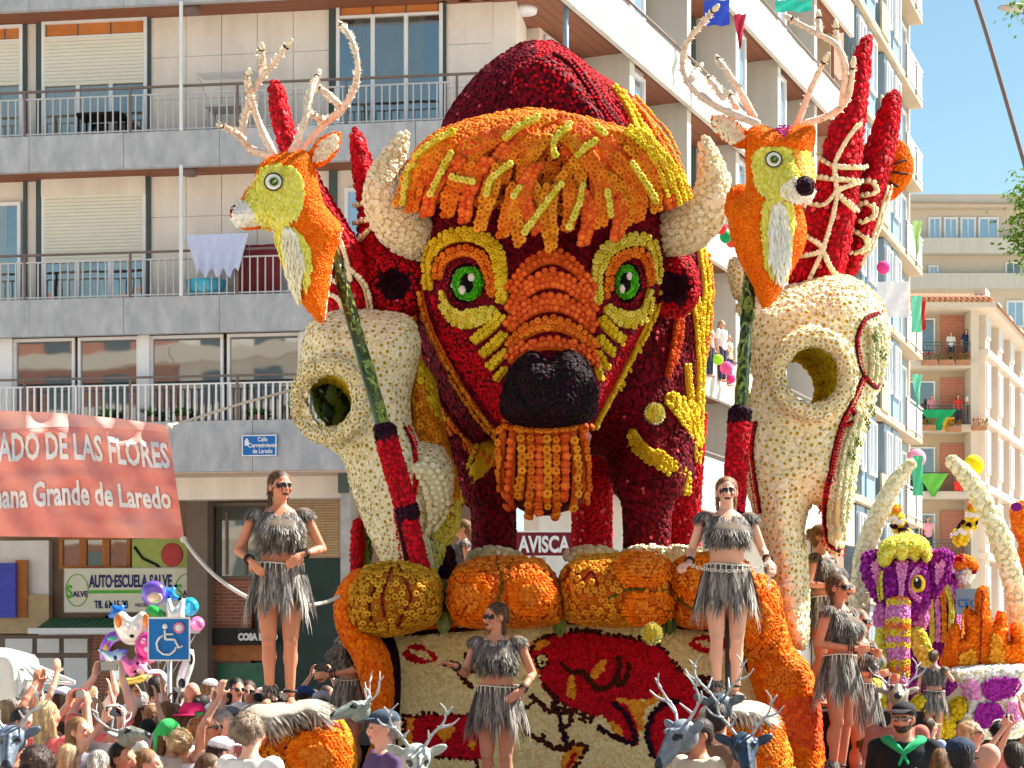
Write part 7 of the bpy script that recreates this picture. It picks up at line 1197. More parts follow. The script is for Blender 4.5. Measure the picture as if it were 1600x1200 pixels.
for i, (a, b, y) in enumerate(spots + [(15,1096,24),(70,1082,25),(120,1080,24.5),(170,1078,26),(225,1080,25),(280,1076,26),(310,1084,24),(350,1080,26),(410,1072,26),(455,1074,25),(515,1070,26),(48,1128,15.5),(88,1140,14.5),(175,1134,15.5),(255,1146,14),(296,1160,13.5),(1360,1150,15),(1470,1168,12.5),(30,1088,18),(65,1112,17),(98,1124,15),(135,1094,18),(160,1112,15.5),(200,1116,14.5),(240,1096,18),(275,1108,16.5),(310,1120,15),(335,1128,14.5),(375,1094,18),(8,1128,13.5)]):
    y *= 1.08
    h_, s_ = rc.randrange(6), rc.randrange(8); hat = None if rc.random() < .7 else ('cap', sh_c[(s_ + 3) % 8]); ps = rc.choice(['high2' if i > 46 else 'down', 'phone2', 'high1', 'clap', 'shade', 'phone2']); yw = rc.choice([150, 165, 120, 90, 60, 175])
    if b > 1140: ps = 'down'
    ph = None
    if ps in ('phone2',): ph = ((40, 40, 46), rc.random() < .6, 'dark phone held %s by a %s-haired spectator in %s, %s' % ('sideways' if i % 2 else 'upright', hn[h_], sn[s_], ['far left','left of the sign','under the sign','right of the sign','near the pedestal','below the balloons','by the canopy'][i % 7]))
    near = ('front row, ' if b > 1125 else 'middle row, ' if b > 1092 else 'back row, ') + ('far left' if a < 45 else 'beside the coral top' if a < 105 else 'below the canopy' if a < 160 else 'under the balloons' if a < 225 else 'below the parking sign' if a < 285 else 'near the pink hat' if a < 345 else 'by the left pedestal' if a < 450 else 'near the left skull' if a < 600 else 'right-hand crowd')
    CP('%s-haired spectator, %s top, %s%s, %s' % (hn[h_], sn[s_], near, ' capped' if hat else '', {'down': 'arms down', 'phone2': 'filming', 'high1': 'arm raised', 'clap': 'clapping', 'high2': 'both arms up', 'shade': 'shading the eyes'}[ps]), a, b, y, yw, pose=ps, female=rc.random() < .6, skin=rc.randrange(3), hair=hair_c[h_], style=rc.choice(['long', 'bun', 'curly', 'pony']), shirt=sh_c[s_], hat=hat, phone=ph, sleeve=rc.random() < .5, glasses=rc.random() < .25)
# beard, hood and emblem of the man in the black cap
hm_ = headmat(math.radians(-12), 0); me = voxel(*cat(ellg((0,-.045,1.525),(.052,.052,.04),14,10), ellg((.045,-.02,1.55),(.022,.04,.04),10,8), ellg((-.045,-.02,1.55),(.022,.04,.04),10,8)), .008, 1); vcol(me, lambda co: np.tile((.035,.02,.014), (len(co), 1))); me.materials.append(hair_m); me.transform(hm_); link('beard', me, mjk)
hd = mesh('green_hood', *cat(tubeg([(-.1,.07,1.44),(-.13,-.02,1.44),(-.06,-.1,1.40),(0,-.13,1.35),(.06,-.1,1.40),(.13,-.02,1.44),(.1,.07,1.44)], [.03,.035,.03,.022,.03,.035,.03], 10), capsg((0,-.13,1.34),(-.03,-.15,1.27),.014,.01), capsg((0,-.13,1.34),(.03,-.15,1.28),.014,.01)), cloth((40,170,110)), mjk)
mesh('emblem', *cat(boxg(.075,.10,-.158,-.150,1.14,1.20), capsg((.06,-.155,1.22),(.0875,-.155,1.19),.008,.008,6), capsg((.115,-.155,1.22),(.0875,-.155,1.19),.008,.008,6), ellg((.0875,-.155,1.235),(.012,.008,.012),8,6), boxg(.07,.105,-.158,-.150,1.125,1.132)), wht, mjk, smooth=False)
# ================================================================ banner, ropes, signs, balloons
ban = empty('banner', P(120, 842, 16), label='salmon red festival banner with white lettering hung on ropes at the left', cat='banner')
def bw(px, py): return .03 * abs(math.sin(px * .021 + 1 + py * .004)) ** 6 + .03 * abs(math.sin(py * .048 + .5 * math.sin(px * .02))) ** 8 + .035 * math.sin(px * .045 + py * .02) + .02 * math.sin(px * .11 - py * .07) + .012 * math.sin(py * .16 + px * .013) + .018 * math.sin((px - py) * .06)
def bpos(u, v, off=0.0):                                       # u,v in 0..1 across the cloth
    top = (-60 + 322 * u, 641 + 24 * u ** 2.2); bot = (-60 + 348 * u, 837 + 5 * u); px, py = top[0] + (bot[0] - top[0]) * v, top[1] + (bot[1] - top[1]) * v + 3 * math.sin(v * 3.1) * math.sin(u * 9); return P(px, py, 16 - bw(px, py) - off - .05 * math.sin(v * 3.14))
nu, nv = 90, 40; V, Fc = [], []
for o_ in (0, -.012):
    for j in range(nv + 1):
        for i in range(nu + 1): V.append(bpos(i / nu, j / nv, o_))
for j in range(nv):
    for i in range(nu): a = j * (nu + 1) + i; n_ = (nu + 1) * (nv + 1); Fc += [(a, a + nu + 1, a + nu + 2, a + 1), (n_ + a, n_ + a + 1, n_ + a + nu + 2, n_ + a + nu + 1)]
mesh('cloth', V, Fc, mat('salmon_banner_cloth', rgb(236, 132, 122), .75, .08, 3, 1.0, 7, col2=rgb(247, 172, 160)), ban, world=True)
V, Fc = [], []
for j in range(5):
    for i in range(nu + 1): V.append(bpos(i / nu, .0 + (.035 + .07 * (1 - i / nu)) * j / 4 * 1.6, .004))
for j in range(4):
    for i in range(nu): a = j * (nu + 1) + i; Fc.append((a, a + nu + 1, a + nu + 2, a + 1))
mesh('pale_top_hem', V, Fc, mat('pale_pink_cloth', rgb(240, 178, 168), .75, .06, 3, .4, 9), ban, world=True)
def ban_text(s, u0, u1, v0a, v1a, v0b, v1b):
    c = bpy.data.curves.new('t', 'FONT'); c.body = s; c.size = 1; c.offset = .03; c.resolution_u = 2; o = bpy.data.objects.new('t', c); me = baked(o)
    bm = bmesh.new(); bm.from_mesh(me); bmesh.ops.triangulate(bm, faces=bm.faces[:]); bmesh.ops.subdivide_edges(bm, edges=[e for e in bm.edges if e.calc_length() > .25], cuts=2); bmesh.ops.triangulate(bm, faces=bm.faces[:]); vs = np.array([tuple(v.co) for v in bm.verts]); fs = [tuple(v.index for v in f.verts) for f in bm.faces]; bm.free()
    lo, hi = vs.min(0), vs.max(0); V = []
    for x, y, _ in vs: a = (x - lo[0]) / (hi[0] - lo[0]); b = (hi[1] - y) / (hi[1] - lo[1]); V.append(bpos(u0 + (u1 - u0) * a, (v0a + (v0b - v0a) * a) * (1 - b) + (v1a + (v1b - v1a) * a) * b, .014))
    mesh('lettering', V, [f for f in fs], wht, ban, world=True, smooth=False)
ban_text('RECIADO DE LAS FLORES', -.0, .985, .17, .40, .15, .375); ban_text('Semana Grande de Laredo', .04, .965, .57, .78, .53, .73)
rope_m = mat('white_rope', rgb(225, 218, 205), .8, .1, 60, .4, 200)
def rope(name, pts, r, label, m=rope_m, cat_='rope'):
    t = mesh(name, *tubeg([Vector(q) for q in crom(pts, 8)], r, 7), m); tag(t, label, cat_); return t
rope('rope', [P(262,666,16), P(310,652,16.3), P(380,630,16.6), P(480,603,17)], .012, 'thin white rope rising from the banner corner to the left skull'); rope('rope', [P(287,842,16), P(310,873,15.6), P(345,907,15.2), P(390,935,14.9), P(440,950,15), P(500,943,15.3), P(530,932,15.6)], .016, 'slack white rope from the lower banner corner passing behind the left dancer')
for q in ((264,667),(287,843)): tag(mesh('rope_knot', *ellg(P(q[0],q[1],15.97), (.03,.03,.03), 8, 6), rope_m), 'rope knot at the %s corner of the red banner' % ('upper' if q[1] < 700 else 'lower'), 'knot')
pk = empty('parking_sign', P(264, 1032, 23), label='blue disabled parking sign with white wheelchair symbol on a grey post', cat='sign'); s_ = 23 / F
box('plate', -32*s_, 32*s_, 0, .02, .0, 67*s_, mat('sign_blue', rgb(10, 120, 200), .35, .02), pk, bevel=.004)
for b_ in ((-33, 33, 65, 68), (-33, 33, -1, 1.5), (-33, -31, 1.5, 65), (31, 33, 1.5, 65)): mesh('border', *boxg(b_[0]*s_, b_[1]*s_, -.008, 0, b_[2]*s_, b_[3]*s_), wht, pk, smooth=False)
def wp(x, y): return (x * s_, -.012, y * s_)
mesh('symbol', *cat(ellg(wp(-6,53), (4.3*s_, .006, 4.3*s_), 14, 8), tubeg([wp(-6,47), wp(-5,33)], 2.1*s_, 6), tubeg([wp(-5,41), wp(7,41)], 1.7*s_, 6), tubeg([wp(-5,33), wp(9,33), wp(16,20), wp(21,23)], 2.0*s_, 6), tubeg([wp(-9,39), wp(-15,35), wp(-19,27), wp(-17,17), wp(-9,10), wp(1,9), wp(9,15), wp(12,21)], 1.8*s_, 6)), wht, pk)
pink_m = mat('pink_disc', rgb(236, 130, 160), .5); mesh('round_sticker', *ellg(wp(16,51), (9*s_, .005, 9*s_), 18, 6), pink_m, pk); mesh('sticker_centre', *ellg((16*s_, -.016, 51*s_), (5.5*s_, .005, 5.5*s_), 16, 6), wht, pk); mesh('post', *tubeg([(.02*0, .03, -3), (0, .03, 20*s_)], .03, 10), M['rail'], pk)
foil = {}
def foil_m(c):
    if c not in foil: foil[c] = mat('shiny_foil', rgb(*c), .22, .12, 3, .25, 6, spec=.8, metal=.25)
    return foil[c]
def balloon(label, pts, c, Y, T=.1, extra=()):
    ce = np.mean(pts, 0); t = empty('foil_balloon', P(ce[0], ce[1], Y), label=label, cat='balloon', group='foil balloons in one bunch'); q = Puff(pts, Y, T, 10, back=T, smooth=3, g=4); v, f = q.geo(); mesh('envelope', v, f, foil_m(c), t, world=True)
    for x, y, rx, ry, cc in extra:
        p0 = q.at(x, y, 0); mesh('print', *ellg(p0, (rx * Y / F, .02, ry * Y / F), 12, 8), foil_m(cc), t, world=True)
    mesh('string', *tubeg([Vector((0, 0, -.1)), Vector((P(250,1150,Y).x - t.location.x, 0, -.9))], .003, 4), M['white_fr'], t)
def circ(x, y, r, n=10, k=1.0): return [(x + r * math.cos(a), y + r * k * math.sin(a)) for a in np.linspace(0, 6.283, n + 1)[:-1]]
def star(x, y, r): return [(x + (r if i % 2 else r * .5) * math.sin(i * math.pi / 5), y - (r if i % 2 else r * .5) * math.cos(i * math.pi / 5)) for i in range(10)]
def heart(x, y, r): return [(x, y - .45*r), (x + .5*r, y - .9*r), (x + r, y - .4*r), (x + .7*r, y + .3*r), (x, y + r), (x - .7*r, y + .3*r), (x - r, y - .4*r), (x - .5*r, y - .9*r)]
balloon('purple balloon with a pale face at the top of the bunch', circ(240,927,20), (120, 90, 200), 25, extra=[(242,934,12,9,(240,200,180))]); balloon('blue star balloon below the driving school sign', star(264,930,22), (40,140,220), 25.2); balloon('cyan balloon at the right of the bunch', circ(296,948,15), (40,180,220), 25.1)
balloon('blue star balloon at the left of the bunch', star(184,958,22), (30,110,200), 25.2); balloon('pink ball balloon at the far right of the bunch', circ(308,975,12), (240,130,190), 25); balloon('white puppy balloon with orange ears', [(182,990),(178,965),(192,955),(206,965),(222,955),(234,966),(228,990),(216,1006),(196,1006)], (245,235,225), 24.7, extra=[(198,980,5,6,(255,255,255)),(213,980,5,6,(255,255,255)),(198,981,2.5,3,(20,20,24)),(213,981,2.5,3,(20,20,24)),(185,970,6,11,(240,130,40)),(228,970,6,11,(240,130,40)),(206,994,4,3,(20,20,24))])
balloon('rainbow arch balloon curling left of the puppy', [(158,1035),(156,1010),(168,990),(190,985),(196,996),(180,1004),(172,1016),(172,1036)], (170,80,210), 24.9, extra=[(165,1018,4,12,(250,200,60)),(175,998,8,4,(80,200,160))]); balloon('white and blue unicorn balloon with a pointed horn', [(150,1012),(172,1018),(184,1014),(196,1020),(200,1040),(192,1062),(180,1060),(178,1042),(166,1040),(164,1028)], (200,225,245), 24.6, extra=[(180,1028,3,4,(40,60,120)),(192,1018,8,4,(120,120,230))])
balloon('magenta teddy balloon in the middle of the bunch', circ(232,1012,22,10,1.15), (235,50,150), 24.6, extra=[(224,1002,5,5,(250,160,210)),(240,1002,5,5,(250,160,210)),(232,1014,8,6,(250,180,215))]); balloon('pink heart balloon low in the bunch', heart(205,1040,18), (240,110,180), 24.5); balloon('pale pink flower balloon beside the heart', star(222,1046,16), (248,180,215), 24.3)
balloon('green leaf-shaped balloon in the middle of the bunch', [(226,960),(234,945),(250,950),(258,962),(246,972),(232,972)], (40,170,70), 24.8); balloon('white rabbit balloon with long ears next to the star', [(262,985),(258,955),(264,930),(272,950),(282,938),(290,932),(288,958),(294,980),(282,994),(268,994)], (244,244,248), 24.8, extra=[(270,972,3,4,(20,20,24)),(283,972,3,4,(20,20,24)),(276,982,3,2.5,(230,120,150))])
balloon('black and white cow balloon below the parking sign', [(276,1060),(286,1030),(300,1010),(304,1035),(296,1062),(290,1080),(278,1078)], (236,236,236), 24.9, extra=[(284,1068,6,8,(20,20,24)),(298,1030,4,9,(20,20,24))]); balloon('silver-white bird balloon low on the right of the bunch', [(228,1050),(250,1046),(266,1062),(256,1076),(232,1070)], (240,238,236), 24.3, extra=[(244,1056,6,4,(230,50,80))]); balloon('yellow ring balloon under the heart', [(184,1062),(206,1058),(228,1054),(226,1064),(204,1070),(186,1072)], (240,205,90), 24.2)
# market canopy at the left edge
cn = empty('stall_canopy', P(40, 1070, 22), label='white vehicle cab with a glazed sloping canopy at the left edge behind the crowd', cat='canopy'); q = Puff([(-40,1018),(0,1012),(22,1016),(32,1032),(36,1060),(38,1120),(-40,1120)], 22, .5, 14, back=1.2, smooth=3, g=8); v, f = q.geo(); mesh('cab', v, f, mat('cream_car_paint', rgb(230, 232, 225), .3, .04, 2, spec=.6), cn, world=True)
for a, b in (((34,1030),(116,1066)), ((34,1046),(116,1066)), ((0,1062),(116,1068)), ((36,1034),(60,1064)), ((58,1042),(84,1066))): mesh('canopy_bar', *tubeg([P(a[0],a[1],21.8), P(b[0],b[1],21.2)], .022, 6), M['white_fr'], cn, world=True)
mesh('canopy_glass', [P(36,1033,21.85), P(114,1066,21.3), P(40,1062,21.2), P(36,1033,21.86), P(114,1067,21.31), P(40,1063,21.21)], [(0,1,2), (3,5,4)], mat('greenish_glass', rgb(190, 214, 196), .2, .05, 2), cn, world=True, smooth=False); mesh('canopy_post', *tubeg([P(36,1062,21.3), P(36,1230,21.3)], .05, 8), M['white_fr'], cn, world=True)
# yellow flower heads flying through the air
for i, (x, y, Y_) in enumerate(((1023, 646, 11.5), (1018, 990, 11.0))):
    t = empty('thrown_flower', P(x, y, Y_), label=['pale yellow flower head flying in front of the bison shoulder', 'pale yellow flower head flying in front of the painted panel'][i], cat='flower', group='flower heads thrown into the air'); v, f = ellg((0, 0, 0), (.052, .05, .056), 12, 8); mesh('core', v, f, M['yellow'], t); pts, nr = scatter([Vector(a) for a in v], f, .011, cull=-2, seed=i); strips('petals', pts, [(a[0] * .8 + .3, a[1] * .8, a[2]) for a in nr], nr, .016, .016, 2, rgb(226, 218, 110), rgb(240, 236, 160), t, petal_m)
# cable, lamp, street tree at the right
rope('overhead_cable', [P(1518,-20,14), P(1540,48,14), P(1570,150,14), P(1606,275,14)], .016, 'thick dark overhead cable sagging across the sky at the top right', m=M['rail_top'], cat_='cable')
lp = empty('street_lamp', P(1640, 12, 22), label='grey street lamp head poking in at the top right corner', cat='lamp'); v, f = ellg(P(1588, 12, 22), (.22, .1, .045), 14, 8); mesh('lamp_head', v, f, M['rail'], lp, world=True); mesh('arm', *tubeg([P(1600,14,22), P(1680,24,22)], .03, 8), M['rail'], lp, world=True); mesh('pole', *tubeg([P(1680,24,22), Vector((P(1680,24,22).x, 22, 0))], .07, 10), M['rail'], lp, world=True)
tr = empty('street_tree', (5.9, 19, 0), label='young street tree whose bright green twigs enter at the right edge', cat='tree'); V, Fc = tubeg(crom([(0,0,0),(.05,.02,2.2),(-.02,0,4.4),(.1,.05,6.4),(.2,0,8.6)], 5), list(np.linspace(.12, .03, 21)), 10); tf, ff = [], []; twigs = []
for i in range(16):
    a = rnd.uniform(-1.3, 1.3); z0 = rnd.uniform(3.6, 8.4); l = rnd.uniform(.7, 1.2) * (1.1 - (z0 - 3.6) / 9); e = Vector((math.cos(a) * l - .2, math.sin(a) * l, z0 + l * .5)); twigs.append(e); V, Fc = cat((V, Fc), tubeg([(0.05, 0, z0), (e.x * .5, e.y * .5, z0 + l * .35), tuple(e)], [.04, .025, .01], 6))
for px_, py_ in ((1590,300),(1594,350),(1592,372),(1596,390),(1594,5),(1597,320)): e = P(px_ + 10, py_, 19) - Vector((5.9, 19, 0)); twigs.append(e); V, Fc = cat((V, Fc), tubeg([(0.05, 0, e.z - .5), tuple(e)], [.02, .006], 6))
mesh('trunk', V, Fc, M['brown'], tr); LV, LF = [], []
for e in twigs:
    for k in range(160): d = Vector((rnd.gauss(0, .10), rnd.gauss(0, .12), rnd.gauss(0, .11))); p0 = e + d; an = Vector((rnd.gauss(0, 1), rnd.gauss(0, 1), rnd.gauss(-.4, .6))).normalized() * .06; s2 = an.orthogonal().normalized() * .02; b = len(LV); LV += [p0, p0 + an * .5 + s2, p0 + an, p0 + an * .5 - s2]; LF.append((b, b+1, b+2, b+3))
mesh('crown', LV, LF, flower_mat('tree_leaf', rgb(96, 130, 30), trans=.45), tr, smooth=False, kind='stuff')
# ================================================================ the second float: a purple mammoth
YE = 32.0
f2 = empty('parade_float', (P(1440, 1100, YE).x, YE, 0), label='second parade float with yellow flower mounds under the purple mammoth', cat='parade float'); box('chassis', -1.2, 2.6, -.2, 5, .3, 1.0, M['black'], f2)
mam = empty('mammoth_sculpture', P(1430, 1090, YE), label='purple and pink flower mammoth with a yellow mop and striped trunk', cat='mammoth sculpture')
def pl(parent, name, pts, Y, T, tp, bm_, sp=.07, R=14, size=None, g=6, back=None, speck=None, seed=1): q = Puff(pts, Y, T, R, back=back if back is not None else T, smooth=3, g=g); v, f = q.geo(); mesh(name, v, f, M[bm_], parent, world=True); clad(name + '_flowers', v, f, sp, tp, parent, size=size or sp * .62, seed=seed, speck=speck); return q
M['purple'] = mat('purple_felt', rgb(110, 20, 120), .9, .15, 12); M['pink'] = mat('pink_felt', rgb(214, 110, 190), .9, .15, 12)
by = pl(mam, 'body', [(1400,880),(1450,858),(1480,880),(1500,930),(1508,990),(1500,1060),(1470,1090),(1400,1090),(1385,1000)], YE + 1.2, .5, 'z_purple', 'purple', R=30, back=1.2)
for i, x in enumerate((1452,1462,1472,1482,1492,1500)): stroke(by, [(x - 12, 880 + i * 9), (x, 930 + i * 5), (x + 3 - i, 1000)], 7, ['f_lemon','z_pink','f_amber'][i % 3], mam, M[['yellow','pink','orange'][i % 3]], sp=4.5, off=.08, name='mane_strand')
hdm = pl(mam, 'head', [(1378,880),(1400,868),(1430,868),(1450,880),(1456,925),(1446,960),(1430,975),(1392,975),(1378,955),(1372,925)], YE, .45, 'z_purple', 'purple', R=24)
for pts, w, tp, b_ in [([(1408,880),(1408,910),(1406,940)], [22,10,6], 'z_pink', 'pink'), ([(1434,888),(1424,905),(1424,925),(1436,938)], 9, 'z_pink', 'pink'), ([(1380,893),(1378,915),(1380,935)], 8, 'f_lemon', 'yellow')]: stroke(hdm, pts, w, tp, mam, M[b_], sp=4.5, off=.05)
flat_disc(mam, 'eye_rim', hdm, 1435, 912, 11, 14, .1, M['yellow']); flat_disc(mam, 'eye', hdm, 1434, 911, 6.5, 9.5, .13, M['black']); flat_disc(mam, 'highlight', hdm, 1432, 906, 2, 2.5, .15, M['white'])
pl(mam, 'mop', [(1374,880),(1376,852),(1396,838),(1428,835),(1450,848),(1455,868),(1448,880),(1438,868),(1428,882),(1420,870),(1408,878),(1398,870),(1388,884)], YE - .3, .4, 'z_lemon', 'yellow', R=18)
for pts, inn in (([(1382,866),(1360,860),(1346,870),(1347,900),(1362,932),(1374,942),(1382,915)], [(1374,880),(1362,878),(1362,898),(1372,915)]), ([(1452,868),(1468,858),(1486,862),(1488,885),(1474,920),(1456,936),(1450,905)], [(1460,885),(1474,876),(1474,895),(1462,912)])): e = pl(mam, 'ear', pts, YE - .1, .12, 'z_purple', 'purple', R=8); patch(e, inn, 'z_pink', mam, sp=4, off=.05)
path, rad = tube_px([(1404,940,YE-.45,17),(1403,970,YE-.55,18),(1403,1010,YE-.55,17),(1405,1045,YE-.6,15),(1406,1072,YE-.7,12)], 8)
v, f = tubeg(path, rad, 16); mesh('trunk', v, f, M['pink'], mam, world=True)
tc_ = ['z_orange','z_yellow','z_pink','z_pink','z_yellow','z_orange','z_yellow','z_pink','z_yellow','z_pink','z_pink','z_yellow','z_orange','z_yellow','z_pink']
clad('trunk_flowers', v, f, .045, 'z_pink', mam, size=.032, regions=[([(1370,930+i*9.5),(1404,926+i*9.5),(1440,930+i*9.5),(1440,939.5+i*9.5),(1404,935.5+i*9.5),(1370,939.5+i*9.5)], c) for i, c in enumerate(tc_)])
for pts in ([(1384,985,YE-.2,12),(1376,1020,YE-.4,13),(1368,1050,YE-.7,12),(1364,1075,YE-1,8)], [(1430,985,YE-.2,12),(1442,1015,YE-.3,13),(1452,1042,YE-.4,9)]): tubeclad('tusk', pts, 'z_lemon', mam, .07, M['yellow'])
for px_ in ((1378,1000),(1440,998)): pl(mam, 'cheek', circ(px_[0] + (2 if px_[0] < 1400 else -4), 965, 15, 10, 1.6), YE - .1, .2, 'z_pink', 'pink', R=10)
for lb, pts in (('tall cream flower tusk arching left of the purple mammoth', [(1340,1010,YE+1,14),(1343,940,YE+1,14),(1353,860,YE+1,14),(1375,800,YE+1,13),(1400,752,YE+1,11),(1426,722,YE+1,6)]), ('tall cream flower tusk arching right of the purple mammoth', [(1484,718,YE-.5,7),(1508,742,YE-.5,12),(1536,785,YE-.5,14),(1562,840,YE-.5,15),(1582,905,YE-.5,15),(1592,970,YE-.5,15),(1594,1040,YE-.5,15)])):
    t = empty('giant_tusk', P(pts[-1][0], 1040, YE), label=lb, cat='flower tusk', group='giant cream tusks of the second float'); tubeclad('tusk', pts, 'z_cream', t, .085, M['cream'], seg=12)
cr = empty('coral_sculpture', P(1540, 1045, YE - 1), label='orange and yellow flower flame sculpture above the purple basket', cat='flame sculpture')
q = pl(cr, 'flame', [(1480,1045),(1478,1010),(1486,980),(1496,975),(1502,1000),(1510,990),(1508,960),(1512,945),(1524,960),(1526,930),(1532,918),(1544,920),(1546,960),(1556,972),(1560,955),(1572,962),(1574,1000),(1582,1000),(1580,980),(1590,972),(1600,985),(1604,1045)], YE - 1, .25, 'z_tangerine', 'tang', R=9, sp=.07)
patch(q, [(1498,1042),(1504,1018),(1522,1020),(1524,1042)], 'z_amber', cr, sp=4.5, off=.06); patch(q, [(1546,1042),(1550,990),(1564,1005),(1568,1042)], 'z_amber', cr, sp=4.5, off=.06); stroke(q, [(1535,925),(1532,970),(1530,1040)], 3, 'z_wine', cr, None, sp=3, off=.06)
bk = empty('flower_basket', P(1545, 1140, YE - 1.3), label='cream and purple flower basket holding the orange flame', cat='basket'); q = pl(bk, 'basket', [(1488,1045),(1606,1040),(1604,1062),(1592,1090),(1596,1120),(1604,1150),(1500,1150),(1502,1120),(1510,1094),(1500,1066)], YE - 1.3, .35, 'z_white', 'cream', R=12, sp=.08)
for pp, tp in (([(1503,1068),(1526,1066),(1528,1092),(1516,1092)], 'z_pink'), ([(1538,1064),(1590,1060),(1580,1088),(1540,1092)], 'z_purple'), ([(1526,1102),(1560,1100),(1566,1130),(1524,1134)], 'z_purple'), ([(1572,1100),(1592,1098),(1596,1125),(1580,1128)], 'z_pink')): patch(q, pp, tp, bk, sp=4, off=.06, size=3)
for i, (x, y, r) in enumerate(((1395,1105,22),(1425,1118,20),(1478,1130,22),(1500,1108,18),(1380,1125,18),(1455,1140,20),(1440,1100,14))): t = empty('flower_mound', P(x, y + r, YE - 1.2), label=['yellow flower mound under the left tusk of the mammoth','yellow flower mound below the mammoth trunk','ribbed yellow flower mound left of the basket','tall yellow flower mound against the basket','low yellow mound behind the man in the black cap','small yellow mound in front of the ribbed one','small yellow mound between the trunk and the distant dancer'][i], cat='flower mound', group='yellow mounds on the second float'); pl(t, 'mound', circ(x, y, r), YE - 1.2 - .05 * i, .3, 'z_yellow', 'yellow', R=r * .8, sp=.075)
for i, (x, y, l, b) in enumerate(((1404,805,'yellow and white striped flower horn left above the mammoth',-18), (1516,800,'yellow and red striped flower horn right above the mammoth',20))):
    t = empty('striped_horn', P(x, y + 30, YE + 2), label=l, cat='flower horn', group='striped horns behind the mammoth'); pts = [(x - b, y + 45, YE + 2, 12), (x, y + 15, YE + 2, 10), (x + b * .4, y - 12, YE + 2, 8)]
    path, rad = tube_px(pts, 6); v, f = tubeg(path, rad, 12); mesh('horn', v, f, M['yellow'], t, world=True); clad('horn_flowers', v, f, .08, 'z_yellow', t, size=.055, regions=[([(x-60,y+k),(x+60,y+k-10),(x+60,y+k-2),(x-60,y+k+8)], c) for k, c in ((-8,'z_orange'),(8,'z_white'),(20,'z_plum'),(34,'z_white'))])
js = empty('jester_sculpture', P(1506, 912, YE + 1), label='white flower face with a red and yellow jester cap beside the mammoth', cat='jester sculpture'); pl(js, 'face', circ(1508, 897, 14), YE + 1, .3, 'z_white', 'cream', R=12); pl(js, 'cap', [(1494,890),(1492,874),(1502,868),(1520,872),(1528,884),(1526,892),(1510,886)], YE + .8, .25, 'z_orange', 'tang', R=7); pl(js, 'cap_tip', [(1492,880),(1494,870),(1504,868),(1506,878)], YE + .6, .12, 'z_crimson', 'crimson', R=5); tag(js, None)
mesh('nose', *ellg(P(1522, 893, YE + .8), (.05,.05,.05), 8, 6), M['crimson'], js, world=True); mesh('eye', *ellg(P(1502, 895, YE + .72), (.045,.03,.045), 8, 6), M['bluegl'], js, world=True)
of = empty('orange_figure', P(1596, 900, YE + 2), label='orange flower figure with a purple eye cut by the right edge', cat='flower figure'); pl(of, 'figure', [(1580,800),(1586,788),(1604,784),(1620,800),(1620,900),(1598,905),(1588,880),(1594,850),(1584,830)], YE + 2, .25, 'z_orange', 'tang', R=10); flat_disc(of, 'eye', Puff(circ(1588,792,12), YE + 1.7, .1, 5, g=4), 1588, 792, 9, 7, .02, M['purple'])
ps = empty('poster', P(1512, 940, YE + .6), label='pale blue poster board with blue lettering behind the orange flame', cat='poster'); box('board', -.2, .2, 0, .03, -.22, .22, M['bluegl'], ps); text_obj('CEC', 'lettering', .2, blu, ps, (0, -.012, -.1), .9, align='CENTER')
# ================================================================ people, flags and pot plants on the balconies
def balcony_person(label, px, py, Y, floor, yaw, **kw):
    t = CP(label, px, py, Y, yaw, group='spectators on the balconies', vs=.02, **kw); z = CH + (HZ - py) / F * Y; k = (z - floor) / 1.715; t.scale = (k,) * 3; t.location = (t.location.x, Y, floor)
fc = levels['C'][0] + .26
balcony_person('person leaning over the white balcony between the bison and the right skull', 1109, 500, 39.6, fc, 60, hair=(50,40,36), shirt=(230,150,150)); balcony_person('fair-haired person in white on the sunlit balcony right of the bison', 1128, 500, 40.3, fc, 50, hair=(190,160,120), shirt=(240,238,236)); balcony_person('dark-haired child behind the sunlit balcony rail beside the leafy pole', 1138, 522, 40.9, fc, 50, hair=(36,30,30), shirt=(230,190,160))
for lb, a, b, fl_, hc, sc in (('balcony spectator in white on the brick house, upper floor left', 1486, 518, 577, (90,60,40), (236,230,226)), ('balcony spectator in navy on the brick house, upper floor right', 1510, 514, 577, (40,32,30), (40,56,90)), ('balcony spectator in pink on the middle floor, left', 1456, 617, 676, (150,110,70), (236,150,160)), ('balcony spectator in red on the middle floor, centre', 1497, 616, 676, (90,60,50), (226,70,60)), ('balcony spectator in white on the middle floor, right', 1517, 610, 676, (50,40,34), (240,238,230)), ('balcony spectator in pink on the lowest floor above the mammoth', 1450, 806, 885, (120,90,60), (240,170,180))): balcony_person(lb, a, b, 84.2, z3(fl_) + .32, 5, hair=hc, shirt=sc)
def pompom(label, px, py, Y, r, c): t = mesh('pompom', *ellg((0, 0, 0), (r, r, r), 10, 8), cloth(c)); t.location = P(px, py, Y); tag(t, label, 'paper pompom', 'paper decorations on the balconies')
for i, (x, y, Y_, r, c, l) in enumerate([(1126,356,38.6,.13,(230,40,50),'red paper pompom on the sunlit rail, nearest the bison horn'), (1134,370,39,.13,(30,150,90),'green paper pompom on the sunlit rail'), (1143,378,39.4,.12,(230,60,60),'small red paper pompom beside the green one'), (1122,562,39.5,.11,(170,230,50),'lime green paper ball on the balcony front right of the bison'), (1135,575,40,.14,(240,90,150),'pink paper flower on the balcony front'), (1142,592,40.4,.1,(235,60,130),'hot pink paper flower low on the balcony front'), (1380,418,52,.18,(220,60,140),'magenta paper pompom on the tower next to the red spike'), (1521,727,82,.45,(250,215,20),'yellow paper disc hanging from the brick house'), (1432,716,60,.3,(245,150,180),'pink paper flower at the tower edge above the left giant tusk')]): pompom(l, x, y, Y_, r, c)
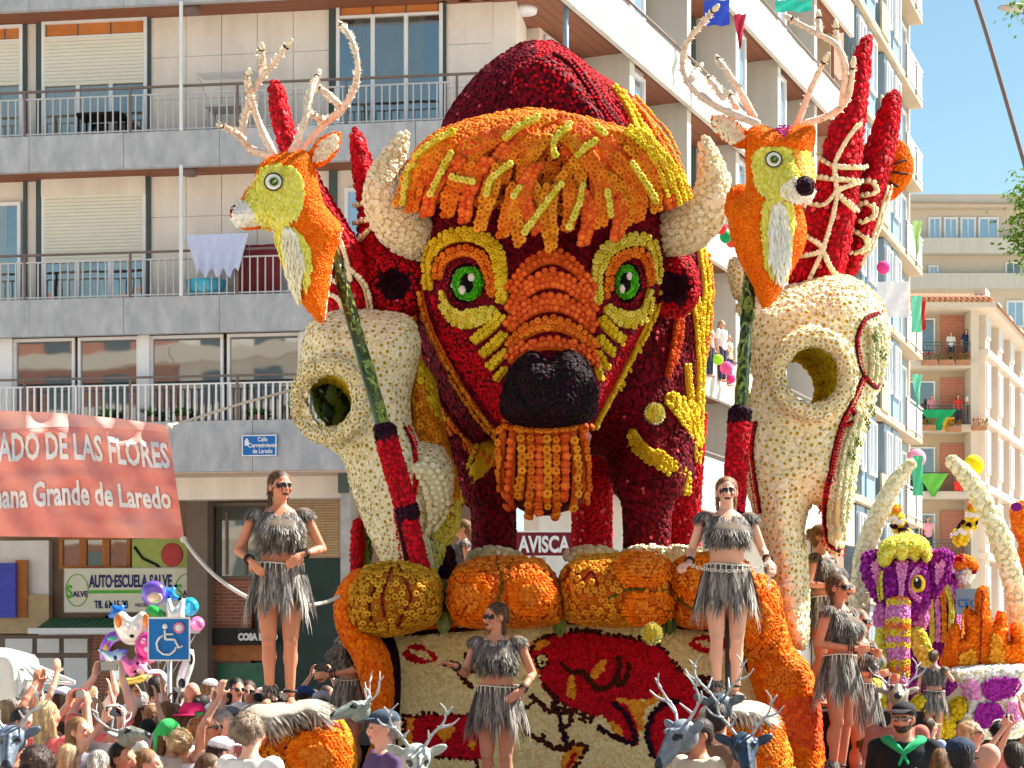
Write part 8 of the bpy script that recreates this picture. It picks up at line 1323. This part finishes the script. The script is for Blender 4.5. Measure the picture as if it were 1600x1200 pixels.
def flag(label, px, py, Y, w, h, c, tri=False, cat_='flag'):
    V, Fc = [], []; n = 8
    for j in range(n + 1):
        for i in range(n + 1): ww = (1 - j / n * .9) if tri else 1; V.append((w * (i / n - .5) * ww, .05 * math.sin(i * 1.4 + j * .8), -h * j / n))
    V += [(a[0], a[1] + .015, a[2]) for a in V]; m_ = (n + 1) ** 2
    for j in range(n):
        for i in range(n): a = j * (n + 1) + i; Fc += [(a, a + n + 1, a + n + 2, a + 1), (m_ + a, m_ + a + 1, m_ + a + n + 2, m_ + a + n + 1)]
    t = mesh('flag', V, Fc, cloth(c)); t.location = P(px, py, Y); tag(t, label, cat_, 'flags and cloths on the balconies')
for x, y, Y_, w, h, c, tr_, l in [(1466,640,83.4,1.6,.9,(30,160,100),True,'green pennant cloth on the middle balcony of the brick house'), (1482,652,83.4,.5,.6,(236,180,60),False,'orange patch cloth beside the green pennant'), (1458,740,83.4,1.3,1.0,(110,190,80),True,'light green pennant on the lower balcony of the brick house'), (1500,752,83.4,.5,.4,(230,60,50),False,'small red cloth on the lower balcony of the brick house'), (1516,755,83.4,.5,.4,(40,110,200),False,'small blue cloth on the lower balcony of the brick house'), (1433,345,58,.3,1.0,(200,235,150),True,'pale lime pennant on the tower edge under the sky'), (1432,462,58,.3,1.1,(130,225,190),False,'mint green banner on the tower edge'), (1441,470,58.5,.2,.9,(220,60,50),False,'narrow red banner on the tower edge'), (1433,585,58,.3,1.0,(130,225,190),True,'mint green pennant low on the tower edge'), (1434,712,58,.3,1.2,(90,200,150),False,'green and white streamer on the tower edge near the tusk'), (1120,0,38,.5,.5,(60,90,210),False,'blue paper decoration at the top behind the right antlers'), (1156,22,39,.25,.7,(220,60,90),True,'red and pink tassel at the top behind the right antlers'), (1240,0,42,.8,.25,(60,210,190),False,'turquoise streamer at the top between the right antlers'), (1395,440,54,.9,1.0,(240,240,245),False,'white sheet hanging on the tower beside the right spike')]: flag(l, x, y, Y_, w, h, c, tr_)
fl_m = [FM['crimson'], FM['orange'], FM['pink']]
for i, (x, y, Y_) in enumerate(((1452,566,83.3),(1478,566,83.3),(1504,566,83.3),(1450,668,83.3),(1490,670,83.3),(1530,668,83.3))):
    t = empty('flower_box', P(x, y, Y_), label=['geranium box on the upper balcony of the brick house, left','geranium box on the upper balcony of the brick house, middle','geranium box on the upper balcony of the brick house, right','flower box on the middle balcony of the brick house, left','flower box on the middle balcony of the brick house, centre','flower box on the middle balcony of the brick house, right'][i], cat='flower box', group='flower boxes on the brick house'); box('trough', -.32, .32, -.1, .1, -.12, .1, M['tile'], t); V, Fc = [], []
    for k in range(90): d = Vector((rnd.uniform(-.34, .34), rnd.uniform(-.14, .14), rnd.uniform(.08, .36))); b = len(V); V += [d, d + Vector((.05, 0, .02)), d + Vector((.03, 0, .07))]; Fc.append((b, b+1, b+2))
    mesh('blossom', V, Fc, PLANT, t, smooth=False, kind='stuff'); mesh('flowers', [(a[0] * 1.02, a[1] - .04, a[2] + .03) for a in V[:120]], Fc[:40], FM['crimson'], t, smooth=False, kind='stuff')
# ---------------------------------------------------------------- last: break up joined pieces that could be picked apart

bpy.data.scenes.remove(WORK)
